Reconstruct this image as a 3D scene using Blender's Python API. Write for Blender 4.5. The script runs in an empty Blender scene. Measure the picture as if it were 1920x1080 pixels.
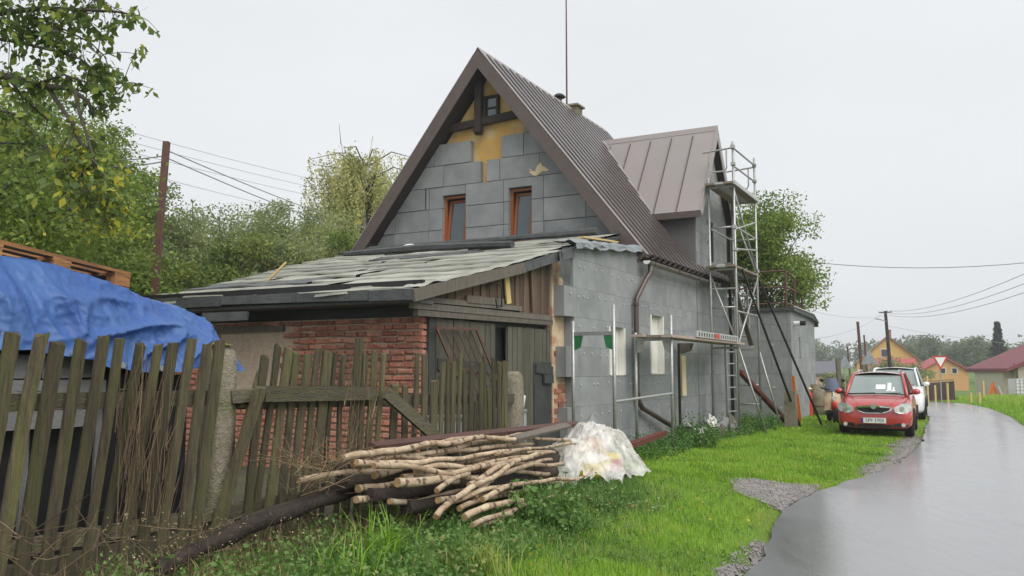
import bpy, bmesh, math, random
import numpy as np
from mathutils import Vector, Matrix, noise

random.seed(7)
rng = np.random.default_rng(7)
scene = bpy.context.scene
COL = scene.collection

# ------------------------------------------------------------------ camera
cam_d = bpy.data.cameras.new("camera")
cam = bpy.data.objects.new("camera", cam_d)
COL.objects.link(cam)
cam.location = (0, 0, 1.6)
cam.rotation_euler = (math.radians(90 + 5.395), 0, 0)
cam_d.sensor_width = 36
cam_d.lens = 36 * 1620 / 1920
cam_d.clip_start = 0.05
cam_d.clip_end = 3000
scene.camera = cam

# ------------------------------------------------------------------ overcast sky
SUN_EL, SUN_ROT = math.radians(50), math.radians(146)
world = bpy.data.worlds.new("World")
scene.world = world
world.use_nodes = True
wn = world.node_tree
wn.nodes.clear()
w_out = wn.nodes.new("ShaderNodeOutputWorld")
w_mix = wn.nodes.new("ShaderNodeMixShader")
w_sky = wn.nodes.new("ShaderNodeTexSky")
w_sky.sky_type = 'NISHITA'
w_sky.sun_disc = False
w_sky.sun_elevation = SUN_EL
w_sky.sun_rotation = SUN_ROT
w_sky.dust_density = 4
w_b1 = wn.nodes.new("ShaderNodeBackground")
w_b1.inputs[1].default_value = 0.05
w_b2 = wn.nodes.new("ShaderNodeBackground")
w_b2.inputs[1].default_value = 1.0
w_tc = wn.nodes.new("ShaderNodeTexCoord")
w_mp = wn.nodes.new("ShaderNodeMapping")
w_mp.inputs['Scale'].default_value = (1, 1, 2.6)
w_no = wn.nodes.new("ShaderNodeTexNoise")
w_no.inputs['Scale'].default_value = 1.6
w_no.inputs['Detail'].default_value = 5
w_rp = wn.nodes.new("ShaderNodeValToRGB")
w_rp.color_ramp.elements[0].position = 0.3
w_rp.color_ramp.elements[0].color = (0.405, 0.420, 0.432, 1)
w_rp.color_ramp.elements[1].position = 0.7
w_rp.color_ramp.elements[1].color = (0.455, 0.466, 0.478, 1)
wn.links.new(w_tc.outputs['Generated'], w_mp.inputs[0])
wn.links.new(w_mp.outputs[0], w_no.inputs['Vector'])
wn.links.new(w_no.outputs[0], w_rp.inputs[0])
wn.links.new(w_rp.outputs[0], w_b2.inputs[0])
wn.links.new(w_sky.outputs[0], w_b1.inputs[0])
w_mix.inputs[0].default_value = 0.95
wn.links.new(w_b1.outputs[0], w_mix.inputs[1])
wn.links.new(w_b2.outputs[0], w_mix.inputs[2])
wn.links.new(w_mix.outputs[0], w_out.inputs[0])

sun_d = bpy.data.lights.new("sun", 'SUN')
sun_d.energy = 1.5
sun_d.angle = math.radians(60)
sun_d.color = (1.0, 0.97, 0.93)
sun = bpy.data.objects.new("sun", sun_d)
COL.objects.link(sun)
sun.rotation_euler = (math.radians(90) - SUN_EL, 0, math.radians(34))

scene.view_settings.view_transform = 'Standard'
scene.view_settings.look = 'None'
scene.view_settings.exposure = 1.0
scene.view_settings.gamma = 1.0

# ------------------------------------------------------------------ frames
A = math.radians(28.1)                 # heading of the house's long axis
U = Vector((math.sin(A), math.cos(A), 0))
V = Vector((-math.cos(A), math.sin(A), 0))
O = Vector((0.853, 14.1, 0))
ROT = math.atan2(U.y, U.x)


def L2W(t, s, z=0.0):
    return O + U * t + V * s + Vector((0, 0, z))


def sm(a, b, x):
    x = np.clip((np.asarray(x, float) - a) / (b - a), 0, 1)
    return x * x * (3 - 2 * x)


# road edges (metres, world), and the lie of the land
LE = np.array([(-2.2, -6), (0.3, 3), (1.2, 5.2), (1.81, 6.91), (2.22, 7.69), (2.62, 8.9), (3.04, 9.95), (3.51, 10.74), (4.4, 12.09),
               (5.55, 13.43), (7.12, 15.81), (9.03, 19.24), (11.5, 24.3), (13.7, 28.6), (17.0, 36), (20.8, 46), (25.2, 60), (30, 78)])
RE = np.array([(3.0, -6), (5.2, 3), (6.1, 5.2), (7.0, 7.6), (7.9, 9.9), (9.2, 12.6), (10.6, 15.8), (12.3, 19.3), (14.6, 25), (16.6, 29),
               (20.0, 36.5), (24.2, 46.5), (29.2, 60), (34.5, 78)])


def xl(y): return np.interp(y, LE[:, 1], LE[:, 0])
def xr(y): return np.interp(y, RE[:, 1], RE[:, 0])


def far_dip(y):
    return -1.15 * sm(30, 88, y)


def terrain(x, y):
    x = np.asarray(x, float)
    y = np.asarray(y, float)
    dl = xl(y) - x
    dr = x - xr(y)
    z = far_dip(y)
    z = z + 0.27 * sm(0.0, 2.4, dl) * (1 - 0.78 * sm(10.5, 15.5, y)) * (1 - sm(30, 60, y))
    z = z + 0.16 * sm(0.3, 3, dr) * sm(5, 10, y)
    z = z - 0.05 * (sm(-0.25, 0.05, -dl) * sm(-0.25, 0.05, -dr)) * (y < 80)
    hill = sm(150, 420, y) * 4 * (1 + 0.3 * np.sin(x * 0.011 + 1.3))
    return z + hill


def th(x, y): return float(terrain(x, y))


# ------------------------------------------------------------------ materials
def mat(name, c1, c2=None, rough=0.85, scale=6.0, bump=0.0, bscale=60.0, metal=0.0, spec=0.4, rnd=0.0, stretch=(1, 1, 1),
        c3=None, s3=2.5, a3=0.5, coat=0.0, p=(0.3, 0.7), bstretch=None):
    m = bpy.data.materials.new(name)
    m.use_nodes = True
    nt = m.node_tree
    N, K = nt.nodes, nt.links
    b = N['Principled BSDF']
    b.inputs['Roughness'].default_value = rough
    b.inputs['Metallic'].default_value = metal
    b.inputs['Specular IOR Level'].default_value = spec
    b.inputs['Coat Weight'].default_value = coat
    if c2 is None:
        c2 = tuple(v * 0.8 for v in c1)
    tc = N.new('ShaderNodeTexCoord')
    mp = N.new('ShaderNodeMapping')
    mp.inputs['Scale'].default_value = stretch
    K.new(tc.outputs['Object'], mp.inputs[0])
    if rnd:
        oi = N.new('ShaderNodeObjectInfo')
        mul = N.new('ShaderNodeMath')
        mul.operation = 'MULTIPLY'
        mul.inputs[1].default_value = 37.0
        K.new(oi.outputs['Random'], mul.inputs[0])
        cx = N.new('ShaderNodeCombineXYZ')
        K.new(mul.outputs[0], cx.inputs[0])
        K.new(mul.outputs[0], cx.inputs[1])
        K.new(cx.outputs[0], mp.inputs['Location'])
    n1 = N.new('ShaderNodeTexNoise')
    n1.inputs['Scale'].default_value = scale
    n1.inputs['Detail'].default_value = 8
    n1.inputs['Roughness'].default_value = 0.65
    K.new(mp.outputs[0], n1.inputs['Vector'])
    r = N.new('ShaderNodeValToRGB')
    r.color_ramp.elements[0].position = p[0]
    r.color_ramp.elements[1].position = p[1]
    r.color_ramp.elements[0].color = (*c1, 1)
    r.color_ramp.elements[1].color = (*c2, 1)
    K.new(n1.outputs[0], r.inputs[0])
    col = r.outputs[0]
    if c3 is not None:
        n3 = N.new('ShaderNodeTexNoise')
        n3.inputs['Scale'].default_value = s3
        n3.inputs['Detail'].default_value = 6
        K.new(mp.outputs[0], n3.inputs['Vector'])
        r3 = N.new('ShaderNodeValToRGB')
        r3.color_ramp.elements[0].position = 0.45
        r3.color_ramp.elements[0].color = (0, 0, 0, 1)
        r3.color_ramp.elements[1].position = 0.66
        r3.color_ramp.elements[1].color = (a3, a3, a3, 1)
        K.new(n3.outputs[0], r3.inputs[0])
        mx = N.new('ShaderNodeMix')
        mx.data_type = 'RGBA'
        K.new(r3.outputs[0], mx.inputs[0])
        K.new(col, mx.inputs[6])
        mx.inputs[7].default_value = (*c3, 1)
        col = mx.outputs[2]
    if rnd:
        hsv = N.new('ShaderNodeHueSaturation')
        mr = N.new('ShaderNodeMapRange')
        mr.inputs[3].default_value = 1 - rnd
        mr.inputs[4].default_value = 1 + rnd
        K.new(oi.outputs['Random'], mr.inputs[0])
        K.new(mr.outputs[0], hsv.inputs['Value'])
        K.new(col, hsv.inputs['Color'])
        col = hsv.outputs[0]
    K.new(col, b.inputs['Base Color'])
    if bump:
        n2 = N.new('ShaderNodeTexNoise')
        n2.inputs['Scale'].default_value = bscale
        n2.inputs['Detail'].default_value = 5
        K.new(mp.outputs[0], n2.inputs['Vector'])
        bp = N.new('ShaderNodeBump')
        bp.inputs['Strength'].default_value = min(1, bump)
        bp.inputs['Distance'].default_value = 0.02
        K.new(n2.outputs[0], bp.inputs['Height'])
        K.new(bp.outputs[0], b.inputs['Normal'])
    return m


def leaf_mat(name, cols, trans=0.45, rough=0.5):
    """foliage: colour runs along the per-leaf 'tint' attribute"""
    m = bpy.data.materials.new(name)
    m.use_nodes = True
    nt = m.node_tree
    N, K = nt.nodes, nt.links
    b = N['Principled BSDF']
    b.inputs['Roughness'].default_value = rough
    b.inputs['Specular IOR Level'].default_value = 0.35
    at = N.new('ShaderNodeAttribute')
    at.attribute_name = 'tint'
    r = N.new('ShaderNodeValToRGB')
    while len(r.color_ramp.elements) < len(cols):
        r.color_ramp.elements.new(0.5)
    for i, (pz, c) in enumerate(cols):
        r.color_ramp.elements[i].position = pz
        r.color_ramp.elements[i].color = (*c, 1)
    K.new(at.outputs['Fac'], r.inputs[0])
    K.new(r.outputs[0], b.inputs['Base Color'])
    tr = N.new('ShaderNodeBsdfTranslucent')
    K.new(r.outputs[0], tr.inputs[0])
    mx = N.new('ShaderNodeMixShader')
    mx.inputs[0].default_value = trans
    K.new(b.outputs[0], mx.inputs[1])
    K.new(tr.outputs[0], mx.inputs[2])
    K.new(mx.outputs[0], N['Material Output'].inputs[0])
    return m


MT = {}
MT['eps'] = mat('graphite_foam', (.215, .225, .23), (.262, .272, .276), rough=.9, scale=3, bump=.25, bscale=180, rnd=.07, c3=(.33, .34, .335), s3=2.0, a3=.55, spec=.2)
MT['ochre'] = mat('ochre_render', (.60, .36, .10), (.46, .29, .11), scale=4, bump=.3, bscale=30, c3=(.62, .50, .30), s3=3, a3=.6)
MT['brick'] = mat('red_brick', (.40, .148, .092), (.275, .112, .08), scale=9, bump=.7, bscale=45, rnd=.36, c3=(.40, .27, .19), s3=7, a3=.5)
MT['mortar'] = mat('lime_mortar', (.55, .44, .34), (.38, .29, .22), scale=12, bump=.9, bscale=50)
MT['plaster'] = mat('old_plaster', (.66, .54, .38), (.50, .37, .24), scale=5, bump=.6, bscale=30, c3=(.40, .17, .09), s3=4.5, a3=.75)
MT['masonry'] = mat('masonry', (.32, .25, .2), (.25, .19, .15), scale=4, bump=.4)
MT['roof'] = mat('brown_sheet_metal', (.078, .06, .056), (.062, .048, .045), rough=.3, scale=1.2, spec=.7, coat=.0, c3=(.12, .095, .088), s3=1.5, a3=.5)
MT['seam'] = mat('brown_seam_metal', (.285, .252, .242), (.26, .23, .22), rough=.42, scale=1.0, spec=.6, bump=.05, bscale=3, rnd=.05)
MT['brownboard'] = mat('brown_board', (.115, .088, .08), (.09, .068, .062), rough=.55, scale=4, bump=.1)
MT['darkbeam'] = mat('dark_beam', (.05, .038, .032), (.03, .024, .02), rough=.8, scale=5, stretch=(6, 6, .8), bump=.4)
MT['gutter'] = mat('brown_gutter', (.09, .058, .05), (.06, .04, .036), rough=.35, scale=3, spec=.6)
MT['guttergrey'] = mat('zinc_gutter', (.23, .21, .19), (.14, .12, .11), rough=.4, metal=.5, scale=6)
MT['winwood'] = mat('orange_window_wood', (.33, .115, .04), (.24, .075, .028), rough=.45, scale=6, stretch=(8, 8, 1), rnd=.1)
MT['glass'] = mat('window_glass', (.10, .12, .13), (.07, .085, .09), rough=.04, spec=1.0, metal=.45, scale=1)
MT['darkglass'] = mat('dark_pane', (.035, .04, .045), (.02, .022, .025), rough=.06, spec=.8, scale=1)
MT['white'] = mat('white_board', (.72, .71, .66), (.64, .63, .58), scale=3, bump=.08, c3=(.5, .46, .38), s3=2, a3=.3)
MT['washer'] = mat('grey_washer', (.5, .5, .49), (.36, .36, .35), rough=.6, scale=30)
MT['whiteplastic'] = mat('white_plastic', (.78, .79, .80), (.70, .71, .72), rough=.35, scale=3)
MT['foamseal'] = mat('expanding_foam', (.72, .60, .38), (.62, .50, .30), scale=25, bump=.8, bscale=40)
MT['felt'] = mat('weathered_felt', (.385, .38, .325), (.255, .26, .225), rough=.8, scale=2.2, bump=.35, bscale=14, rnd=.2, c3=(.17, .18, .15), s3=1.6, a3=.6)
MT['feltdark'] = mat('black_felt', (.05, .055, .056), (.105, .11, .11), rough=.55, scale=5, bump=.5, bscale=20, rnd=.2)
MT['greywood'] = mat('weathered_grey_wood', (.19, .165, .135), (.09, .078, .064), rough=.85, scale=5, stretch=(9, 9, .7), bump=.5, bscale=30, rnd=.25)
MT['brownwood'] = mat('weathered_brown_wood', (.16, .105, .07), (.075, .05, .036), rough=.85, scale=5, stretch=(9, 9, .7), bump=.5, bscale=30, rnd=.28)
MT['doorwood'] = mat('mossy_door_wood', (.125, .118, .086), (.062, .06, .047), rough=.85, scale=5, stretch=(9, 9, .7), bump=.4, bscale=30, rnd=.2)
MT['doordark'] = mat('dark_door_panel', (.055, .058, .056), (.034, .036, .035), rough=.7, scale=4, bump=.2)
MT['picket'] = mat('mossy_picket_wood', (.125, .10, .058), (.040, .034, .022), rough=.9, scale=7, stretch=(7, 7, .55), bump=.9, bscale=24, rnd=.42, c3=(.115, .12, .038), s3=3.0, a3=.65)
MT['rail'] = mat('mossy_rail_wood', (.14, .12, .082), (.065, .055, .04), rough=.9, scale=7, stretch=(1, 6, 6), bump=.8, bscale=24, rnd=.2, c3=(.10, .11, .035), s3=4, a3=.6)
MT['moss'] = mat('yellow_moss', (.20, .19, .03), (.10, .11, .02), scale=25, bump=1, bscale=60)
MT['concrete'] = mat('weathered_concrete', (.33, .29, .22), (.16, .14, .105), rough=.95, scale=28, bump=1, bscale=70, c3=(.13, .13, .05), s3=3.5, a3=.7)
MT['birch'] = None
MT['barkdark'] = mat('dark_bark', (.05, .035, .026), (.022, .016, .013), scale=9, bump=1, bscale=30, rnd=.2)
MT['bark'] = mat('grey_bark', (.10, .085, .065), (.045, .038, .03), scale=8, bump=.8, bscale=25)
MT['birchbark'] = mat('white_birch_bark', (.5, .48, .43), (.14, .12, .1), scale=6, stretch=(1, 1, 3), p=(.5, .7))
MT['cutwood'] = mat('cut_wood_end', (.42, .28, .14), (.28, .17, .08), scale=14, bump=.3)
MT['redboard'] = mat('red_brown_board', (.12, .055, .045), (.07, .035, .03), rough=.6, scale=7, bump=.4, stretch=(.7, 5, 5))
MT['redsteel'] = mat('red_primer_steel', (.16, .035, .028), (.09, .024, .02), rough=.5, scale=6)
MT['rust'] = mat('rusty_steel', (.13, .058, .042), (.08, .04, .032), rough=.6, scale=10, bump=.15)
MT['blacksteel'] = mat('black_steel', (.022, .02, .02), (.04, .034, .032), rough=.45, metal=.3, scale=8)
MT['galv'] = mat('galvanised_steel', (.44, .45, .44), (.30, .31, .31), rough=.42, metal=.55, scale=14, c3=(.5, .48, .4), s3=20, a3=.5)
MT['galvgreen'] = mat('green_paint_steel', (.03, .2, .07), (.02, .13, .05), rough=.5)
MT['alu'] = mat('alu_deck', (.55, .55, .53), (.40, .40, .38), rough=.45, metal=.4, scale=9)
MT['deckwood'] = mat('scaffold_plank', (.30, .24, .19), (.18, .14, .11), scale=6, stretch=(.8, 8, 8), bump=.3, rnd=.2)
MT['pinkplank'] = mat('pale_pink_plank', (.46, .36, .32), (.33, .26, .22), scale=6, stretch=(.8, 8, 8), bump=.3)
MT['pine'] = mat('fresh_pine', (.62, .47, .22), (.5, .36, .15), scale=5, stretch=(8, 8, .8))
MT['pallet'] = mat('pallet_wood', (.44, .21, .075), (.25, .115, .045), scale=6, stretch=(.8, 6, 6), bump=.4, rnd=.25, c3=(.14, .08, .05), s3=3, a3=.5)
MT['tarp'] = mat('blue_tarpaulin', (.03, .078, .25), (.046, .11, .31), rough=.42, scale=3, bump=.12, bscale=70, spec=.3, c3=(.06, .135, .31), s3=1.9, a3=.6)
MT['blackfoil'] = mat('black_foil', (.012, .012, .013), (.022, .022, .024), rough=.5, scale=5, bump=.3, bscale=12)
MT['greyblock'] = mat('grey_block', (.22, .22, .22), (.17, .17, .17), scale=8, bump=.4, rnd=.12)
MT['bluegrey'] = mat('blue_grey_sheet', (.12, .15, .2), (.09, .11, .15), scale=3)
MT['zinc'] = mat('zinc_barrel', (.33, .36, .38), (.22, .24, .26), rough=.45, metal=.4, scale=5, c3=(.16, .14, .11), s3=4, a3=.5)
MT['bluebarrel'] = mat('pale_blue_barrel', (.34, .38, .43), (.26, .29, .34), rough=.5, scale=5)
MT['orange'] = mat('orange_plastic', (.62, .17, .03), (.5, .13, .025), rough=.5, scale=5)
MT['black'] = mat('black_rubber', (.012, .012, .012), (.02, .02, .02), rough=.8, scale=20)
MT['yellow'] = mat('yellow_print', (.72, .55, .03), (.62, .46, .03), rough=.5)
MT['red'] = mat('red_print', (.55, .05, .03), (.45, .04, .03), rough=.5)


def birch_material():
    m = mat('birch_pole_bark', (.54, .44, .31), (.30, .21, .135), scale=9, stretch=(1, 1, 1), bump=.5, bscale=35, rnd=.18, c3=(.17, .10, .06), s3=5, a3=.6)
    nt = m.node_tree
    N, K = nt.nodes, nt.links
    b = N['Principled BSDF']
    src = b.inputs['Base Color'].links[0].from_socket
    at = N.new('ShaderNodeAttribute')
    at.attribute_name = 'tint'            # runs along the pole, in metres
    w = N.new('ShaderNodeTexNoise')
    w.noise_dimensions = '1D'
    w.inputs['Scale'].default_value = 13
    w.inputs['Detail'].default_value = 3
    oi = N.new('ShaderNodeObjectInfo')
    ad = N.new('ShaderNodeMath')
    ad.operation = 'MULTIPLY_ADD'
    ad.inputs[1].default_value = 50
    K.new(oi.outputs['Random'], ad.inputs[0])
    K.new(at.outputs['Fac'], ad.inputs[2])
    K.new(ad.outputs[0], w.inputs['W'])
    r = N.new('ShaderNodeValToRGB')
    r.color_ramp.elements[0].position = .60
    r.color_ramp.elements[0].color = (0, 0, 0, 1)
    r.color_ramp.elements[1].position = .76
    r.color_ramp.elements[1].color = (.85, .85, .85, 1)
    n3 = N.new('ShaderNodeTexNoise')
    n3.inputs['Scale'].default_value = 16
    n3.inputs['Detail'].default_value = 4
    tc = N['Texture Coordinate']
    K.new(tc.outputs['Object'], n3.inputs['Vector'])
    av = N.new('ShaderNodeMath')
    av.operation = 'MULTIPLY_ADD'
    av.inputs[1].default_value = 1.5
    av.inputs[2].default_value = -.76
    K.new(n3.outputs[0], av.inputs[0])
    sm_ = N.new('ShaderNodeMath')
    sm_.operation = 'ADD'
    K.new(w.outputs[0], sm_.inputs[0])
    K.new(av.outputs[0], sm_.inputs[1])
    K.new(sm_.outputs[0], r.inputs[0])
    mx = N.new('ShaderNodeMix')
    mx.data_type = 'RGBA'
    K.new(r.outputs[0], mx.inputs[0])
    K.new(src, mx.inputs[6])
    mx.inputs[7].default_value = (.06, .035, .025, 1)
    K.new(mx.outputs[2], b.inputs['Base Color'])
    return m


MT['birch'] = birch_material()

MT['leafA'] = leaf_mat('leaves_mid_green', [(0, (.07, .11, .025)), (.5, (.17, .24, .05)), (.85, (.32, .37, .07)), (1, (.58, .5, .07))])
MT['leafB'] = leaf_mat('leaves_fresh_green', [(0, (.10, .16, .03)), (.5, (.22, .31, .055)), (.85, (.38, .44, .08)), (1, (.58, .52, .07))])
MT['leafC'] = leaf_mat('leaves_dull_green', [(0, (.14, .18, .075)), (.5, (.27, .325, .125)), (.85, (.38, .41, .15)), (1, (.58, .5, .12))])
MT['leafBirch'] = leaf_mat('leaves_weeping_birch', [(0, (.27, .30, .11)), (.5, (.46, .47, .18)), (.85, (.58, .53, .20)), (1, (.64, .52, .16))])
MT['leafNear'] = leaf_mat('leaves_pear', [(0, (.065, .105, .03)), (.45, (.13, .20, .042)), (.75, (.30, .34, .05)), (1, (.62, .52, .05))], trans=.4)
MT['leafFar'] = leaf_mat('leaves_far', [(0, (.12, .155, .09)), (.5, (.19, .23, .125)), (1, (.30, .31, .15))])
MT['leafConifer'] = leaf_mat('conifer_needles', [(0, (.02, .04, .025)), (1, (.05, .075, .045))], trans=.1)
MT['grass'] = leaf_mat('grass_blades', [(0, (.11, .21, .02)), (.45, (.26, .46, .038)), (.8, (.33, .50, .06)), (.93, (.36, .42, .09)), (1, (.5, .43, .18))], trans=.4)
MT['weed'] = leaf_mat('weed_leaves', [(0, (.05, .12, .025)), (.5, (.105, .22, .045)), (.8, (.19, .29, .08)), (1, (.4, .34, .15))], trans=.35)
MT['dry'] = leaf_mat('dry_stalks', [(0, (.09, .06, .04)), (.5, (.22, .155, .09)), (1, (.46, .38, .21))], trans=.15, rough=.8)

# ------------------------------------------------------------------ building helpers
BASE = {}


def tag(o, label=None, cat=None, group=None, kind=None):
    if label: o['label'] = label
    if cat: o['category'] = cat
    if group: o['group'] = group
    if kind: o['kind'] = kind
    return o


def thing(name, label, cat, base=(0, 0, 0), frame='W', group=None, rotz=None):
    """Empty at a thing's base; frame 'L' means house-axis coordinates (t, s, z)"""
    o = bpy.data.objects.new(name, None)
    COL.objects.link(o)
    o.empty_display_size = 0.2
    b = Vector(base)
    o.location = L2W(*b) if frame == 'L' else b
    o.rotation_euler = (0, 0, rotz if rotz is not None else (ROT if frame == 'L' else 0))
    BASE[o.name] = b if rotz is None else Vector((0, 0, 0))
    tag(o, label, cat, group)
    return o


def root_base(o):
    while o.parent is not None:
        o = o.parent
    return BASE.get(o.name, Vector((0, 0, 0)))


def link(o, parent=None):
    COL.objects.link(o)
    if parent is not None:
        o.parent = parent
    return o


class MB:
    def __init__(self):
        self.v, self.f, self.t = [], [], []

    def add(self, vs, fs, tint=0.5):
        n = len(self.v)
        self.v += [tuple(v) for v in vs]
        self.f += [tuple(i + n for i in f) for f in fs]
        self.t += [tint] * len(vs)
        return self

    def box(self, a, b, jit=0.0):
        x0, y0, z0 = a
        x1, y1, z1 = b
        vs = [(x0, y0, z0), (x1, y0, z0), (x1, y1, z0), (x0, y1, z0), (x0, y0, z1), (x1, y0, z1), (x1, y1, z1), (x0, y1, z1)]
        if jit:
            vs = [tuple(c + random.uniform(-jit, jit) for c in v) for v in vs]
        return self.add(vs, [(0, 3, 2, 1), (4, 5, 6, 7), (0, 1, 5, 4), (1, 2, 6, 5), (2, 3, 7, 6), (3, 0, 4, 7)])

    def bar(self, p0, p1, w, h, up=(0, 0, 1), taper=1.0, jit=0.0):
        """rectangular bar from p0 to p1, w across, h along 'up'"""
        p0, p1 = Vector(p0), Vector(p1)
        d = (p1 - p0).normalized()
        u = Vector(up)
        if abs(d.dot(u)) > .97:
            u = Vector((1, 0, 0))
        sd = d.cross(u).normalized()
        u = sd.cross(d).normalized()
        vs = []
        for p, k in ((p0, 1), (p1, taper)):
            for a, b in ((-1, -1), (1, -1), (1, 1), (-1, 1)):
                q = p + sd * (a * w / 2 * k) + u * (b * h / 2 * k)
                vs.append(tuple(c + random.uniform(-jit, jit) for c in q))
        return self.add(vs, [(0, 3, 2, 1), (4, 5, 6, 7), (0, 1, 5, 4), (1, 2, 6, 5), (2, 3, 7, 6), (3, 0, 4, 7)])

    def tube(self, pts, r, n=8, cap=True, tints=None):
        pts = [Vector(p) for p in pts]
        rs = r if isinstance(r, (list, tuple)) else [r] * len(pts)
        k = len(self.v)
        prev = None
        for i, p in enumerate(pts):
            d = (pts[min(i + 1, len(pts) - 1)] - pts[max(i - 1, 0)])
            d = d.normalized() if d.length > 1e-9 else Vector((0, 0, 1))
            if prev is None:
                a = Vector((0, 0, 1)) if abs(d.z) < .9 else Vector((1, 0, 0))
                sd = d.cross(a).normalized()
            else:
                sd = (prev - d * prev.dot(d))
                sd = sd.normalized() if sd.length > 1e-6 else d.orthogonal().normalized()
            prev = sd
            u = d.cross(sd)
            for j in range(n):
                an = 2 * math.pi * j / n
                self.v.append(tuple(p + (sd * math.cos(an) + u * math.sin(an)) * rs[i]))
                self.t.append(tints[i] if tints else .5)
        for i in range(len(pts) - 1):
            for j in range(n):
                a = k + i * n + j
                b = k + i * n + (j + 1) % n
                self.f.append((a, b, b + n, a + n))
        if cap:
            self.f.append(tuple(k + j for j in reversed(range(n))))
            self.f.append(tuple(k + (len(pts) - 1) * n + j for j in range(n)))
        return self

    def prism(self, poly, axis, a, b):
        """extrude 2-D poly along axis 0/1/2 from a to b; poly gives the two other coordinates in order"""
        n = len(poly)

        def mk(p, h):
            q = list(p)
            q.insert(axis, h)
            return tuple(q)
        vs = [mk(p, a) for p in poly] + [mk(p, b) for p in poly]
        fs = [tuple(reversed(range(n))), tuple(range(n, 2 * n))] + [(i, (i + 1) % n, n + (i + 1) % n, n + i) for i in range(n)]
        return self.add(vs, fs)

    def lathe(self, prof, c=(0, 0, 0), n=16, axis=2):
        k = len(self.v)
        for r, h in prof:
            for j in range(n):
                an = 2 * math.pi * j / n
                x, y = r * math.cos(an), r * math.sin(an)
                q = [(x, y, h), (h, x, y), (x, h, y)][(2, 0, 1).index(axis)] if axis != 2 else (x, y, h)
                self.v.append((c[0] + q[0], c[1] + q[1], c[2] + q[2]))
                self.t.append(.5)
        m = len(prof)
        for i in range(m - 1):
            for j in range(n):
                a = k + i * n + j
                b = k + i * n + (j + 1) % n
                self.f.append((a, b, b + n, a + n))
        self.f.append(tuple(k + j for j in reversed(range(n))))
        self.f.append(tuple(k + (m - 1) * n + j for j in range(n)))
        return self

    def grid(self, fn, nu, nv):
        k = len(self.v)
        for i in range(nu + 1):
            for j in range(nv + 1):
                self.v.append(tuple(fn(i / nu, j / nv)))
                self.t.append(.5)
        for i in range(nu):
            for j in range(nv):
                a = k + i * (nv + 1) + j
                self.f.append((a, a + nv + 1, a + nv + 2, a + 1))
        return self

    def build(self, name, m, parent=None, smooth=False, base=None, frame='W', fix=True):
        """parent: verts are in the frame of the parent's thing. No parent: a one-mesh thing with its origin at base"""
        off = root_base(parent) if parent is not None else Vector(base or (0, 0, 0))
        me = bpy.data.meshes.new(name)
        me.from_pydata([(x - off.x, y - off.y, z - off.z) for x, y, z in self.v], [], self.f)
        me.materials.append(MT[m] if isinstance(m, str) else m)
        if fix:
            bm = bmesh.new()
            bm.from_mesh(me)
            bmesh.ops.recalc_face_normals(bm, faces=bm.faces)
            bm.to_mesh(me)
            bm.free()
        if len(set(self.t)) > 1:
            at = me.attributes.new('tint', 'FLOAT', 'POINT')
            at.data.foreach_set('value', np.array(self.t, np.float32))
        if smooth:
            me.polygons.foreach_set('use_smooth', [True] * len(me.polygons))
        me.update()
        o = bpy.data.objects.new(name, me)
        link(o, parent)
        if parent is None:
            o.location = L2W(*off) if frame == 'L' else off
            o.rotation_euler = (0, 0, ROT if frame == 'L' else 0)
        return o


def np_mesh(name, verts, quads, tint, m, parent=None, loc=(0, 0, 0)):
    verts = np.asarray(verts, np.float32).reshape(-1, 3)
    if parent is not None:
        verts = verts - np.array(root_base(parent), np.float32)
    else:
        verts = verts - np.array(loc, np.float32)
    me = bpy.data.meshes.new(name)
    k = quads.shape[1]
    me.vertices.add(len(verts))
    me.vertices.foreach_set('co', verts.ravel())
    me.loops.add(quads.size)
    me.loops.foreach_set('vertex_index', quads.astype(np.int32).ravel())
    me.polygons.add(len(quads))
    me.polygons.foreach_set('loop_start', np.arange(0, quads.size, k, dtype=np.int32))
    me.update(calc_edges=True)
    if tint is not None:
        at = me.attributes.new('tint', 'FLOAT', 'POINT')
        at.data.foreach_set('value', np.asarray(tint, np.float32))
    me.materials.append(MT[m])
    o = bpy.data.objects.new(name, me)
    link(o, parent)
    if parent is None:
        o.location = loc
    return o


def leaf_arrays(P, size, tint, hang=0.0, aspect=.55, R=None):
    """diamond leaves with a fold; returns verts (N*4) and quads"""
    R = R or rng
    n = len(P)
    d = R.normal(size=(n, 3))
    d[:, 2] = d[:, 2] * .7 - hang * 1.5
    d /= np.linalg.norm(d, axis=1)[:, None]
    w = R.normal(size=(n, 3))
    w -= (w * d).sum(1)[:, None] * d
    w /= np.linalg.norm(w, axis=1)[:, None]
    s = np.asarray(size)[:, None] if np.ndim(size) else size
    a = P
    b = P + d * s * .45 + w * s * aspect / 2
    c = P + d * s
    e = P + d * s * .45 - w * s * aspect / 2
    vs = np.stack([a, b, c, e], 1).reshape(-1, 3)
    return vs, np.arange(n * 4).reshape(-1, 4), np.repeat(tint, 4)


def leaves(name, P, size, tint, m, parent=None, hang=0.0, aspect=.55, loc=(0, 0, 0)):
    v, q, t = leaf_arrays(np.asarray(P, float), size, np.asarray(tint, float), hang, aspect)
    return np_mesh(name, v, q, t, m, parent, loc)


def text_mesh(s, size, name, m, parent, M4, ext=.002):
    c = bpy.data.curves.new(name, 'FONT')
    c.body = s
    c.size = size
    c.extrude = ext
    c.align_x = 'CENTER'
    c.align_y = 'CENTER'
    o = bpy.data.objects.new('tmp_text', c)
    COL.objects.link(o)
    dg = bpy.context.evaluated_depsgraph_get()
    me = bpy.data.meshes.new_from_object(o.evaluated_get(dg))
    bpy.data.objects.remove(o)
    me.materials.clear()
    me.materials.append(MT[m])
    me.transform(M4)
    r = bpy.data.objects.new(name, me)
    return link(r, parent)


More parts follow.
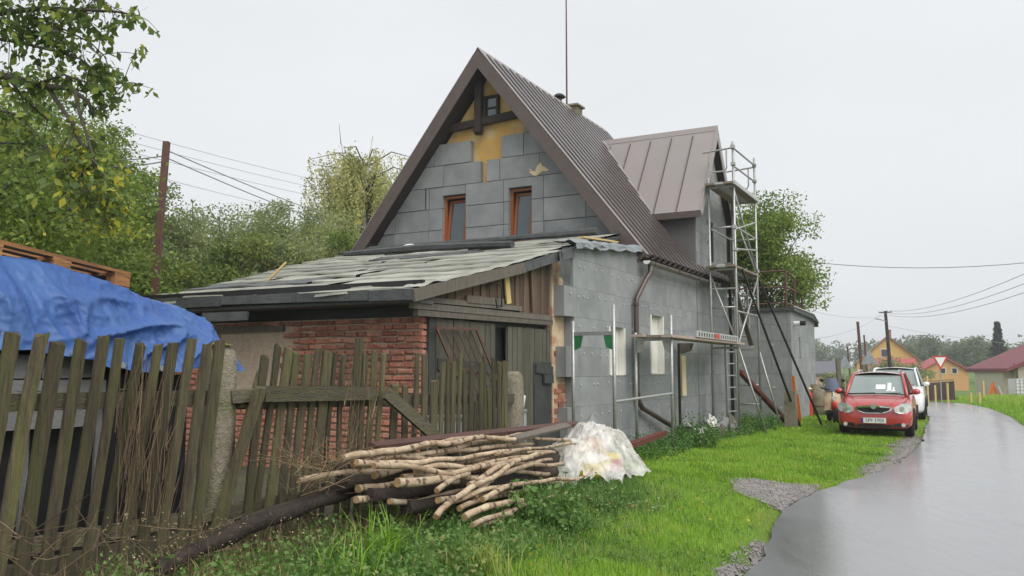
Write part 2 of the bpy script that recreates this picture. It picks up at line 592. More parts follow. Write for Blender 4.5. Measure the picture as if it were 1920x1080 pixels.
def clip(poly, a, b, c):
    """keep the part of a convex poly with a*x + b*y <= c"""
    out = []
    for i in range(len(poly)):
        p, q = poly[i], poly[(i + 1) % len(poly)]
        dp, dq = a * p[0] + b * p[1] - c, a * q[0] + b * q[1] - c
        if dp <= 0: out.append(p)
        if dp * dq < 0:
            k = dp / (dp - dq)
            out.append((p[0] + (q[0] - p[0]) * k, p[1] + (q[1] - p[1]) * k))
    return out if len(out) > 2 else []


def area(poly):
    return abs(sum(p[0] * q[1] - q[0] * p[1] for p, q in zip(poly, poly[1:] + poly[:1]))) / 2 if poly else 0


def subtract(poly, r):
    x0, y0, x1, y1 = r
    xs, ys = [p[0] for p in poly], [p[1] for p in poly]
    if max(xs) <= x0 or min(xs) >= x1 or max(ys) <= y0 or min(ys) >= y1:
        return [poly]
    mid = clip(clip(poly, -1, 0, -x0), 1, 0, x1)
    parts = [clip(poly, 1, 0, x0), clip(poly, -1, 0, -x1)]
    if mid:
        parts += [clip(mid, 0, 1, y0), clip(mid, 0, -1, -y1)]
    return [q for q in parts if area(q) > .004]

# ================================================================== SETTING
def ground_sheet():
    xs = np.unique(np.concatenate([np.linspace(-400, -40, 25), np.linspace(-40, -10, 31), np.linspace(-10, 26, 181), np.linspace(26, 60, 52), np.linspace(60, 420, 25)]))
    ys = np.unique(np.concatenate([np.linspace(-20, 3, 12), np.linspace(3, 34, 156), np.linspace(34, 100, 67), np.linspace(100, 700, 41)]))
    X, Y = np.meshgrid(xs, ys, indexing='ij')
    Z = terrain(X, Y)
    near = (Y > 2) & (Y < 34)
    rough = np.array([noise.noise(Vector((x * 1.3, y * 1.3, 0))) for x, y in zip(X.ravel(), Y.ravel())]).reshape(X.shape)
    off = (xl(Y) - X > .3) | (X - xr(Y) > .3)
    Z = Z + np.where(near & off, rough * .012, 0)
    nx, ny = X.shape
    idx = np.arange(nx * ny).reshape(nx, ny)
    q = np.stack([idx[:-1, :-1], idx[1:, :-1], idx[1:, 1:], idx[:-1, 1:]], -1).reshape(-1, 4)
    o = np_mesh('ground', np.stack([X, Y, Z], -1).reshape(-1, 3), q, None, 'lawn')
    o.data.polygons.foreach_set('use_smooth', [True] * len(o.data.polygons))
    tag(o, kind='structure')


MT['lawn'] = mat('lawn_soil', (.08, .16, .022), (.12, .20, .035), rough=.95, scale=2.2, bump=.6, bscale=25, c3=(.10, .085, .04), s3=.8, a3=.35)


def road_material():
    m = mat('wet_asphalt', (.10, .102, .104), (.08, .082, .084), rough=.2, scale=1.2, spec=.8, coat=.9)
    nt = m.node_tree
    N, K = nt.nodes, nt.links
    b = N['Principled BSDF']
    b.inputs['IOR'].default_value = 2.0
    b.inputs['Coat Roughness'].default_value = .16
    b.inputs['Coat IOR'].default_value = 1.6
    tc = N['Texture Coordinate']
    # damp, duller edges and patches; fine grain
    at = N.new('ShaderNodeAttribute')
    at.attribute_name = 'tint'
    n = N.new('ShaderNodeTexNoise')
    n.inputs['Scale'].default_value = .9
    n.inputs['Detail'].default_value = 7
    n.inputs['Roughness'].default_value = .6
    mpr = N.new('ShaderNodeMapping')
    mpr.inputs['Rotation'].default_value = (0, 0, math.radians(25))
    mpr.inputs['Scale'].default_value = (1.6, .28, 1)
    K.new(tc.outputs['Object'], mpr.inputs[0])
    K.new(mpr.outputs[0], n.inputs['Vector'])
    ad = N.new('ShaderNodeMath')
    ad.operation = 'ADD'
    n5 = N.new('ShaderNodeTexNoise')
    n5.inputs['Scale'].default_value = 5
    n5.inputs['Detail'].default_value = 6
    K.new(mpr.outputs[0], n5.inputs['Vector'])
    m5 = N.new('ShaderNodeMath')
    m5.operation = 'MULTIPLY_ADD'
    m5.inputs[1].default_value = .55
    m5.inputs[2].default_value = -.27
    K.new(n5.outputs[0], m5.inputs[0])
    a5 = N.new('ShaderNodeMath')
    a5.operation = 'ADD'
    K.new(m5.outputs[0], a5.inputs[0])
    K.new(at.outputs['Fac'], a5.inputs[1])
    K.new(a5.outputs[0], ad.inputs[0])
    K.new(n.outputs[0], ad.inputs[1])
    r = N.new('ShaderNodeMapRange')
    r.inputs[1].default_value = .45
    r.inputs[2].default_value = 1.15
    r.inputs[3].default_value = .13
    r.inputs[4].default_value = .62
    K.new(ad.outputs[0], r.inputs[0])
    K.new(r.outputs[0], b.inputs['Roughness'])
    r2 = N.new('ShaderNodeMapRange')
    r2.inputs[1].default_value = .7
    r2.inputs[2].default_value = 1.25
    r2.inputs[3].default_value = .85
    r2.inputs[4].default_value = .05
    K.new(ad.outputs[0], r2.inputs[0])
    K.new(r2.outputs[0], b.inputs['Coat Weight'])
    g = N.new('ShaderNodeTexNoise')
    g.inputs['Scale'].default_value = 55
    g.inputs['Detail'].default_value = 4
    K.new(tc.outputs['Object'], g.inputs['Vector'])
    bp = N.new('ShaderNodeBump')
    bp.inputs['Strength'].default_value = .3
    bp.inputs['Distance'].default_value = .012
    K.new(g.outputs[0], bp.inputs['Height'])
    K.new(bp.outputs[0], b.inputs['Normal'])
    return m


MT['road'] = road_material()


def road():
    ys = np.concatenate([np.arange(-6, 34, .2), np.arange(34, 78.1, 1)])
    nv = 14
    vs, ti = [], []
    for y in ys:
        a, b = float(xl(y)), float(xr(y))
        a += .10 * noise.noise(Vector((0, y * 1.7, 3))) + .06 * noise.noise(Vector((0, y * 5, 3)))
        for j in range(nv + 1):
            k = j / nv
            vs.append((a + (b - a) * k, y, float(far_dip(y)) + .012 + .03 * math.sin(math.pi * k)))
            d = min(k, 1 - k) * (b - a)
            ti.append(.45 * float(1 - sm(0, .9, d)) * (1 if y < 34 else .3))
    n = len(ys)
    idx = np.arange(n * (nv + 1)).reshape(n, nv + 1)
    q = np.stack([idx[:-1, :-1], idx[:-1, 1:], idx[1:, 1:], idx[1:, :-1]], -1).reshape(-1, 4)
    o = np_mesh('road', vs, q, ti, 'road')
    o.data.polygons.foreach_set('use_smooth', [True] * len(o.data.polygons))
    tag(o, kind='structure')


MT['gravel'] = mat('grey_gravel', (.30, .28, .27), (.17, .155, .15), rough=.9, scale=70, bump=1, bscale=90)
MT['stone'] = mat('gravel_stones', (.30, .28, .27), (.17, .155, .15), rough=.7, scale=6, rnd=.0)
MT['mud'] = mat('wet_mud', (.06, .042, .03), (.035, .027, .02), rough=.25, spec=.8, scale=5, bump=.4, bscale=20)

GRAVEL = [[(2.75, 10.9), (2.9, 11.7), (3.3, 12.05), (3.75, 12.0), (4.25, 12.1), (4.1, 11.75), (3.45, 10.75), (3.1, 10.1)],
          [(5.2, 13.5), (5.9, 14.6), (6.9, 16.2), (8.0, 18.6), (8.9, 20.1), (9.6, 21.5), (10.1, 21.6), (9.1, 19.3), (7.2, 15.85), (5.6, 13.4)],
          [(1.45, 6.0), (1.62, 7.0), (2.05, 7.9), (2.35, 8.4), (2.3, 7.75), (1.85, 6.9), (1.3, 5.4)]]


MUD = [[(7.25, 17.9), (7.55, 18.3), (8.0, 18.35), (8.1, 18.1), (7.7, 17.75)], [(8.35, 24.0), (8.8, 24.6), (9.2, 24.3), (9.0, 23.7)]]
GRAVEL += MUD


def in_poly(x, y, poly):
    c = False
    for (x0, y0), (x1, y1) in zip(poly, poly[1:] + poly[:1]):
        if (y0 > y) != (y1 > y) and x < (x1 - x0) * (y - y0) / (y1 - y0) + x0:
            c = not c
    return c


def gravel():
    for gi, poly in enumerate(GRAVEL):
        xs = [p[0] for p in poly]
        ys = [p[1] for p in poly]
        bm = bmesh.new()
        st = .07
        cache = {}

        def vert(i, j):
            if (i, j) not in cache:
                x, y = i * st, j * st
                cache[(i, j)] = bm.verts.new((x, y, th(x, y) + .016 + .010 * noise.noise(Vector((x * 5, y * 5, 0)))))
            return cache[(i, j)]
        for i in range(int(min(xs) / st) - 1, int(max(xs) / st) + 1):
            for j in range(int(min(ys) / st) - 1, int(max(ys) / st) + 1):
                x, y = (i + .5) * st, (j + .5) * st
                if in_poly(x + .28 * noise.noise(Vector((x * 2.2, y * 2.2, 1))) + .1 * noise.noise(Vector((x * 9, y * 9, 1))), y + .28 * noise.noise(Vector((x * 2.2, y * 2.2, 5))) + .1 * noise.noise(Vector((x * 9, y * 9, 5))), poly) and x < xl(y) - .02:
                    bm.faces.new([vert(i, j), vert(i + 1, j), vert(i + 1, j + 1), vert(i, j + 1)])
        for v in bm.verts:                # the rim sinks into the turf
            if v.is_boundary and v.co.x < xl(v.co.y) - .15:
                v.co.z -= .04
        me = bpy.data.meshes.new('gravel_verge')
        bm.to_mesh(me)
        bm.free()
        me.materials.append(MT['gravel' if poly not in MUD else 'mud'])
        me.name = 'gravel_verge' if poly not in MUD else 'mud_patch'
        o = link(bpy.data.objects.new(me.name.split('.')[0], me))
        tag(o, kind='structure')
    # loose stones
    R = np.random.default_rng(5)
    vs, fs, ti = [], [], []
    octa = np.array([(1, 0, 0), (0, 1, 0), (-1, 0, 0), (0, -1, 0), (0, 0, .7), (0, 0, -.7)])
    tri = np.array([(0, 1, 4), (1, 2, 4), (2, 3, 4), (3, 0, 4), (1, 0, 5), (2, 1, 5), (3, 2, 5), (0, 3, 5)])
    n = 0
    while n < 5200:
        poly = GRAVEL[R.choice(3, p=[.5, .35, .15])]
        xs = [p[0] for p in poly]
        ys = [p[1] for p in poly]
        x, y = R.uniform(min(xs) - .1, max(xs) + .1), R.uniform(min(ys) - .1, max(ys) + .1)
        if not in_poly(x, y, poly):
            continue
        if x > xl(y) + .1 * R.random(): continue
        s = R.uniform(.008, .022)
        o = octa * s * R.uniform(.6, 1.2, size=(6, 1))
        a = R.uniform(0, 6.3)
        o = o @ np.array([[math.cos(a), math.sin(a), 0], [-math.sin(a), math.cos(a), 0], [0, 0, 1]])
        vs.append(o + np.array([x, y, th(x, y) + .024]))
        fs.append(tri + n * 6)
        ti.append(np.full(6, R.random()))
        n += 1
    o = np_mesh('gravel_stones', np.concatenate(vs), np.concatenate(fs), np.concatenate(ti), 'stone')
    tag(o, 'loose grey gravel stones along the road edge', 'gravel', kind='stuff')


def yard():
    vs, fs = [], []
    n, m = 26, 16
    for i in range(n + 1):
        for j in range(m + 1):
            t, s_ = -14 + 14.5 * i / n, -1.12 + 9 * j / m
            p = L2W(t, s_)
            vs.append((p.x, p.y, th(p.x, p.y) + .045 + .02 * noise.noise(Vector((p.x * 2, p.y * 2, 0)))))
    for i in range(n):
        for j in range(m):
            a = i * (m + 1) + j
            fs.append((a, a + m + 1, a + m + 2, a + 1))
    o = MB().add(vs, fs).build('yard_soil', 'soil', None, smooth=True)
    tag(o, kind='structure')


MT['soil'] = mat('dark_yard_soil', (.05, .042, .03), (.085, .075, .045), rough=.95, scale=3, bump=.8, bscale=25, c3=(.06, .085, .025), s3=1.2, a3=.6)
yard()
ground_sheet()
road()
gravel()

# ================================================================== THE HOUSE (coordinates t, s, z)
EPS_T = .2
GT = 3.97                    # gable plane (board face)
APEX_S, APEX_Z, K = 3.73, 8.71, 1.262


def roof_z(s): return APEX_Z - K * abs(s - APEX_S)


MT['cheek'] = mat('dark_grey_cladding', (.15, .145, .145), (.125, .12, .12), rough=.8, scale=3, bump=.1)
house = thing('house', 'steep gabled house clad in grey insulation boards with brown metal roof and a dormer wing', 'house', (0, 0, 0), 'L')

# masonry cores
b = MB().box((-.05, EPS_T, -.3), (GT + EPS_T, 7.3, 3.45))
b.build('extension_wall', 'masonry', house)
b = MB().prism([(EPS_T, -.3), (7.3, -.3), (7.3, 4.15), (APEX_S, APEX_Z - .32), (EPS_T, 4.15)], 0, GT + .6, 10.9)
b.build('wall', 'masonry', house)


def boards(parent, plane, rows, openings, bounds, gap, jit, clips=(), seed=1, name='insulation_board', th_=EPS_T, phase=.5, m='eps', chips=0.0):
    """EPS boards on plane ('S', s0) facing -s or ('T', t0) facing -t; rows: [(z0, z1, a0, a1)]"""
    R = random.Random(seed)
    out = []
    for ri, (z0, z1, a0, a1) in enumerate(rows):
        x = a0
        first = True
        while x < a1 - .02:
            w = (1.0 if not first else (phase if ri % 2 else 1.0))
            first = False
            e = min(a1, x + w)
            if a1 - e < .15: e = a1
            polys = [[(x + gap, z0 + gap), (e - gap, z0 + gap), (e - gap, z1 - gap), (x + gap, z1 - gap)]]
            for c in clips:
                polys = [q for q in (clip(pp, *c) for pp in polys) if area(q) > .004]
            for r in openings:
                polys = [q for pp in polys for q in subtract(pp, r)]
            dj = R.uniform(-jit, jit)
            for pp in polys:
                if plane[0] == 'S':
                    mb = MB().prism(pp, 1, plane[1] + dj, plane[1] + th_)
                else:
                    mb = MB().prism(pp, 0, plane[1] + dj, plane[1] + th_)
                out.append(mb.build(name, m, parent))
            x = e
    return out


# road facade of extension and main body
W1, W2 = (1.97, 1.5, 2.76, 2.39), (4.26, 1.52, 5.1, 2.73)
rows = []
starts = {0: .12, 1: .1, 2: .42, 3: .06, 4: .40, 5: 0.0, 6: .37, 7: .37}
for k in range(8):
    z0 = -.02 + .5 * k
    z1 = min(z0 + .5, 3.95)
    rows.append((max(z0, .0), z1, starts[k], 7.7))
topclip = [(-.10, 1, 3.62), (0, 1, 3.93)]        # coping rises toward the gable
boards(house, ('S', 0.0), rows, [W1, W2], None, .0016, .002, clips=topclip, seed=3)


def dowels(parent, plane, spots, r=.019, name='fixing_washers'):
    mb = MB()
    for a, z in spots:
        n = 8
        ring = [(a + r * math.cos(6.283 * i / n), z + r * math.sin(6.283 * i / n)) for i in range(n)]
        mb.prism(ring, 1 if plane[0] == 'S' else 0, plane[1] - .012, plane[1] + .004)
    o = mb.build(name, 'washer', parent)
    tag(o, kind='stuff')


R = random.Random(11)
sp = []
for k in range(8):
    for h in (.25,):
        z = -.02 + .5 * k + h + .12
        x = starts[k] + .2
        while x < 7.6:
            xx, zz = x + R.uniform(-.06, .06), z + R.uniform(-.035, .035)
            lim = min(3.62 + .10 * xx, 3.93) - .08
            if zz < lim and not any(r[0] - .06 < xx < r[2] + .06 and r[1] - .06 < zz < r[3] + .06 for r in (W1, W2)):
                sp.append((xx, zz))
            x += R.choice((.22, .34, .5, .6))
dowels(house, ('S', -.004), sp)

# the two blanked ground-floor windows
for r in (W1, W2):
    w = MB().box((r[0] - .02, .11, r[1] - .02), (r[2] + .02, .16, r[3] + .02)).build('blanked_window', 'white', house)
    fr = MB()
    fr.box((r[0] - .012, -.012, r[1]), (r[0] + .045, .11, r[3]), .006)
    fr.box((r[2] - .045, -.012, r[1]), (r[2] + .012, .11, r[3]), .006)
    fr.box((r[0] + .046, -.006, r[1] - .012), (r[2] - .046, .11, r[1] + .02), .004)
    fr.build('reveal', 'white', w)

# raw end of the extension: plaster and patchy brick left of the boards
MB().box((-.06, .19, .2), (.62, .3, 3.42)).build('plaster_strip', 'plaster', house)
R = random.Random(4)
for k in range(24):
    z = .75 + .078 * k
    x = .0 + (.14 if k % 2 else 0)
    while x < .5:
        keep = (z < 1.3) or (R.random() < .35)
        if z > 2.05 and R.random() < .7: keep = False
        if keep:
            e = min(.5, x + R.uniform(.2, .27))
            MB().box((x, .165 + R.uniform(0, .012), z), (e, .22, z + .064), .006).build('brick', 'brick', house)
        x += .285

# gable boards (facing the garden): rows with the missing ones in the middle
G1, G2 = (4.31, 4.37, 4.93, 5.65), (2.59, 4.36, 3.17, 5.66)
ck = K
clips = [(ck, 1, APEX_Z - .22 + ck * APEX_S), (-ck, 1, APEX_Z - .22 - ck * APEX_S)]
grow = [(4.30, 4.84, .3, 7.3), (4.84, 5.35, -.2, 7.3), (5.35, 5.86, .3, 7.3), (5.86, 6.37, -.1, 3.74), (5.86, 6.37, 3.90, 7.3),
        (6.37, 6.88, 1.3, 3.36), (6.37, 6.88, 4.16, 7.0), (6.88, 7.22, 1.2, 2.78), (6.88, 7.08, 5.0, 6.5)]
boards(house, ('T', GT), grow, [G1, G2, (5.38, 5.40, 5.43, 5.84)], None, .007, .012, clips=clips, seed=8)
# ochre board and frame in the top of the gable
MB().prism([(1.6, 5.7), (5.9, 5.7), (5.9, roof_z(5.9) - .3), (APEX_S, APEX_Z - .3), (1.6, roof_z(1.6) - .3)], 0, GT + .13, GT + .21).build('ochre_panel', 'ochre', house)
MB().bar((GT + .02, 2.55, 7.36), (GT + .02, 5.25, 7.20), .10, .17).build('tie_beam', 'darkbeam', house)
MB().bar((GT - .03, 3.94, 6.98), (GT - .03, 3.94, 8.6), .17, .13, up=(1, 0, 0)).build('king_post', 'darkbeam', house)
MB().bar((GT - .07, 3.95, 7.02), (GT - .07, 3.93, 7.10), .2, .16, up=(1, 0, 0)).build('post_foot', 'darkbeam', house)
for s0, s1 in ((5.22, 4.9), (2.62, 2.85)):
    MB().bar((GT + .05, s0, 6.9), (GT + .05, s0, 7.3), .09, .09, up=(1, 0, 0)).build('strut', 'darkbeam', house)


def window(parent, a0, z0, a1, z1, plane, fw=.06, m='winwood', gl='glass', open_=0.0, mull=0, depth=.1, d0=.05, cross=0):
    """framed window facing -t ('T') or -s ('S')"""
    ax, p0 = (0, plane[1]) if plane[0] == 'T' else (1, plane[1])

    def bx(u0, v0, u1, v1, d_0, d_1):
        mb = MB()
        if ax == 0:
            mb.box((p0 + d_0, u0, v0), (p0 + d_1, u1, v1))
        else:
            mb.box((u0, p0 + d_0, v0), (u1, p0 + d_1, v1))
        return mb
    fr = MB()
    for q in ((a0, z0, a0 + fw, z1), (a1 - fw, z0, a1, z1), (a0 + fw, z0, a1 - fw, z0 + fw), (a0 + fw, z1 - fw, a1 - fw, z1)):
        t_ = bx(*q, d0, d0 + depth)
        fr.add(t_.v, t_.f)
    f = fr.build('window', m, parent)
    bx(a0 + fw, z0 + fw, a1 - fw, z1 - fw, d0 + depth * .5, d0 + depth * .6).build('pane', gl, f)
    if mull:
        bx((a0 + a1) / 2 - .02, z0 + fw, (a0 + a1) / 2 + .02, z1 - fw, d0 + .02, d0 + depth * .7).build('mullion', m, f)
    for c in range(cross):
        zz = z0 + (z1 - z0) * (c + 1) / (cross + 1)
        bx(a0 + fw, zz - .018, a1 - fw, zz + .018, d0 + .02, d0 + depth * .7).build('glazing_bar', m, f)
    return f


for i, r in enumerate((G1, G2)):
    x0, x1 = r[0], r[2]
    # dark room behind, frame, sash tilted inwards at the top
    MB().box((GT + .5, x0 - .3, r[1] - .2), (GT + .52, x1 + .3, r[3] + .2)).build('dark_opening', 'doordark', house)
    fr = MB()
    fw = .055
    fr.box((GT + .10, x0, r[1]), (GT + .17, x0 + fw, r[3] - .02))
    fr.box((GT + .10, x1 - fw, r[1]), (GT + .17, x1, r[3] - .02))
    fr.box((GT + .10, x0 + fw, r[1]), (GT + .17, x1 - fw, r[1] + fw))
    fr.box((GT + .10, x0 + fw, r[3] - fw - .02), (GT + .17, x1 - fw, r[3] - .02))
    f = fr.build('window', 'winwood', house)
    ang = .13
    zb, zt = r[1] + .06, r[3] - .1

    def sp_(s_, z_): return (GT + .12 + (z_ - zb) * ang, s_, z_)
    sash = MB()
    sash.bar(sp_(x0 + .09, zb), sp_(x0 + .09, zt), .06, .05, up=(1, 0, 0))
    sash.bar(sp_(x1 - .09, zb), sp_(x1 - .09, zt), .06, .05, up=(1, 0, 0))
    sash.bar(sp_(x0 + .12, zb + .03), sp_(x1 - .12, zb + .03), .05, .06)
    sash.bar(sp_(x0 + .12, zt - .03), sp_(x1 - .12, zt - .03), .05, .06)
    sash.build('sash', 'winwood', f)
    pn = MB()
    pn.add([sp_(x0 + .12, zb + .06), sp_(x1 - .12, zb + .06), sp_(x1 - .12, zt - .06), sp_(x0 + .12, zt - .06)], [(0, 1, 2, 3)])
    pn.build('pane', 'glass', f)
    ct = MB()
    ct.box((GT + .13, x1 - .05, zb + .25), (GT + .2, x1 - .012, zt - .05))
    MB().box((GT - .06, x0 - .02, r[1] - .05), (GT + .12, x1 + .02, r[1] - .004), .006).build('sill', 'brick', f)
MB().box((GT + .03, 3.175, 4.40), (GT + .13, 3.235, 5.6), .015).build('white_reveal', 'plaster', house)
MB().box((GT + .03, 4.935, 4.42), (GT + .13, 4.965, 5.2), .012).build('brick_reveal', 'brick', house)
window(house, 3.47, 7.3, 3.84, 7.88, ('T', GT), fw=.05, m='darkbeam', gl='glass', d0=.03, cross=1)
# daub of foam beside the right window
MB().grid(lambda u, v: (GT - .02 - .012 * math.sin(3 * u) * math.sin(3 * v), 2.20 + .42 * u + .05 * math.sin(9 * v), 5.90 + .11 * v + .05 * math.sin(7 * u) + (.10 * v if .3 < u < .6 else 0)), 9, 4).build('foam_daub', 'foamseal', house)
# two purlin ends under the verge
for s_, z_ in ((6.9, 4.52), (.72, 4.78)):
    MB().bar((GT - .34, s_, z_), (GT + .1, s_, z_), .19, .2).build('purlin_end', 'darkbeam', house)

# ---- main roof
T0, T1 = 3.55, 11.15
E0, E1 = -.13, 7.62


def slope_pt(t, s, up=0.0):
    """point on the roof surface, raised along the slope normal"""
    nl = math.hypot(1, K)
    sg = -1 if s < APEX_S else 1
    return (t, s + sg * up * K / nl, roof_z(s) + up / nl)


rib, sheetw = .36, 1.08
for side in (0, 1):
    se = E0 if side == 0 else E1
    t = T0 + .06
    while t < T1 - .05:
        e = min(T1, t + sheetw)
        prof = []
        x = t
        while x < e - .02:
            prof += [(x, .0), (x + .16, .0), (x + .17, .10), (x + .34, .10), (x + .35, .0)]
            x += rib
        prof.append((e, 0.0))
        mb = MB()
        n = len(prof)
        vs = []
        for s_ in (APEX_S, se):
            ss = s_ if s_ != APEX_S else APEX_S + (-.005 if side == 0 else .005)
            for (xx, h) in prof: vs.append(slope_pt(xx, ss, .02 + h))
        mb.add(vs, [(i, i + 1, n + i + 1, n + i) for i in range(n - 1)])
        mb.build('roof_sheet', 'roof', house, fix=False)
        t = e
# deck under the sheets, verge and ridge
for side in (0, 1):
    se = (E0 if side == 0 else E1)
    mb = MB()
    sg = -1 if side == 0 else 1
    a, c = slope_pt(T0 + .02, APEX_S + sg * .004, 0.012), slope_pt(T0 + .02, se, 0.012)
    a2, c2 = slope_pt(T0 + .02, APEX_S + sg * .004, -.13), slope_pt(T0 + .02, se + (.02 if side == 0 else -.02), -.13)
    vs = [a, c, c2, a2] + [(T1, *p[1:]) for p in (a, c, c2, a2)]
    mb.add(vs, [(0, 1, 2, 3), (7, 6, 5, 4), (0, 4, 5, 1), (1, 5, 6, 2), (2, 6, 7, 3)])
    mb.build('roof_deck', 'darkbeam', house)
    # barge board
    a, c = slope_pt(T0, APEX_S, .07), slope_pt(T0, se, .07)
    a2, c2 = slope_pt(T0, APEX_S, -.20), slope_pt(T0, se, -.20)
    a2 = (a2[0], APEX_S, APEX_Z - .20 * math.hypot(1, K) )
    a = (a[0], APEX_S, APEX_Z + .07 * math.hypot(1, K))
    c2 = (c2[0], c2[1] + (.0 if side == 0 else 0), c2[2])
    vs = [a, c, c2, a2] + [(p[0] - .03, *p[1:]) for p in (a, c, c2, a2)]
    MB().add(vs, [(3, 2, 1, 0), (4, 5, 6, 7), (0, 1, 5, 4), (1, 2, 6, 5), (2, 3, 7, 6)]).build('barge_board', 'brownboard', house)
    # verge trim lying on the sheets
    p0, p1 = slope_pt(T0 + .035, APEX_S + sg * .03, .095), slope_pt(T0 + .035, se, .095)
    MB().bar(p0, p1, .12, .02, up=(0, sg * K / 1.61, 1 / 1.61)).build('verge_trim', 'seam', house)
rc = [(APEX_S - .16, roof_z(APEX_S - .16) + .14), (APEX_S, APEX_Z + .15), (APEX_S + .16, roof_z(APEX_S + .16) + .14), (APEX_S, APEX_Z + .17)]
MB().prism([rc[0], rc[1], rc[2], rc[3]], 0, T0 - .03, T1).build('ridge_cap', 'seam', house)
# soffit between barge board and gable boards is the deck; gutter
gz, gs = roof_z(E0) - .075, E0 - .075
gp = [(gs + .075 * math.cos(a), gz + .075 * math.sin(a)) for a in [math.pi + math.pi * i / 10 for i in range(11)]]
gp2 = [(gs + .062 * math.cos(a), gz + .062 * math.sin(a)) for a in [2 * math.pi - math.pi * i / 10 for i in range(11)]]
g = MB().prism(gp + gp2, 0, T0 - .05, 8.95).build('gutter', 'guttergrey', house, smooth=False)
MB().prism([(p[0], p[1]) for p in gp], 0, T0 - .056, T0 - .047).build('gutter_end', 'whiteplastic', g)
for t_ in np.arange(T0 + .3, 8.9, .8):
    MB().bar((t_, gs - .085, gz + .01), (t_, gs - .06, gz - .07), .03, .008, up=(0, 1, 0)).build('gutter_bracket', 'gutter', g)
# downpipe: out of the gutter, back to the wall, down, then away along the wall foot
dp = [(3.72, gs, gz - .05), (3.72, gs, gz - .22), (3.60, gs + .05, gz - .36), (3.32, -.13, gz - .62), (3.2, -.09, gz - .78), (3.18, -.09, gz - 1.1), (3.18, -.09, 1.2),
      (3.22, -.1, 1.0), (3.36, -.12, .86), (4.9, -.22, .42)]
MB().tube(dp, .052, 10).build('downpipe', 'gutter', house, smooth=True)
for z_ in (2.85, 1.7):
    MB().tube([(3.18, -.09, z_), (3.18, -.09, z_ + .05)], .062, 10).build('pipe_clip', 'gutter', house)

# coping of the extension's road side: crumpled flashing and a loose board
mb = MB()


def cop(u, v):
    t_ = .25 + 3.3 * u
    z_ = 3.63 + .10 * t_ + .03 * noise.noise(Vector((t_ * 2.5, v, 2)))
    prof = [(.3, .09), (.02, .11), (-.10, .06), (-.12, -.04)]
    i = min(int(v * 3), 2)
    k = v * 3 - i
    s_ = prof[i][0] * (1 - k) + prof[i + 1][0] * k
    h_ = prof[i][1] * (1 - k) + prof[i + 1][1] * k
    w = .03 * noise.noise(Vector((t_ * 6, v * 5, 4))) * (1.6 if u < .4 else .5)
    return (t_, s_ + w, z_ + h_ + w)


mb.grid(cop, 40, 9).build('coping_flashing', 'zinc', house)
MB().bar((1.0, .12, 3.92), (2.75, .16, 4.06), .12, .03).build('loose_batten', 'pine', house)

# ---- chimney, vent cap and aerial on the ridge
ch = MB().box((8.75, 3.6, 8.0), (9.15, 4.0, 8.93), .01).build('chimney', 'concrete', house)
MB().box((8.69, 3.54, 8.945), (9.21, 4.06, 9.0), .01).build('chimney_top', 'concrete', ch)
v_ = MB().lathe([(.075, 8.3), (.075, 9.03)], (8.15, 3.85, 0), 12).build('vent_pipe', 'blacksteel', house)
MB().lathe([(.16, 9.02), (.18, 9.04), (.12, 9.11), (.02, 9.15)], (8.15, 3.85, 0), 14).build('vent_cap', 'blacksteel', v_)
MB().tube([(8.98, 4.0, 8.3), (8.98, 4.0, 10.6), (8.98, 4.0, 13.6)], [.03, .024, .015], 8).build('aerial_mast', 'rust', house)

# ---- dormer wing (cross gable facing the road)
WC0, WC1, WM, WE = 7.7, 10.62, 9.16, 5.52
WKZ, WKK = 7.86, 1.42


def wz(t): return WKZ - WKK * abs(t - WM)


MB().prism([(WC0 + .02, 3.3), (WC1 - .02, 3.3), (WC1 - .02, 5.6), (WM, WKZ - .3), (WC0 + .02, 5.6)], 1, .07, 3.0).build('wing_wall', 'masonry', house)
MB().box((WC0 + .02, .07, -.2), (WC1, .18, 3.3)).build('wing_base_wall', 'masonry', house)
wrows = [(-.02 + .5 * k, -.02 + .5 * k + .5, WC0, WC1) for k in range(16)]
WW = (8.72, 4.35, 9.3, 5.4)
WA = (8.55, 6.2, 8.85, 6.85)
wclips = [(WKK, 1, WKZ - .15 + WKK * WM), (-WKK, 1, WKZ - .15 - WKK * WM)]
boards(house, ('S', -.02), wrows, [WW, WA], None, .003, .003, clips=wclips, seed=21, th_=.09)
sp = []
for k in range(12):
    x = WC0 + .25
    while x < WC1 - .1:
        sp.append((x + R.uniform(-.07, .07), .3 + .5 * k + R.uniform(-.04, .04)))
        x += R.choice((.3, .45, .55))
sp = [q for q in sp if not (WW[0] - .05 < q[0] < WW[2] + .05 and WW[1] - .05 < q[1] < WW[3] + .05) and q[1] < wz(q[0]) - .3]
dowels(house, ('S', -.024), sp, r=.016)
window(house, *WW, ('S', -.02), fw=.06, m='darkbeam', gl='darkglass', d0=.02, depth=.07)
window(house, *WA, ('S', -.02), fw=.05, m='darkbeam', gl='darkglass', d0=.02, depth=.07)
MB().box((WC0 - .03, .0, 4.0), (WC0 + .015, 2.6, 5.6)).build('wing_cheek', 'cheek', house)
MB().bar((WC1 + .06, -.08, .3), (WC1 + .06, -.08, 5.3), .08, .08).build('wing_downpipe', 'blacksteel', house)
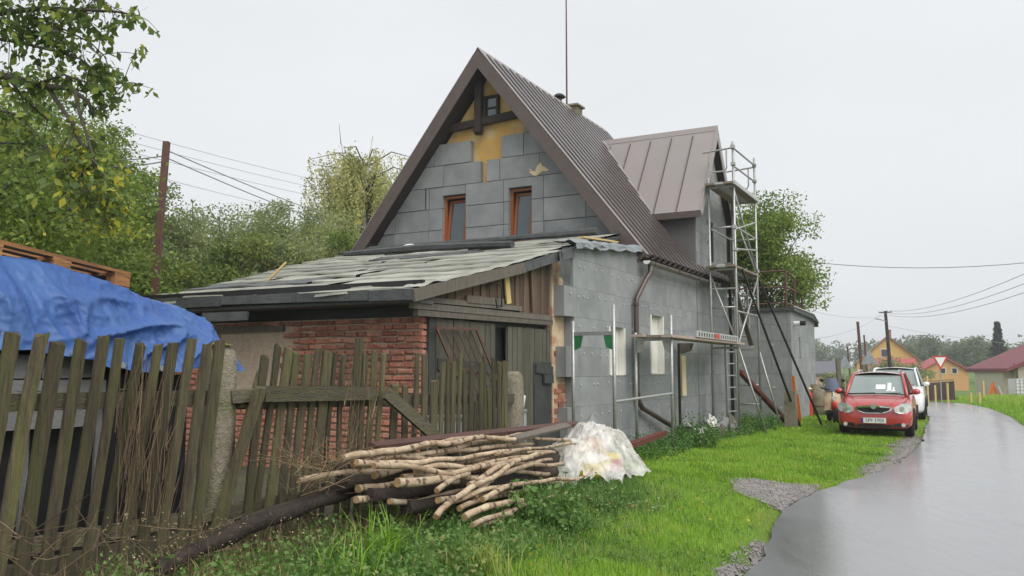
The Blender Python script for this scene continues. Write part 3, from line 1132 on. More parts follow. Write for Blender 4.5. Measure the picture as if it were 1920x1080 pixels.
# roof planes: seamed panels running down the slope
ov = .30           # eaves overhang along the slope run
s_front = -.2
for side in (-1, 1):
    te = WM + side * (WC1 - WM + .28)
    nl = math.hypot(1, WKK)

    def wp(t_, s_, up):
        return (t_ + side * up * WKK / nl, s_, wz(t_) + up / nl)
    s = s_front
    pw = .58
    while s < 4.4:
        e = min(s + pw, 4.4)
        # panel ends where it meets the main roof: where roof_z(s) = wz(t)

        def tend(ss):
            zc = roof_z(ss) - .05
            if ss > APEX_S: return WM
            tt = (WKZ - zc) / WKK
            return WM + side * min(abs(te - WM), max(0, tt)) if zc > wz(te) else te
        ta, tb = tend(s), tend(e)
        mb = MB()
        vs = [wp(WM + side * .0, s + .004, .03), wp(WM + side * .0, e - .004, .03), wp(tb, e - .004, .03), wp(ta, s + .004, .03)]
        vs2 = [wp(WM, s + .004, -.01), wp(WM, e - .004, -.01), wp(tb, e - .004, -.01), wp(ta, s + .004, -.01)]
        mb.add(vs + vs2, [(0, 1, 2, 3), (7, 6, 5, 4), (0, 4, 5, 1), (1, 5, 6, 2), (2, 6, 7, 3), (3, 7, 4, 0)])
        if abs(ta - WM) > .05:
            pn = mb.build('roof_panel', 'seam', house)
            if abs(ta - WM) > .2 and s > s_front + .1:
                p0, p1 = Vector(wp(WM + side * .12, s, .045)), Vector(wp(ta, s, .045))
                MB().bar(p0, p1, .016, .035, up=(side * WKK / nl, 0, 1 / nl)).build('standing_seam', 'brownboard', pn)
        s = e
    # deck + eave + front verge
    vs = [wp(WM, s_front + .03, -.012), wp(te, s_front + .03, -.012), wp(te, 2.2, -.012), wp(WM, 2.9, -.012)]
    vs2 = [wp(WM, s_front + .03, -.12), wp(te, s_front + .03, -.12), wp(te, 2.2, -.12), wp(WM, 2.9, -.12)]
    MB().add(vs + vs2, [(0, 1, 2, 3), (7, 6, 5, 4), (0, 4, 5, 1), (1, 5, 6, 2), (2, 6, 7, 3), (3, 7, 4, 0)]).build('wing_roof_deck', 'darkbeam', house)
    a, c = wp(WM, s_front, .05), wp(te, s_front, .05)
    a2, c2 = wp(WM, s_front, -.16), wp(te, s_front, -.16)
    a = (WM, s_front, WKZ + .05 * nl)
    a2 = (WM, s_front, WKZ - .16 * nl)
    vs = [a, c, c2, a2] + [(p[0], p[1] - .03, p[2]) for p in (a, c, c2, a2)]
    MB().add(vs, [(0, 1, 2, 3), (7, 6, 5, 4), (0, 4, 5, 1), (1, 5, 6, 2), (2, 6, 7, 3)]).build('wing_barge_board', 'seam', house)
    ez = wz(te)
    MB().box((te - .03 + side * .03, s_front - .02, ez - .13), (te + .03 + side * .03, 1.72, ez + .03)).build('eave_fascia', 'brownboard', house)
MB().prism([(WM - .13, wz(WM - .13) + .05), (WM, WKZ + .07), (WM + .13, wz(WM + .13) + .05), (WM, WKZ + .095)], 1, s_front - .03, 3.1).build('wing_ridge_cap', 'seam', house)
# valley flashing where the wing meets the main roof, garden side
v0 = Vector(slope_pt(WM - .05, APEX_S - (APEX_Z - WKZ) / K, .09))
v1 = Vector(slope_pt(WC0 - .3, APEX_S - (APEX_Z - wz(WC0 - .3)) / K, .09))
MB().bar(v0 + Vector((-.06, 0, 0)), v1 + Vector((-.06, 0, 0)), .16, .02, up=(-.4, -.5, .7)).build('valley_flashing', 'seam', house)

# ================================================================== FLAT-ROOFED ANNEXE
ann = thing('annexe', 'flat roofed grey insulated annexe with rusty terrace railing on top', 'annexe', (14.3, -1.0, 0), 'L')
AT0, AT1, AS0, AS1, AZ = 14.3, 18.7, -1.0, 3.6, 3.42
MB().box((AT0 + .1, AS0 + .1, -.3), (AT1, AS1, AZ - .02)).build('wall', 'masonry', ann)
arows = [(-.02 + .5 * k, min(-.02 + .5 * k + .5, AZ - .03), AT0, AT1) for k in range(7)]
SL = (15.62, 1.95, 15.85, 2.62)
boards(ann, ('S', AS0), arows, [SL], None, .0016, .002, seed=31, th_=.1)
arows = [(-.02 + .5 * k, min(-.02 + .5 * k + .5, AZ - .03), AS0 + .102, AS1) for k in range(7)]
boards(ann, ('T', AT0), arows, [], None, .003, .003, seed=32, th_=.1)
sp = []
for k in range(13):
    for j in range(17):
        q = (AT0 + .15 + .26 * j + R.uniform(-.05, .05), .2 + .25 * k + R.uniform(-.04, .04))
        if not (SL[0] - .05 < q[0] < SL[2] + .05 and SL[1] - .05 < q[1] < SL[3] + .05) and q[0] < AT1 - .05: sp.append(q)
dowels(ann, ('S', AS0 - .003), sp, r=.013)
sp = [(AS0 + .35 + .62 * (i % 6) + .2 * (i // 6 % 2), .45 + .62 * (i // 6) + R.uniform(-.05, .05)) for i in range(30)]
dowels(ann, ('T', AT0 - .003), sp, r=.04)
MB().box((SL[0], AS0 + .05, SL[1]), (SL[2], AS0 + .09, SL[3])).build('slit_window', 'darkglass', ann)
# roof edge: slab sagging to the far end, drip edge
mb = MB()
mb.prism([(AT0 - .08, AZ + .07), (AT1 - .9, AZ + .04), (AT1 + .12, AZ - .20), (AT1 + .12, AZ - .34), (AT1 - .05, AZ - .14), (AT0 - .08, AZ - .03)], 1, AS0 - .12, AS1)
mb.build('roof_slab', 'feltdark', ann)
MB().bar((AT0 - .1, AS0 - .13, AZ + .085), (AT1 - .9, AS0 - .13, AZ + .055), .04, .03).build('roof_edge_trim', 'alu', ann)
MB().bar((AT1 - .9, AS0 - .13, AZ + .055), (AT1 + .13, AS0 - .13, AZ - .19), .04, .03).build('roof_edge_trim', 'alu', ann)
lp = MB().tube([(14.75, AS0 - .01, 3.02), (14.75, AS0 - .2, 3.02)], .07, 10).build('wall_lamp', 'whiteplastic', ann)
MB().tube([(14.75, AS0 - .2, 3.02), (14.75, AS0 - .36, 3.02)], .075, 10).build('lamp_hood', 'black', lp)
# railing
rl = [(14.36, 2.4), (14.36, .7), (14.36, -.88), (15.8, -.88), (17.1, -.88)]
for t_, s_ in rl:
    MB().tube([(t_, s_, AZ), (t_, s_, 4.62 if t_ < 15 else 4.52 if t_ < 16 else 4.42)], .034, 6).build('railing_post', 'rust', ann)
for zz in (4.62, 4.12, 3.62):
    MB().tube([(14.36, 2.4, zz), (14.36, -.88, zz)], .03, 6).build('railing_bar', 'rust', ann)
    d_ = -.2 if zz > 4.5 else 0
    MB().tube([(14.36, -.88, zz), (17.1, -.88, zz + d_)], .03, 6).build('railing_bar', 'rust', ann)

# ================================================================== SHED AND LEAN-TO ROOF
shed = thing('brick_shed', 'old brick shed with wooden doors under a sagging felt lean-to roof', 'shed', (-3.77, .25, 0), 'L')
ST0, SS0, SS1 = -3.77, .25, 5.6
RK = .23                      # lean-to roof pitch


def lz(t): return 2.55 + RK * (t + 4.2) - .03 * math.sin((t + 4.2) * .8)


# front wall: mortar core with separate bricks, boarded window on the left
MB().box((ST0 + .03, SS0 + .03, -.3), (ST0 + .28, SS1, 2.27)).build('wall', 'mortar', shed)
MB().prism([(ST0 + .05, -.3), (-.06, -.3), (-.06, lz(-.06) - .15), (ST0 + .05, lz(ST0) - .15)], 1, 4.6, 4.9).build('side_wall', 'mortar', shed)
MB().box((ST0 + .09, SS0 + .05, 2.275), (ST0 + .15, SS1, 2.75)).build('eave_infill', 'blackfoil', shed)
R = random.Random(17)
WIN = (2.62, 3.75, 1.2, 2.12)         # s0,s1,z0,z1
hid = MB()
for k in range(27):
    z = .07 + .0815 * k
    s_ = SS0 - .0 + (0 if k % 2 else -.0)
    first = True
    while s_ < SS1 - .3:
        w = R.choice((.25, .22, .20, .24, .13)) if not first else (.25 if k % 2 else .13)
        first = False
        e = min(s_ + w, SS1 - .3)
        inwin = not (e < WIN[0] or s_ > WIN[1]) and z > WIN[2] - .06 and z < WIN[3]
        vis = z > 1.02 and s_ < 4.0
        if not inwin:
            j = lambda q: q + R.uniform(-.008, .008)
            d = R.uniform(-.014, .008)
            x0, x1 = j(s_ + .008), j(e - .008)
            z0, z1 = j(z + .008), j(z + .070)
            mb = MB() if vis else hid
            f = ST0 + d
            bk = ST0 + .09
            c = .012
            vs = [(bk, x0, z0), (bk, x1, z0), (bk, x1, z1), (bk, x0, z1),
                  (f + c, x0, z0), (f + c, x1, z0), (f + c, x1, z1), (f + c, x0, z1),
                  (j(f), x0 + c, z0 + c), (j(f), x1 - c, z0 + c), (j(f), x1 - c, z1 - c), (j(f), x0 + c, z1 - c)]
            fs = [(0, 1, 5, 4), (1, 2, 6, 5), (2, 3, 7, 6), (3, 0, 4, 7), (4, 5, 9, 8), (5, 6, 10, 9), (6, 7, 11, 10), (7, 4, 8, 11), (8, 9, 10, 11), (3, 2, 1, 0)]
            mb.add(vs, fs)
            if vis: mb.build('brick', 'brick', shed)
        s_ = e
tag(hid.build('low_bricks', 'brick', shed), kind='stuff')
# right-hand return of the corner
for k in range(12, 27):
    z = .07 + .0815 * k
    x0 = ST0 + .015
    MB().box((x0, SS0 - .01 + R.uniform(0, .012), z + .006), (ST0 + (.27 if k % 2 else .14) + .0, SS0 + .06, z + .069), .006).build('brick', 'brick', shed)
MB().box((ST0 + .08, WIN[0], WIN[2]), (ST0 + .11, WIN[1], WIN[3])).build('boarded_window', 'bluegrey', shed)
MB().box((ST0 - .015, WIN[0] - .08, WIN[3] + .005), (ST0 + .1, WIN[1] + .1, WIN[3] + .10), .006).build('window_lintel', 'greywood', shed)

# wooden gable side with doors (faces the road), plane s = .2
SD = .2
# lintel of stacked planks
for i, (z0, z1, t0, t1, o_) in enumerate(((2.28, 2.36, -4.0, -.12, 0), (2.365, 2.45, -4.12, -.16, -.015), (2.455, 2.53, -3.95, -1.2, .012))):
    MB().bar((t0, SD - .02 + o_, z0 + .02 + .0), (t1, SD - .02 + o_, z0 + .06 + .01), .07, z1 - z0 - .006, jit=.006).build('lintel_plank', 'greywood', shed)
# vertical siding above
t = -3.8
while t < -.12:
    w = R.uniform(.10, .17)
    e = min(t + w, -.1)
    d = R.uniform(-.012, .012)
    zt0, zt1 = lz(t) - .1, lz(e) - .1
    zb = 2.50 + R.uniform(-.03, .04) if t < -1.3 else 2.44
    if zt0 > zb + .03:
        MB().prism([(t + .004, zb), (e - .004, zb + R.uniform(-.02, .02)), (e - .004, zt1), (t + .004, zt0)], 1, SD + d, SD + d + .025).build('siding_plank', 'brownwood', shed)
    t = e
MB().prism([(-3.7, 2.3), (-.1, 2.3), (-.1, lz(-.1) - .12), (-3.7, lz(-3.7) - .12)], 1, SD + .06, SD + .09).build('siding_back', 'blackfoil', shed)
MB().bar((-1.62, SD - .045, 2.57), (-1.70, SD - .045, 3.0), .13, .025, up=(0, 1, 0)).build('nailed_board', 'pine', shed)
MB().bar((-2.82, SD - .04, 2.555), (-1.78, SD - .04, 2.58), .03, .10).build('nailed_board', 'greywood', shed)
MB().bar((-.8, SD - .04, 2.5), (-.86, SD - .04, 3.2), .08, .025, up=(0, 1, 0)).build('nailed_board', 'brownwood', shed)
hk = [(-2.35, SD - .08, 2.78), (-2.2, SD - .14, 2.83), (-2.0, SD - .14, 2.78), (-1.98, SD - .12, 2.5), (-2.12, SD - .12, 2.48), (-2.15, SD - .12, 2.6)]
MB().tube(hk, .012, 6).build('iron_hook', 'blacksteel', shed)
# doors: left leaf, dark gap, right leaf
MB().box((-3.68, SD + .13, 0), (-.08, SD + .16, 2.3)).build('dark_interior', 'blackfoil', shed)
MB().box((-3.66, SD + .0, .1), (-3.52, SD + .1, 2.28)).build('door_post', 'doordark', shed)


def door(t0, t1, n, m, zb, zt):
    d = MB().box((t0, SD + .035, zb), (t1, SD + .05, zt - .01)).build('door', m, shed)
    for i in range(n):
        a, e = t0 + (t1 - t0) * i / n, t0 + (t1 - t0) * (i + 1) / n
        q = R.uniform(-.006, .006)
        MB().box((a + .004, SD + .005 + q, zb + R.uniform(-.02, .02)), (e - .004, SD + .03 + q, zt + R.uniform(-.015, 0))).build('door_plank', m, d)
    return d


d1 = door(-3.5, -1.95, 11, 'doorwood', .15, 2.27)
for z in (.55, 1.62):
    MB().bar((-3.48, SD - .012, z + .05), (-2.1, SD - .012, z), .025, .15).build('door_ledge', 'doordark', d1)
MB().box((-3.45, SD - .004, .3), (-2.6, SD + .0, 1.52)).build('door_patch', 'doordark', d1)
d2 = door(-1.55, -.1, 10, 'doorwood', .15, 2.25)
MB().box((-.72, SD - .012, .1), (-.1, SD + .003, 1.72)).build('door_patch', 'doordark', d2)
MB().bar((-.70, SD - .03, 1.62), (-.10, SD - .03, 1.58), .03, .14).build('door_ledge', 'doordark', d2)
MB().bar((-.45, SD - .05, 1.45), (-.12, SD - .05, 1.45), .03, .14).build('door_hasp', 'doordark', d2)
MB().box((-.7, SD - .06, .15), (.3, SD - .02, .62), .01).build('base_panel', 'doordark', shed)

# roof: battens/deck, felt strips lapped up the slope, fascia
OUT = [(-4.22, .06), (-4.22, 5.15), (-1.6, 6.1), (3.9, 7.35)]        # (t, left s edge)


def sleft(t):
    return float(np.interp(t, [-4.22, -1.6, 3.9], [5.75, 6.2, 7.3]))


def sright(t):
    return .07 if t < .2 else .35


deck = MB()
tt = np.linspace(-4.15, 3.85, 17)
vs = []
for t_ in tt:
    for h in (0, -.07):
        vs += [(t_, sright(t_) + .02, lz(t_) - .02 + h), (t_, sleft(t_) - .03, lz(t_) - .02 + h)]
fs = []
for i in range(len(tt) - 1):
    a, c = i * 4, i * 4 + 4
    fs += [(a, a + 1, c + 1, c), (a + 2, c + 2, c + 3, a + 3), (a, c, c + 2, a + 2), (a + 1, a + 3, c + 3, c + 1)]
fs += [(0, 2, 3, 1), (a + 4, a + 5, a + 7, a + 6)]
deck.add(vs, fs).build('roof_deck', 'feltdark', shed)
t = -4.25
ci = 0
while t < 3.8:
    w = R.uniform(.5, .72)
    e = min(t + w + .06, 3.92)
    s0 = sright(t + .2) - .02
    cuts = [s0]
    while cuts[-1] < sleft(t) - .9:
        cuts.append(cuts[-1] + R.uniform(1.6, 3.4))
    cuts[-1] = sleft((t + e) / 2)
    for a, c in zip(cuts, cuts[1:]):
        sd_ = R.uniform(0, 50)

        def fe(u, v, a=a, c=c, t=t, e=e, sd_=sd_):
            s_ = a + (c - a) * v + (.03 if v == 0 else 0)
            tx = t + (e - t) * u
            nz = noise.noise(Vector((s_ * 1.3, tx * 2, sd_)))
            nf = noise.noise(Vector((s_ * 5, tx * 5, sd_)))
            tx += .13 * noise.noise(Vector((s_ * 1.1, sd_, 0))) * (1 - u)
            return (tx, s_, lz(tx) + .012 + .03 * (1 - u) + .026 * nz + .012 * nf)
        nvv = max(4, int((c - a) * 6))
        g = MB().grid(fe, 6, nvv)
        # thickness: turned-down lower edge
        k = len(g.v)
        low = [g.v[j] for j in range(nvv + 1)]
        g.v += [(p[0] - .004, p[1], p[2] - .03) for p in low]
        g.t += [.5] * (nvv + 1)
        g.f += [(j, j + 1, k + j + 1, k + j) for j in range(nvv)]
        m = 'feltdark' if (ci % 11 == 7 or t > 3.0 or (t > 1.6 and R.random() < .35)) else 'felt'
        g.build('roofing_strip', m, shed, fix=False)
        ci += 1
    t += w
# fascia along the eave: several lengths of black-felted board, and rake boards
s_ = .05
while s_ < 5.75:
    e = min(5.77, s_ + R.uniform(.55, 1.5))
    z = lz(-4.2) + .05 + .012 * (s_)
    MB().prism([(s_ + .004, z - .155 + R.uniform(-.02, .02)), (e - .004, z - .155 + R.uniform(-.02, .02)), (e - .004, z - .025), (s_ + .004, z - .025)], 0, -4.28 + R.uniform(-.01, .01), -4.235).build('fascia_board', 'feltdark', shed)
    s_ = e
MB().box((-4.25, 2.75, 2.27), (-4.22, 3.6, 2.38), .01).build('fascia_board', 'feltdark', shed)
MB().box((-4.2, .1, 2.42), (-3.72, 5.7, 2.46)).build('eave_soffit', 'feltdark', shed)
p = [(-4.24, -4.24), ]
for (ta, tb, m, off) in ((-4.26, -1.35, 'greywood', 0), (-1.33, -.1, 'feltdark', .0), (-.12, .35, 'feltdark', -.05)):
    MB().bar((ta, .035 + off, lz(ta) - .05), (tb, .035 + off, lz(tb) - .05), .04, .15, jit=.006).build('rake_board', m, shed)
# folded lip of felt along the rake, hanging flap at the house corner
MB().grid(lambda u, v: (-4.2 + 3.7 * u, .03 + .22 * v, lz(-4.2 + 3.7 * u) + .055 + .03 * noise.noise(Vector((u * 14, v * 3, 9)))), 40, 4).build('rake_felt', 'felt', shed)
MB().grid(lambda u, v: (-.22 + .42 * u, -.01 - .02 * math.sin(3 * v), lz(-.1) + .03 - (.42 + .1 * u) * v + .03 * noise.noise(Vector((u * 4, v * 4, 3)))), 6, 7).build('felt_flap', 'feltdark', shed)
# old gutter-like roll at the back edge, bits lying on the roof
MB().tube([(1.2, 1.6, lz(1.2) + .10), (1.9, 4.0, lz(1.9) + .12), (2.6, 6.7, lz(2.6) + .08)], [.07, .09, .06], 7).build('felt_roll', 'feltdark', shed)
MB().tube([(3.4, .8, lz(3.4) + .12), (3.6, 3.0, lz(3.6) + .1), (3.62, 7.0, lz(3.62) + .1)], [.08, .06, .08], 7).build('felt_roll', 'feltdark', shed)

o = MB().bar((-1.95, 4.62, lz(-1.95) + .06), (-1.8, 4.35, lz(-1.8) + .34), .05, .03).build('batten', 'pine', None, base=(-1.95, 4.62, lz(-1.95)), frame='L')
tag(o, 'short pale batten sticking up from the felt shed roof', 'batten')
mb = MB().grid(lambda u, v: (2.9 + .25 * v, 4.9 + .55 * u, lz(3.0) + .10 + .09 * math.sin(3.1 * u) * math.sin(3.1 * v) + .02 * noise.noise(Vector((u * 5, v * 5, 1)))), 8, 6)
o = mb.build('rag', 'white', None, base=(3.0, 5.1, lz(3.0)), frame='L')
tag(o, 'small crumpled white rag on the roof below the gable', 'rag')

# window grille leaning on the left door
gr = thing('window_grille', 'rusty iron window grille leaning against the shed door', 'grille', (-3.2, .0, .2), 'L')
g0, g1 = Vector((-3.62, .12, 2.13)), Vector((-2.62, .12, 2.15))
h0, h1 = Vector((-2.75, -.28, .3)), Vector((-1.85, -.28, .35))
for a, c in ((g0, g1), (h0, h1), (g0, h0), (g1, h1)):
    MB().bar(a, c, .03, .03).build('frame_bar', 'rust', gr)
for i in range(1, 6):
    MB().tube([g0.lerp(g1, i / 6), h0.lerp(h1, i / 6)], .009, 6).build('bar', 'rust', gr)

# ================================================================== PICKET FENCE
FS = -1.22
fence = thing('picket_fence', 'leaning mossy wooden picket fence with concrete posts', 'fence', (-7, FS, 0), 'L')


def fz(t):
    p = L2W(t, FS)
    return th(p.x, p.y)


def post(t, s, h, w, lean=0.0):
    z0 = fz(t) - .3
    prof = [(0, w * 1.12), (.5, w * 1.05), (h - .12, w), (h - .04, w * .86), (h, w * .5)]
    mb = MB()
    n = 12
    k = 0
    vs, fs = [], []
    for zz, ww in prof:
        for j in range(n):
            a = 2 * math.pi * (j + .5) / n
            r_ = ww / 2 / max(abs(math.cos(a)), abs(math.sin(a))) ** .75
            q = r_ + .006 * noise.noise(Vector((a, zz * 4, t)))
            vs.append((t + q * math.cos(a) + lean * zz, s + q * math.sin(a), z0 + zz + (0)))
    m_ = len(prof)
    for i in range(m_ - 1):
        for j in range(n):
            fs.append((i * n + j, i * n + (j + 1) % n, (i + 1) * n + (j + 1) % n, (i + 1) * n + j))
    fs.append(tuple((m_ - 1) * n + j for j in range(n)))
    return mb.add(vs, fs)


post(-8.33, FS + .14, 1.77 - fz(-8.33) + .3, .19, .01).build('concrete_post', 'concrete', fence, smooth=True)
post(-3.87, FS + .10, 1.58 - fz(-3.87) + .3, .19).build('concrete_post', 'concrete', fence, smooth=True)
post(-10.45, FS + .14, 1.75 - fz(-10.4) + .3, .19).build('concrete_post', 'concrete', fence, smooth=True)
MB().grid(lambda u, v: (-8.33 + .17 * (u - .5), FS + .14 + .17 * (v - .5), 1.775 + .03 * math.sin(3.14 * u) * math.sin(3.14 * v) + .012 * noise.noise(Vector((u * 9, v * 9, 0)))), 7, 7).build('moss_cap', 'moss', fence)
rails = [((-10.6, FS + .06, 1.42), (-8.42, FS + .06, 1.41), .05, .10), ((-8.28, FS + .05, 1.41), (-8.0, FS - .045, 1.415), .045, .09),
         ((-8.06, FS - .05, 1.42), (-6.72, FS - .05, 1.40), .04, .11), ((-8.2, FS + .05, 1.36), (-3.95, FS + .06, 1.27), .05, .09),
         ((-10.6, FS + .06, .62), (-8.42, FS + .06, .6), .05, .10), ((-8.28, FS + .06, .6), (-3.95, FS + .06, .55), .05, .09)]
for a, c, w, h in rails:
    MB().bar(a, c, w, h, jit=.008).build('rail', 'rail', fence)
MB().grid(lambda u, v: (-10.3 + 1.2 * u, FS + .045 + .03 * v, 1.472 + .016 * abs(noise.noise(Vector((u * 12, v * 2, 3)))) * (1 if noise.noise(Vector((u * 5, 0, 7))) > -.1 else 0)), 30, 3).build('rail_moss', 'moss', fence)
# fallen brace lying across the pickets
MB().bar((-6.62, FS - .09, 1.40), (-5.62, FS - .20, .78), .035, .115, up=(.5, 0, 1)).build('fallen_brace', 'rail', fence)
R = random.Random(29)


def picket(t, top, w, lean, out=0.0, zb=None, s=FS):
    zb = fz(t) - .02 if zb is None else zb
    n = 6
    vs, fs = [], []
    ph = R.uniform(0, 50)
    th_ = .022
    for i in range(n + 1):
        k = i / n
        z = zb + (top - zb) * k
        bow = .014 * noise.noise(Vector((k * 2, ph, 0)))
        ww = w * (1 + .10 * noise.noise(Vector((k * 5, ph, 4))))
        x = t + lean * (z - 1.0) + bow
        y = s + out * (z - 1.0) + .01 * noise.noise(Vector((k * 2, ph, 9)))
        tip = R.uniform(-.025, .02) if i == n else 0
        vs += [(x - ww / 2, y, z + tip), (x + ww / 2, y, z + R.uniform(-.03, .02) * (i == n)), (x + ww / 2, y + th_, z), (x - ww / 2, y + th_, z)]
    for i in range(n):
        a = i * 4
        fs += [(a + j, a + (j + 1) % 4, a + 4 + (j + 1) % 4, a + 4 + j) for j in range(4)]
    fs += [(3, 2, 1, 0), (n * 4, n * 4 + 1, n * 4 + 2, n * 4 + 3)]
    MB().add(vs, fs).build('picket', 'picket', fence)


# left bay: evenly spaced, all leaning
t = -10.42
i = 0
for i in range(15):
    picket(t, 1.78 + R.uniform(-.02, .03), R.choice((.07, .078, .085, .06)), .125 + R.uniform(-.03, .025), -.03)
    t += .138 + R.uniform(-.016, .014)
# middle bay: crowded, uneven
for t, top, w, ln in ((-8.22, 1.60, .10, .33), (-8.08, 1.72, .09, .12), (-7.98, 1.76, .07, .14), (-7.86, 1.78, .10, .14), (-7.74, 1.74, .09, .10), (-7.62, 1.72, .10, .12),
                      (-7.50, 1.75, .08, .10), (-7.38, 1.76, .13, .08), (-7.27, 1.74, .05, .07), (-7.12, 1.76, .06, .05), (-6.96, 1.88, .12, .07), (-6.84, 1.75, .08, .06),
                      (-6.72, 1.76, .09, .03), (-6.6, 1.74, .07, .05), (-6.36, 1.48, .12, .02), (-6.18, 1.44, .10, .03), (-6.03, 1.74, .075, .02), (-5.86, 1.74, .11, .02),
                      (-5.7, 1.52, .15, .0), (-5.57, 1.70, .08, .02), (-5.46, 1.73, .07, .02), (-5.35, 1.66, .10, .0), (-5.24, 1.74, .07, .01), (-5.12, 1.64, .09, .0),
                      (-5.0, 1.66, .10, .02), (-4.9, 1.30, .09, .01), (-4.78, 1.68, .09, .0), (-4.69, 1.78, .06, .0), (-4.6, 1.40, .10, .0), (-4.5, 1.72, .08, .0),
                      (-4.4, 1.68, .08, .0), (-4.31, 1.70, .07, .0), (-4.22, 1.70, .075, .0)):
    picket(t, top + R.uniform(-.03, .03), w * .8, ln + R.uniform(-.02, .02), R.uniform(-.03, .01))
# slipped pickets standing askew in front
picket(-8.28, 1.48, .10, .30, -.10, s=FS - .06)

# ================================================================== BLUE TARPAULIN OVER A STACK, PALLET ON TOP
def tarp_top(t):
    t -= .28 * float(sm(-10, -8.4, t))
    return float(np.interp(t, [-10.6, -9.8, -9.1, -8.75, -8.1, -7.62, -7.42], [2.38, 2.42, 2.40, 2.29, 2.14, 2.04, 1.96]))


def tarp_bot(t):
    t -= 0
    return float(np.interp(t, [-10.6, -9.5, -9.1, -8.75, -8.5, -7.9, -7.42], [1.76, 1.74, 1.70, 1.62, 1.58, 1.60, 1.58]))


def tarp_fn(u, v):
    t = -10.6 + 3.04 * min(u, .94) / .94
    end = max(0, (u - .94) / .06)
    zt, zb = tarp_top(t), tarp_bot(t)
    prof = [(1.25, zb + .1), (1.1, zt - .02), (.15, zt), (-.08, zt - .05), (-.30, (zt + zb) / 2), (-.42, zb)]
    kk = [0, .2, .4, .46, .74, 1]
    i = max(j for j in range(5) if kk[j] <= v + 1e-9)
    k = (v - kk[i]) / (kk[i + 1] - kk[i])
    s = prof[i][0] * (1 - k) + prof[i + 1][0] * k
    z = prof[i][1] * (1 - k) + prof[i + 1][1] * k
    f = float(sm(.4, .75, v))
    # folds falling from the top edge, sharper toward the hem, diagonal creases on the right half
    def ridge(x, y, z_, pw): return max(0.0, 1 - 2.3 * abs(noise.noise(Vector((x, y, z_))))) ** pw
    right = float(sm(-9.4, -8.6, t))
    fold = .045 * noise.noise(Vector((t * 1.6, z * 1.2, 0))) * f
    fold += .085 * ridge(t * 2.6 + z * .7, z * .5, 2, 2.5) * f * (1 - .5 * right)
    fold += .07 * ridge(t * 2.2 - z * 3.2, z * 2.2 + t * 1.4, 5, 3) * (.25 + f) * right
    fold += .02 * ridge(t * 6 + z * 1.5, z * 1.6, 11, 3) * f
    cr = .012 * ridge(t * 9 - z * 4, z * 7, 8, 3) + .009 * ridge(t * 17 + z * 6, z * 13, 1, 3) + .002 * noise.noise(Vector((t * 30, z * 30, 6)))
    s -= (fold + cr) * (1 if v > .3 else .2)
    z += (.03 * noise.noise(Vector((t * 3, s * 3, 3)))) * (1 if v < .5 else .4) + .5 * cr * (v < .6)
    if v > .97: z += .035 * noise.noise(Vector((t * 5, 1, 1)))
    if end > 0:
        z = z + (zb - z) * end * .9
        t += .05 * math.sin(end * 2) + .02 * noise.noise(Vector((s * 4, z * 4, 2)))
        s += -.03 * end
    return (t, s, z)


o = MB().grid(tarp_fn, 230, 100).build('tarpaulin', 'tarp', None, smooth=True, base=(-8.8, .3, 1.3), frame='L', fix=False)
tag(o, 'creased blue tarpaulin draped over the stack behind the picket fence', 'tarpaulin')
for k in range(7):
    q = Vector(tarp_fn(.12 + .12 * k, .985)) - Vector((-8.8, .3, 1.3))
    rg_ = MB().lathe([(.012, -.006), (.022, -.006), (.022, .006), (.012, .006)], tuple(q + Vector((0, -.012, .0))), 10, axis=1)
    e_ = rg_.build('eyelet', 'galv', o)
stack = thing('material_stack', 'stack of grey blocks and black foil under the blue tarpaulin', 'stack', (-8.8, .3, 0), 'L')
MB().box((-10.5, -.18, .1), (-7.8, 1.0, 1.56)).build('black_foil_cover', 'blackfoil', stack)
MB().box((-10.4, -.05, 1.56), (-7.9, .95, 1.9)).build('upper_bundle', 'blackfoil', stack)
for i in range(4):
    for k in range(3):
        a = -10.35 + .40 * i + (.1 if k % 2 else 0)
        MB().box((a, -.32, 1.20 + .17 * k), (a + .385, -.19, 1.36 + .17 * k), .006).build('block', 'greyblock', stack)
for k in range(4):
    a = -9.2 + .55 * k
    MB().box((a, -.21, .3), (a + .05, -.185, 1.5)).build('foil_batten', 'greyblock' if k < 2 else 'doordark', stack)
wv = thing('metal_trestle', 'pale metal trestle standing behind the leaning pickets', 'trestle', (-9.9, -.6, .2), 'L')
for a, c in (((-10.2, -.55, 1.05), (-9.95, -.6, .45)), ((-9.72, -.55, 1.08), (-9.95, -.62, .45)), ((-9.95, -.6, .5), (-9.75, -.6, .2)), ((-9.95, -.6, .5), (-10.2, -.6, .2))):
    MB().bar(a, c, .07, .03).build('leg', 'alu', wv)

# pallets lying on the tarp
def pallet(base, ang, tilt, label):
    o = thing('pallet', label, 'pallet', base, 'L')
    M = Matrix.Translation(Vector(base)) @ Matrix.Rotation(ang, 4, 'Z') @ Matrix.Rotation(tilt, 4, 'Y')

    def bx(x0, y0, z0, x1, y1, z1, nm):
        mb = MB().box((x0, y0, z0), (x1, y1, z1), .004)
        mb.v = [tuple(M @ Vector(v)) for v in mb.v]
        mb.build(nm, 'pallet', o)
    for y in (0, .33, .70):
        bx(0, y, 0, 1.2, y + .1, .022, 'bottom_board')
        for x in (0, .53, 1.06):
            bx(x, y, .024, x + .145, y + .1, .10, 'block')
    for x in (0, .53, 1.06):
        bx(x, 0, .102, x + .145, .8, .122, 'stringer_board')
    for y in (0, .18, .36, .53, .70):
        bx(0, y, .124, 1.2, y + .1, .146, 'deck_board')
    return o


pallet((-9.42, .02, 2.36), .02, .11, 'weathered orange-brown wooden pallet lying tilted on the blue tarpaulin')

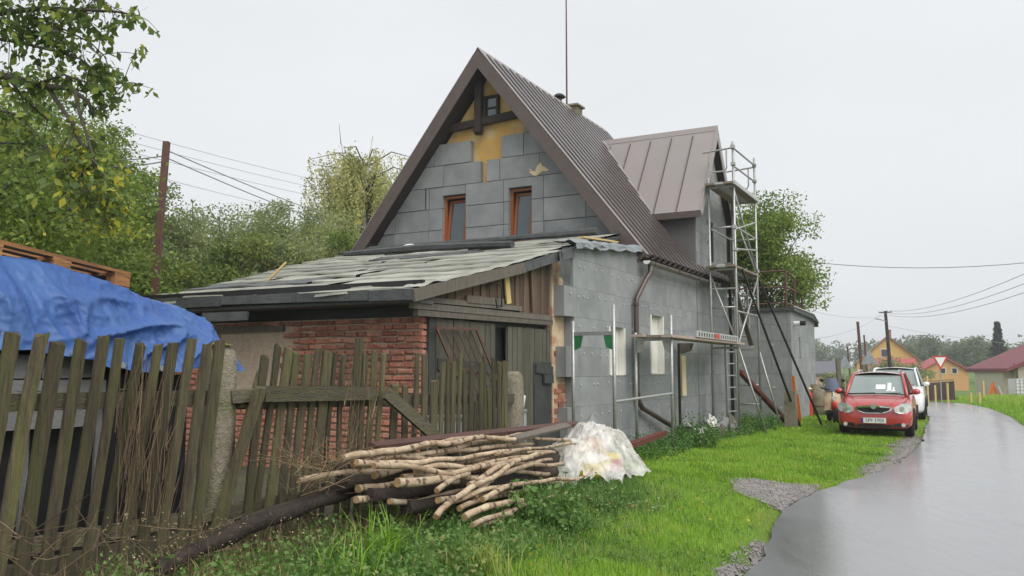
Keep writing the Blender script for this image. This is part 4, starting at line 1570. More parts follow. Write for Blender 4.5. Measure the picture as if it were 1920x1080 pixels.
# barrels behind the fence
for (t, s, r, h, m, lab) in ((-3.15, -.62, .27, .82, 'zinc', 'grey zinc barrel beside the concrete fence post'),
                             (-4.55, -.66, .25, .80, 'bluebarrel', 'pale blue-grey barrel behind the pickets below the iron grille')):
    p = L2W(t, s)
    b_ = thing('barrel', lab, 'barrel', (t, s, th(p.x, p.y)), 'L')
    z = th(p.x, p.y)
    MB().lathe([(r * .96, z), (r, z + .02), (r, z + h * .33), (r * 1.03, z + h * .35), (r, z + h * .37), (r, z + h * .66), (r * 1.03, z + h * .68), (r, z + h * .7), (r, z + h), (r * .93, z + h), (r * .92, z + h - .05)], (t, s, 0), 20).build('drum', m, b_, smooth=True)
    MB().lathe([(r * 1.03, z + h - .02), (r * 1.04, z + h), (r * 1.03, z + h + .015), (r * .95, z + h + .015)], (t, s, 0), 20).build('rim', 'zinc', b_)
o = MB().bar((-3.1, -.7, .6), (-2.98, -.78, 1.28), .13, .03, up=(0, 1, 0)).build('board_offcut', 'white', None, base=(-3.1, -.7, .6), frame='L')
tag(o, 'pale board offcut standing in the zinc barrel', 'board')

# rusty steel pole behind the shed
o = MB().bar((*Vector((-6.36, 15, -.2)),), (-6.12, 15, 5.62), .10, .10, up=(0, 1, 0)).build('steel_pole', 'rust', None, base=(-6.36, 15, 0))
tag(o, 'tall leaning red-brown steel pole rising behind the shed', 'pole')

# ================================================================== BIRCH POLES
def px(x, y, s):
    """where the sight line of a photograph pixel meets the vertical plane at distance s from the facade"""
    F, p = 1620.0, math.atan(153 / 1620)
    r = Vector((0, math.cos(p), math.sin(p))) + Vector((1, 0, 0)) * ((x - 960) / F) - Vector((0, -math.sin(p), math.cos(p))) * ((y - 540) / F)
    c = Vector((0, 0, 1.6))
    k = (O + V * s - c).dot(V) / r.dot(V)
    q = c + r * k
    return ((q - O).dot(U), s, q.z)


R = random.Random(41)


def log(pts, r0, r1, s0, s1, label, group=None, m='birch', name='birch_pole', lift=0, knots=True):
    n = len(pts)
    P = [px(x, y, s0 + (s1 - s0) * i / (n - 1)) for i, (x, y) in enumerate(pts)]
    P = [Vector(p) for p in P]
    # resample with wobble
    Q, RR, TT = [], [], []
    ph = R.uniform(0, 90)
    tot = sum((a - c).length for a, c in zip(P, P[1:]))
    acc = 0
    for i in range(n - 1):
        m_ = max(3, int((P[i + 1] - P[i]).length / .12))
        for j in range(m_ + (i == n - 2)):
            k = j / m_
            p0 = P[max(i - 1, 0)]
            p1, p2 = P[i], P[i + 1]
            p3 = P[min(i + 2, n - 1)]
            q = .5 * ((2 * p1) + (p2 - p0) * k + (2 * p0 - 5 * p1 + 4 * p2 - p3) * k * k + (3 * p1 - p0 - 3 * p2 + p3) * k ** 3)
            d = acc + (p2 - p1).length * k
            Q.append(q + Vector((0, .03 * noise.noise(Vector((d * 2.2, ph, 0))), .03 * noise.noise(Vector((d * 2.2, ph, 5))) + .008 * noise.noise(Vector((d * 9, ph, 5))))))
            RR.append((r0 + (r1 - r0) * d / tot) * (1 + (.16 if m == 'birch' else .45) * noise.noise(Vector((d * 7, ph, 2))) + .10 * max(0, noise.noise(Vector((d * 22, ph, 8))))))
            TT.append(d)
        acc += (P[i + 1] - P[i]).length
    g = P[0] if P[0].z < P[-1].z else P[-1]
    o = MB().tube(Q, RR, 9, tints=TT).build(name, m, None, smooth=False, base=tuple(g), frame='L')
    for pl in o.data.polygons: pl.use_smooth = len(pl.vertices) == 4
    o.data.materials.append(MT['cutwood'])
    for pl in o.data.polygons:
        if len(pl.vertices) > 4 and m == 'birch': pl.material_index = 1
    tag(o, label, 'pole' if m == 'birch' else 'log', group)
    return o


BL, BG = 'pale birch pole with dark knots lying in the heap by the fence', 'birch poles heaped by the picket fence'
LOGS = [([(640, 858), (740, 848), (860, 826), (960, 822), (1075, 828)], .036, .026, -1.75, -1.75),
        ([(670, 850), (790, 838), (900, 824), (985, 818)], .030, .022, -1.60, -1.6),
        ([(668, 866), (760, 868), (850, 862), (930, 848), (1030, 838), (1070, 830)], .034, .022, -1.86, -1.9),
        ([(700, 890), (800, 872), (880, 862), (985, 850)], .04, .03, -1.80, -1.85),
        ([(745, 905), (850, 885), (945, 862), (1040, 848)], .034, .026, -1.9, -2.0),
        ([(815, 896), (880, 880), (960, 865), (1010, 850)], .036, .030, -2.02, -2.05),
        ([(818, 968), (870, 925), (920, 895), (965, 868), (1000, 856)], .034, .026, -2.30, -2.1),
        ([(890, 930), (925, 900), (965, 884), (1020, 870), (1055, 872)], .032, .028, -2.2, -2.12),
        ([(905, 938), (945, 915), (1000, 905), (1060, 898), (1085, 897)], .032, .026, -2.28, -2.2),
        ([(818, 922), (850, 900), (880, 885)], .030, .026, -2.15, -2.1),
        ([(870, 968), (930, 948), (985, 938)], .040, .036, -2.34, -2.3),
        ([(905, 985), (945, 965), (992, 942)], .030, .028, -2.42, -2.36),
        ([(885, 980), (930, 968), (960, 962)], .030, .030, -2.46, -2.4),
        ([(700, 872), (780, 878), (860, 892), (920, 905)], .034, .028, -1.95, -2.1),
        ([(745, 905), (800, 898), (860, 905)], .05, .046, -2.0, -2.1),
        ([(880, 910), (930, 880), (985, 866), (1035, 862)], .034, .026, -2.10, -2.0),
        ([(690, 862), (800, 852), (920, 838), (1000, 832)], .034, .028, -1.68, -1.7),
        ([(850, 940), (905, 918), (960, 910)], .032, .028, -2.22, -2.2),
        ([(820, 938), (880, 930), (950, 925)], .034, .03, -2.18, -2.15),
        ([(930, 850), (980, 845), (1045, 836), (1078, 832)], .022, .016, -1.95, -1.9),
        ([(1060, 905), (1090, 895), (1112, 882)], .022, .016, -2.15, -2.1),
        ([(560, 900), (620, 890), (700, 884)], .034, .03, -1.62, -1.75),
        ([(935, 968), (990, 950), (1040, 930)], .028, .022, -2.32, -2.2),
        ([(720, 858), (800, 860), (900, 872), (990, 884)], .03, .028, -1.72, -1.8),
        ([(860, 950), (910, 935), (1000, 915)], .034, .028, -2.24, -2.1),
        ([(780, 880), (860, 872), (950, 884), (1030, 890)], .034, .03, -1.95, -2.0)]
RL = random.Random(101)
for i in range(22):                     # further poles lower down in the heap
    x0 = RL.uniform(660, 900)
    ln = RL.uniform(130, 330)
    y0 = 880 + (x0 - 700) * .02 + RL.uniform(-22, 62)
    sl_ = RL.uniform(-.22, -.02)
    s_ = -1.62 - (y0 - 860) / 150 * .5 + RL.uniform(-.08, .05)
    LOGS.append(([(x0, y0), (x0 + ln * .35, y0 + ln * .35 * sl_ + RL.uniform(-6, 6)), (x0 + ln * .7, y0 + ln * .7 * sl_ + RL.uniform(-8, 8)), (min(x0 + ln, 1050), y0 + ln * sl_)], RL.uniform(.024, .04), RL.uniform(.02, .03), s_, s_ + RL.uniform(-.08, .08)))
for (pp_, ra, rb, sa, sb_) in LOGS:
    log(pp_, ra * .76, rb * .66, sa, sb_, BL, BG)
DL, DG = 'dark log standing in for shadow and soil at the bottom of the birch heap', 'dark logs under the birch poles'  # their dark tone stands in for shadow and soil under the poles
for lg in [([(640, 905), (720, 895), (800, 880), (900, 880)], .06, .05, -1.72, -1.75), ([(690, 930), (780, 920), (880, 905), (960, 900)], .06, .05, -1.85, -1.9),
           ([(760, 950), (850, 935), (950, 925)], .055, .05, -1.95, -2.0), ([(930, 890), (1000, 875), (1035, 858)], .10, .085, -1.75, -1.8),
           ([(900, 905), (980, 900), (1040, 885)], .08, .07, -1.85, -1.9), ([(620, 880), (700, 872), (800, 862)], .06, .05, -1.5, -1.55)]:
    log(*lg, DL, DG, m='barkdark', name='shadow_log')
log([(290, 1075), (440, 1000), (560, 958), (680, 912)], .06, .05, -1.62, -1.62, 'rotting dark trunk lying along the foot of the fence', m='barkdark', name='rotten_trunk')
log([(450, 985), (560, 945), (640, 912)], .05, .04, -1.5, -1.5, 'thin dark trunk resting behind the rotting one at the fence', m='barkdark', name='rotten_trunk')
# long boards on top of the heap
a, c = px(700, 836, -1.55), px(1085, 793, -1.5)
o = MB().bar(a, c, .10, .035, up=(0, -.3, 1), jit=.006).build('cover_board', 'redboard', None, base=a, frame='L')
tag(o, 'long dark red-brown board laid along the top of the birch heap', 'board')
a, c = px(965, 822, -1.75), px(1065, 797, -1.7)
o = MB().bar(a, c, .09, .03, up=(0, -.5, 1), jit=.006).build('cover_board', 'greywood', None, base=a, frame='L')
tag(o, 'short grey board on the heap beside the plastic sheet', 'board')

# plastic sheet over bags at the end of the heap
def plastic():
    m = bpy.data.materials.new('clear_plastic_sheet')
    m.use_nodes = True
    nt = m.node_tree
    N, K_ = nt.nodes, nt.links
    b = N['Principled BSDF']
    b.inputs['Base Color'].default_value = (.80, .78, .74, 1)
    b.inputs['Roughness'].default_value = .28
    b.inputs['Specular IOR Level'].default_value = .8
    n = N.new('ShaderNodeTexNoise')
    n.inputs['Scale'].default_value = 7
    n.inputs['Detail'].default_value = 6
    tc = N.new('ShaderNodeTexCoord')
    K_.new(tc.outputs['Object'], n.inputs['Vector'])
    r = N.new('ShaderNodeMapRange')
    r.inputs[1].default_value = .3
    r.inputs[2].default_value = .7
    r.inputs[3].default_value = .22
    r.inputs[4].default_value = .72
    K_.new(n.outputs[0], r.inputs[0])
    tr = N.new('ShaderNodeBsdfTransparent')
    mx = N.new('ShaderNodeMixShader')
    K_.new(r.outputs[0], mx.inputs[0])
    K_.new(tr.outputs[0], mx.inputs[1])
    K_.new(b.outputs[0], mx.inputs[2])
    K_.new(mx.outputs[0], N['Material Output'].inputs[0])
    return m


MT['plastic'] = plastic()
PC = Vector(px(1115, 885, -1.75))
gz_ = th(*L2W(PC.x, -1.75).xy)


LUMPS = [(-.55, .05, .50, .34), (-.12, 0, .66, .36), (.28, -.04, .58, .34), (.58, -.05, .34, .26)]


def sheet(u, v):
    an = 2 * math.pi * u
    r = v
    f = float(sm(.35, 1, r))
    wob = 1 + .10 * noise.noise(Vector((math.cos(an) * 1.6, math.sin(an) * 1.6, 3))) + .13 * f * (1 - 2 * abs(noise.noise(Vector((math.cos(an) * 5, math.sin(an) * 5, r)))))
    x = math.cos(an) * 1.0 * r * wob
    y = math.sin(an) * .50 * r * wob
    h = 0.0
    for lx, ly, lh, lr in LUMPS:
        q = ((x - lx) ** 2 + (y - ly) ** 2) / lr ** 2
        h = max(h, lh * math.exp(-.55 * q ** 1.5))
    h = max(h, .02 + .05 * (1 - r))
    rg = lambda a_, b_, c_, p_: max(0.0, 1 - 2.3 * abs(noise.noise(Vector((a_, b_, c_))))) ** p_
    h += .05 * rg(x * 3.5 + y * 2, y * 4, 1, 2.5) + .035 * rg(x * 8 - y * 5, y * 7 + h * 4, 5, 2.5) + .018 * rg(x * 17, y * 15 + h * 9, 9, 2) - .03
    return (PC.x + x, PC.y + y, max(gz_ + .015, gz_ + h))


o = MB().grid(sheet, 150, 60).build('plastic_sheet', 'plastic', None, smooth=True, base=(PC.x, PC.y, gz_), frame='L', fix=False)
tag(o, 'crumpled translucent plastic sheet over bags beside the birch heap', 'plastic sheet')


def sack(c, sx, sy, sz, m, lab, band=None):
    bg = thing('sack', lab, 'sack', c, 'L')
    mb = MB()

    def f(u, v):
        a, p_ = 2 * math.pi * u, math.pi * (v - .5)
        q = lambda w: math.copysign(abs(w) ** .6, w)
        x, y, z = q(math.cos(a)) * q(math.cos(p_)) * sx, q(math.sin(a)) * q(math.cos(p_)) * sy, (q(math.sin(p_)) + 1) * sz
        k = 1 + .1 * noise.noise(Vector((x * 6, y * 6, z * 6)))
        return (c[0] + x * k, c[1] + y * k, c[2] + z * k)
    mb.grid(f, 18, 12).build('body', m, bg, smooth=True)
    if band:
        MB().grid(lambda u, v: tuple(Vector(f(.5 + u * .5, .35 + .25 * v)) + Vector((0, -.012, 0))), 12, 4).build('print_band', band, bg, smooth=True)
    return bg


sack((PC.x - .18, PC.y, gz_), .30, .2, .17, 'white', 'white sack with yellow print under the plastic sheet', 'yellow')
sack((PC.x + .30, PC.y - .08, gz_ + .04), .16, .13, .13, 'yellow', 'small yellow bag with red print under the plastic sheet', 'red')
sack((PC.x + .1, PC.y + .12, gz_), .36, .16, .24, 'plaster', 'pale brown sack standing behind the others under the plastic')
o = MB().box((PC.x + .12, PC.y - .36, gz_), (PC.x + .40, PC.y - .24, gz_ + .09), .008).build('wood_block', 'brownwood', None, base=(PC.x + .2, PC.y - .3, gz_), frame='L')
tag(o, 'short brown wood block in the grass at the hem of the plastic', 'block')

# ================================================================== SCAFFOLDING
def gzl(t, s):
    p = L2W(t, s)
    return th(p.x, p.y)


low = thing('facade_scaffold', 'low steel frame scaffold with one plank deck along the grey facade', 'scaffold', (2.8, -.55, gzl(2.8, -.55)), 'L')
SR, SF = -.2, -.9
for t_ in (-.1, 2.82):
    for s_ in (SR, SF):
        top = 2.62 if s_ == SF else (2.3 if t_ > 0 else 2.38)
        MB().tube([(t_, s_, gzl(t_, s_)), (t_, s_, top)], .03, 8).build('upright', 'galv', low, smooth=True)
    MB().bar((t_, SR, 2.17), (t_, SF, 2.17), .04, .06).build('transom', 'galv', low)
    for s_, d in ((SR, -1), (SF, 1)):
        MB().prism([(s_, 2.14), (s_ + d * .17, 2.14), (s_ + d * .13, 1.95), (s_, 1.90)], 0, t_ - .012, t_ + .012).build('gusset', 'galvgreen' if t_ < 1 else 'galv', low)
MB().tube([(-.1, SF, 1.10), (2.82, SF, 1.16)], .023, 7).build('guard_rail', 'galv', low)
# planks from the second frame to the tower
MB().bar((2.45, -.35, 2.23), (4.2, -.35, 2.23), .25, .045).build('deck_plank', 'pinkplank', low)
MB().bar((2.6, -.62, 2.22), (8.3, -.62, 2.22), .26, .045).build('deck_plank', 'deckwood', low)
MB().bar((2.6, -.88, 2.22), (8.3, -.88, 2.22), .22, .05).build('deck_plank', 'pinkplank', low)
MB().bar((6.0, -.42, 2.30), (9.6, -.42, 2.30), .25, .045).build('deck_plank', 'deckwood', low)
MB().box((4.1, -1.02, 2.25), (7.5, -.99, 2.38)).build('toe_board', 'alu', low)
for i in range(17):
    if i in (7, 8): continue
    MB().box((4.25 + .19 * i, -1.026, 2.275), (4.31 + .19 * i, -1.0205, 2.35)).build('toe_board_hole', 'doordark', low)
MB().box((5.5, -1.026, 2.265), (5.85, -1.0205, 2.365)).build('red_mark', 'red', low)

tw = thing('scaffold_tower', 'tall galvanised steel scaffold tower rising past the dormer wing', 'scaffold', (9.1, -.55, gzl(9.1, -.55)), 'L')
for t_ in (7.95, 10.28):
    for s_ in (SR - .08, SF):
        top = 6.3 if s_ > -.5 else (7.15 if t_ < 9 else 7.25)
        MB().tube([(t_, s_, gzl(t_, s_)), (t_, s_, top)], .03, 8).build('upright', 'galv', tw, smooth=True)
    for z in (2.12, 4.02, 6.05):
        MB().bar((t_, SR - .08, z), (t_, SF, z), .04, .05).build('transom', 'galv', tw)
    MB().tube([(t_, SR - .08, 3.55), (t_, SF, 3.55)], .023, 6).build('transom', 'galv', tw)
for z, ext in ((4.08, .0), (6.10, .0)):
    for k, s_ in enumerate((-.36, -.60, -.82)):
        MB().bar((7.7, s_, z), (10.45, s_, z), .215, .05).build('deck', 'deckwood' if k != 1 else 'alu', tw)
MB().bar((7.75, -.96, 6.1), (10.4, -.96, 6.1), .04, .09).build('toe_board', 'alu', tw)
# guard rails and braces
for a, c in (((7.95, SF, 7.0), (10.28, SF, 7.05)), ((7.95, SF, 6.55), (10.28, SF, 6.6)), ((7.95, SF, 4.98), (10.28, SF, 5.5)), ((10.28, SF, 4.15), (7.95, SF, 5.95)),
             ((7.95, SF, 2.15), (10.28, SF, 3.95)), ((7.95, SF, 4.5), (10.28, SF, 4.75)), ((7.95, SF, 3.0), (10.28, SF, 3.0)),
             ((7.95, SF, 2.2), (8.1, -1.5, .08)), ((10.28, SF, 2.1), (10.4, -1.4, .06)), ((10.28, SF, 1.2), (10.28, SR - .08, 1.2)), ((10.28, SF, .7), (10.28, SR - .08, .7)),
             ((7.95, SR - .08, 5.05), (10.28, SR - .08, 5.05)), ((7.95, SF, 5.05), (10.28, SF, 5.05)), ((7.95, SF, 5.05), (7.95, SR - .08, 5.05)), ((10.28, SF, 5.05), (10.28, SR - .08, 5.05)),
             ((7.95, SF, 3.1), (7.95, SR - .08, 3.1)), ((10.28, SF, 4.1), (10.28, SR - .08, 5.9)), ((7.95, SF, 2.2), (7.95, SR - .08, 3.9))):
    MB().tube([a, c], .024, 7).build('brace', 'galv', tw, smooth=True)
# end guard frames at the top
for t_ in (7.95, 10.28):
    MB().tube([(t_, SR + .05, 6.95), (t_, SF, 7.0), ], .023, 7).build('end_rail', 'galv', tw)
    MB().tube([(t_, -.32, 6.95), (t_, -.32, 6.52), (t_, -.40, 6.44), (t_, -.70, 6.44), (t_, -.74, 6.52), (t_, -.74, 6.98)], .02, 7).build('end_frame', 'galv', tw)
for t_, z in ((7.95, 7.02), (7.95, 6.6), (10.28, 7.05), (10.28, 6.62), (7.95, 4.5), (7.95, 5.05), (10.28, 4.2)):
    MB().box((t_ - .05, SF - .05, z - .04), (t_ + .05, SF + .05, z + .04), .01).build('coupler', 'galv', tw)
# things left on the decks
for i, (t_, z, lab) in enumerate(((8.1, 4.106, 'bent offcut of pipe lying on the middle deck of the scaffold tower'),)):
    o = MB().tube([(t_, -.4, z + .04), (t_ + .3, -.45, z + .08), (t_ + .55, -.6, z + .05)], .035, 7).build('pipe_offcut', 'galv', None, base=(t_, -.4, z), frame='L')
    tag(o, lab, 'pipe')


def ladder(a, c, w, n, lab, wd=(0, 1, 0)):
    a, c, wd = Vector(a), Vector(c), Vector(wd).normalized()
    ld = thing('ladder', lab, 'ladder', tuple(a), 'L')
    for k in (-.5, .5):
        MB().bar(a + wd * (w * k), c + wd * (w * k), .03, .06, up=wd.cross(c - a)).build('stile', 'galv', ld)
    for i in range(n):
        p = a.lerp(c, (i + .7) / (n + .4))
        MB().tube([p - wd * w * .5, p + wd * w * .5], .018, 6).build('rung', 'galv', ld)


ladder((8.9, -.50, gzl(8.9, -.5)), (9.05, -.45, 2.25), .42, 7, 'short aluminium ladder standing inside the foot of the scaffold tower', (.9, -.32, 0))
ladder((9.9, -.62, 2.28), (10.2, -.5, 4.3), .40, 7, 'aluminium ladder leaning from the low deck to the middle deck of the tower', (.9, -.42, 0))

for name, m, lab, a, c, w in (('timber_prop', 'greywood', 'thick weathered timber leaning from the eaves to the scaffold deck', (8.3, -.62, 4.2), (10.1, -.75, 2.25), .12),
                              ('steel_prop', 'blacksteel', 'thin black steel prop leaning beside the scaffold tower near the concrete stub', (8.35, SF - .06, 4.05), (11.2, -1.75, .02), .05),
                              ('steel_prop', 'blacksteel', 'long black steel prop with white foot slanting down to the annexe corner', (10.2, SF - .07, 3.95), (12.4, -2.1, .05), .05),
                              ('steel_channel', 'redsteel', 'red primed steel channel leaning at the foot of the scaffold tower', (9.3, -.62, 1.55), (11.6, -1.35, .12), .13)):
    ml = MB().bar(a, c, w, w * .7)
    tag(ml.build(name, m, None, base=c, frame='L'), lab, 'prop' if 'prop' in name else 'beam')
pr = thing('wall_prop', 'slim dark prop with a bracket standing against the grey facade', 'prop', (5.8, -.12, gzl(5.8, -.1)), 'L')
MB().bar((5.8, -.12, gzl(5.8, -.12)), (5.8, -.12, 2.18), .05, .05).build('pole', 'blacksteel', pr)
MB().prism([(-.15, 2.18), (-.42, 2.18), (-.36, 2.02), (-.15, 1.95)], 0, 5.78, 5.95).build('bracket', 'greywood', pr)
MB().box((6.15, -.10, 1.0), (6.35, -.012, 1.9), .03).build('foam_gap', 'foamseal', pr)

# bits at the wall foot
R = random.Random(77)
o = MB().lathe([(.13, gzl(4.95, -.35)), (.17, gzl(4.95, -.35) + .34), (.15, gzl(4.95, -.35) + .34)], (5.15, -.42, 0), 14).build('bucket', 'black', None, base=(5.15, -.42, gzl(5.15, -.42)), frame='L')
tag(o, 'black plastic bucket at the wall foot below the downpipe end', 'bucket')
for i in range(22):
    t_, s_ = R.uniform(5.9, 8.6), R.uniform(-.85, -.2)
    z = gzl(t_, s_) + R.uniform(.05, .2) + .22 * max(0, 1 - abs(t_ - 7.2)) * (1 + s_)
    w = R.uniform(.12, .4)
    mb = MB().bar((t_, s_, z), (t_ + R.uniform(-.35, .35), s_ + R.uniform(-.1, .15), z + R.uniform(-.05, .25)), w * .6, .03, up=(R.uniform(-.5, .5), -.8, .6), jit=.02)
    o = mb.build('rubble_scrap', R.choice(('white', 'greyblock', 'eps', 'white', 'greywood')), None, base=(t_, s_, gzl(t_, s_)), frame='L')
    tag(o, 'scrap of board in the rubble heap at the facade foot', 'scrap', 'rubble scraps at the wall foot')
a, c = px(1180, 836, -1.1), px(1245, 812, -.95)
o = MB().bar(a, c, .12, .08, jit=.004).build('steel_beam', 'redsteel', None, base=a, frame='L')
tag(o, 'short red-brown steel beam lying in weeds beside the plastic sheet', 'beam')
o = MB().bar((.75, -.10, .45), (1.15, -.06, .72), .3, .03, up=(0, -1, .3)).build('slate_offcut', 'eps', None, base=(.9, -.1, .3), frame='L')
tag(o, 'grey board offcut leaning on the facade beside the birch heap', 'board')

sb = thing('concrete_stub', 'short square mossy concrete post in the lawn before the annexe', 'post', (10.8, -1.5, gzl(10.8, -1.5)), 'L')
z = gzl(10.8, -1.5)
MB().box((10.65, -1.72, z - .1), (10.95, -1.42, z + .44), .012).build('lower_block', 'concrete', sb)
MB().box((10.66, -1.71, z + .45), (10.94, -1.43, z + .98), .012).build('upper_block', 'concrete', sb)
op = thing('orange_posts', 'pair of orange plastic marker posts standing by the annexe wall', 'post', (13.2, -1.05, .03), 'L')
MB().bar((13.3, -1.3, .0), (13.2, -1.22, 1.42), .08, .06).build('post', 'orange', op)
MB().bar((13.42, -1.36, .0), (13.32, -1.3, .9), .07, .05).build('post', 'orange', op)

# white tank, barrel and clutter beyond the annexe
tk = thing('white_tank', 'white rounded plastic tank behind the annexe corner', 'tank', (10.35, 31.5, th(10.35, 31.5)))
MB().lathe([(.62, 0), (.66, .05), (.66, .95), (.64, 1.15), (.55, 1.40), (.40, 1.58), (.2, 1.68), (.02, 1.70)], (10.35, 31.5, th(10.35, 31.5)), 24).build('shell', 'whiteplastic', tk, smooth=True)
MB().lathe([(.14, 1.66), (.14, 1.74), (.02, 1.75)], (10.35, 31.5, th(10.35, 31.5)), 12).build('lid', 'whiteplastic', tk)
br = thing('rain_barrel', 'mossy grey-green barrel standing in front of the white tank', 'barrel', (10.25, 29.2, th(10.25, 29.2)))
z = th(10.25, 29.2)
MB().lathe([(.26, z), (.29, z + .3), (.30, z + .6), (.27, z + 1.05), (.24, z + 1.06)], (10.25, 29.2, 0), 16).build('drum', 'concrete', br, smooth=True)
MB().lathe([(.30, z + .30), (.31, z + .33), (.30, z + .36)], (10.25, 29.2, 0), 16).build('hoop', 'rust', br)
rd = thing('red_canister', 'tall red canister beside the annexe end', 'canister', (9.85, 28.9, th(9.85, 28.9)))
MB().lathe([(.10, z), (.11, z + .05), (.11, z + .72), (.06, z + .80), (.05, z + .86)], (9.86, 28.9, 0), 12).build('body', 'red', rd)
MB().lathe([(.07, z + .86), (.12, z + .90), (.05, z + .96)], (9.86, 28.9, 0), 10).build('cap', 'foamseal', rd)
o = MB().bar((11.55, 30.6, 0), (11.5, 30.6, 2.0), .13, .13).build('gate_post', 'greywood', None, base=(11.55, 30.6, 0))
tag(o, 'weathered wooden gate post behind the scooter', 'post')

# ================================================================== CARS
def paint(name, c, rough=.28):
    m = mat(name, c, tuple(v * .93 for v in c), rough=rough, scale=1.5, spec=.6, coat=.8)
    m.node_tree.nodes['Principled BSDF'].inputs['Coat Roughness'].default_value = .06
    return m


MT['redpaint'] = paint('red_car_paint', (.42, .035, .03))
MT['whitepaint'] = paint('white_car_paint', (.80, .80, .80))
MT['carglass'] = mat('windscreen_glass', (.34, .40, .38), (.26, .31, .295), rough=.06, spec=1.0, metal=.35, scale=1.2)  # pale base colour puts the reflected sky into the glass
MT['chrome'] = mat('chrome', (.75, .75, .75), rough=.15, metal=1.0)
MT['lamp'] = mat('headlamp_glass', (.70, .72, .70), (.42, .44, .43), rough=.08, spec=1, coat=1, scale=9)
MT['plate'] = mat('white_plate', (.74, .75, .72), (.70, .71, .68), rough=.4)
MT['plateblue'] = mat('blue_plate_strip', (.02, .05, .3), rough=.4)


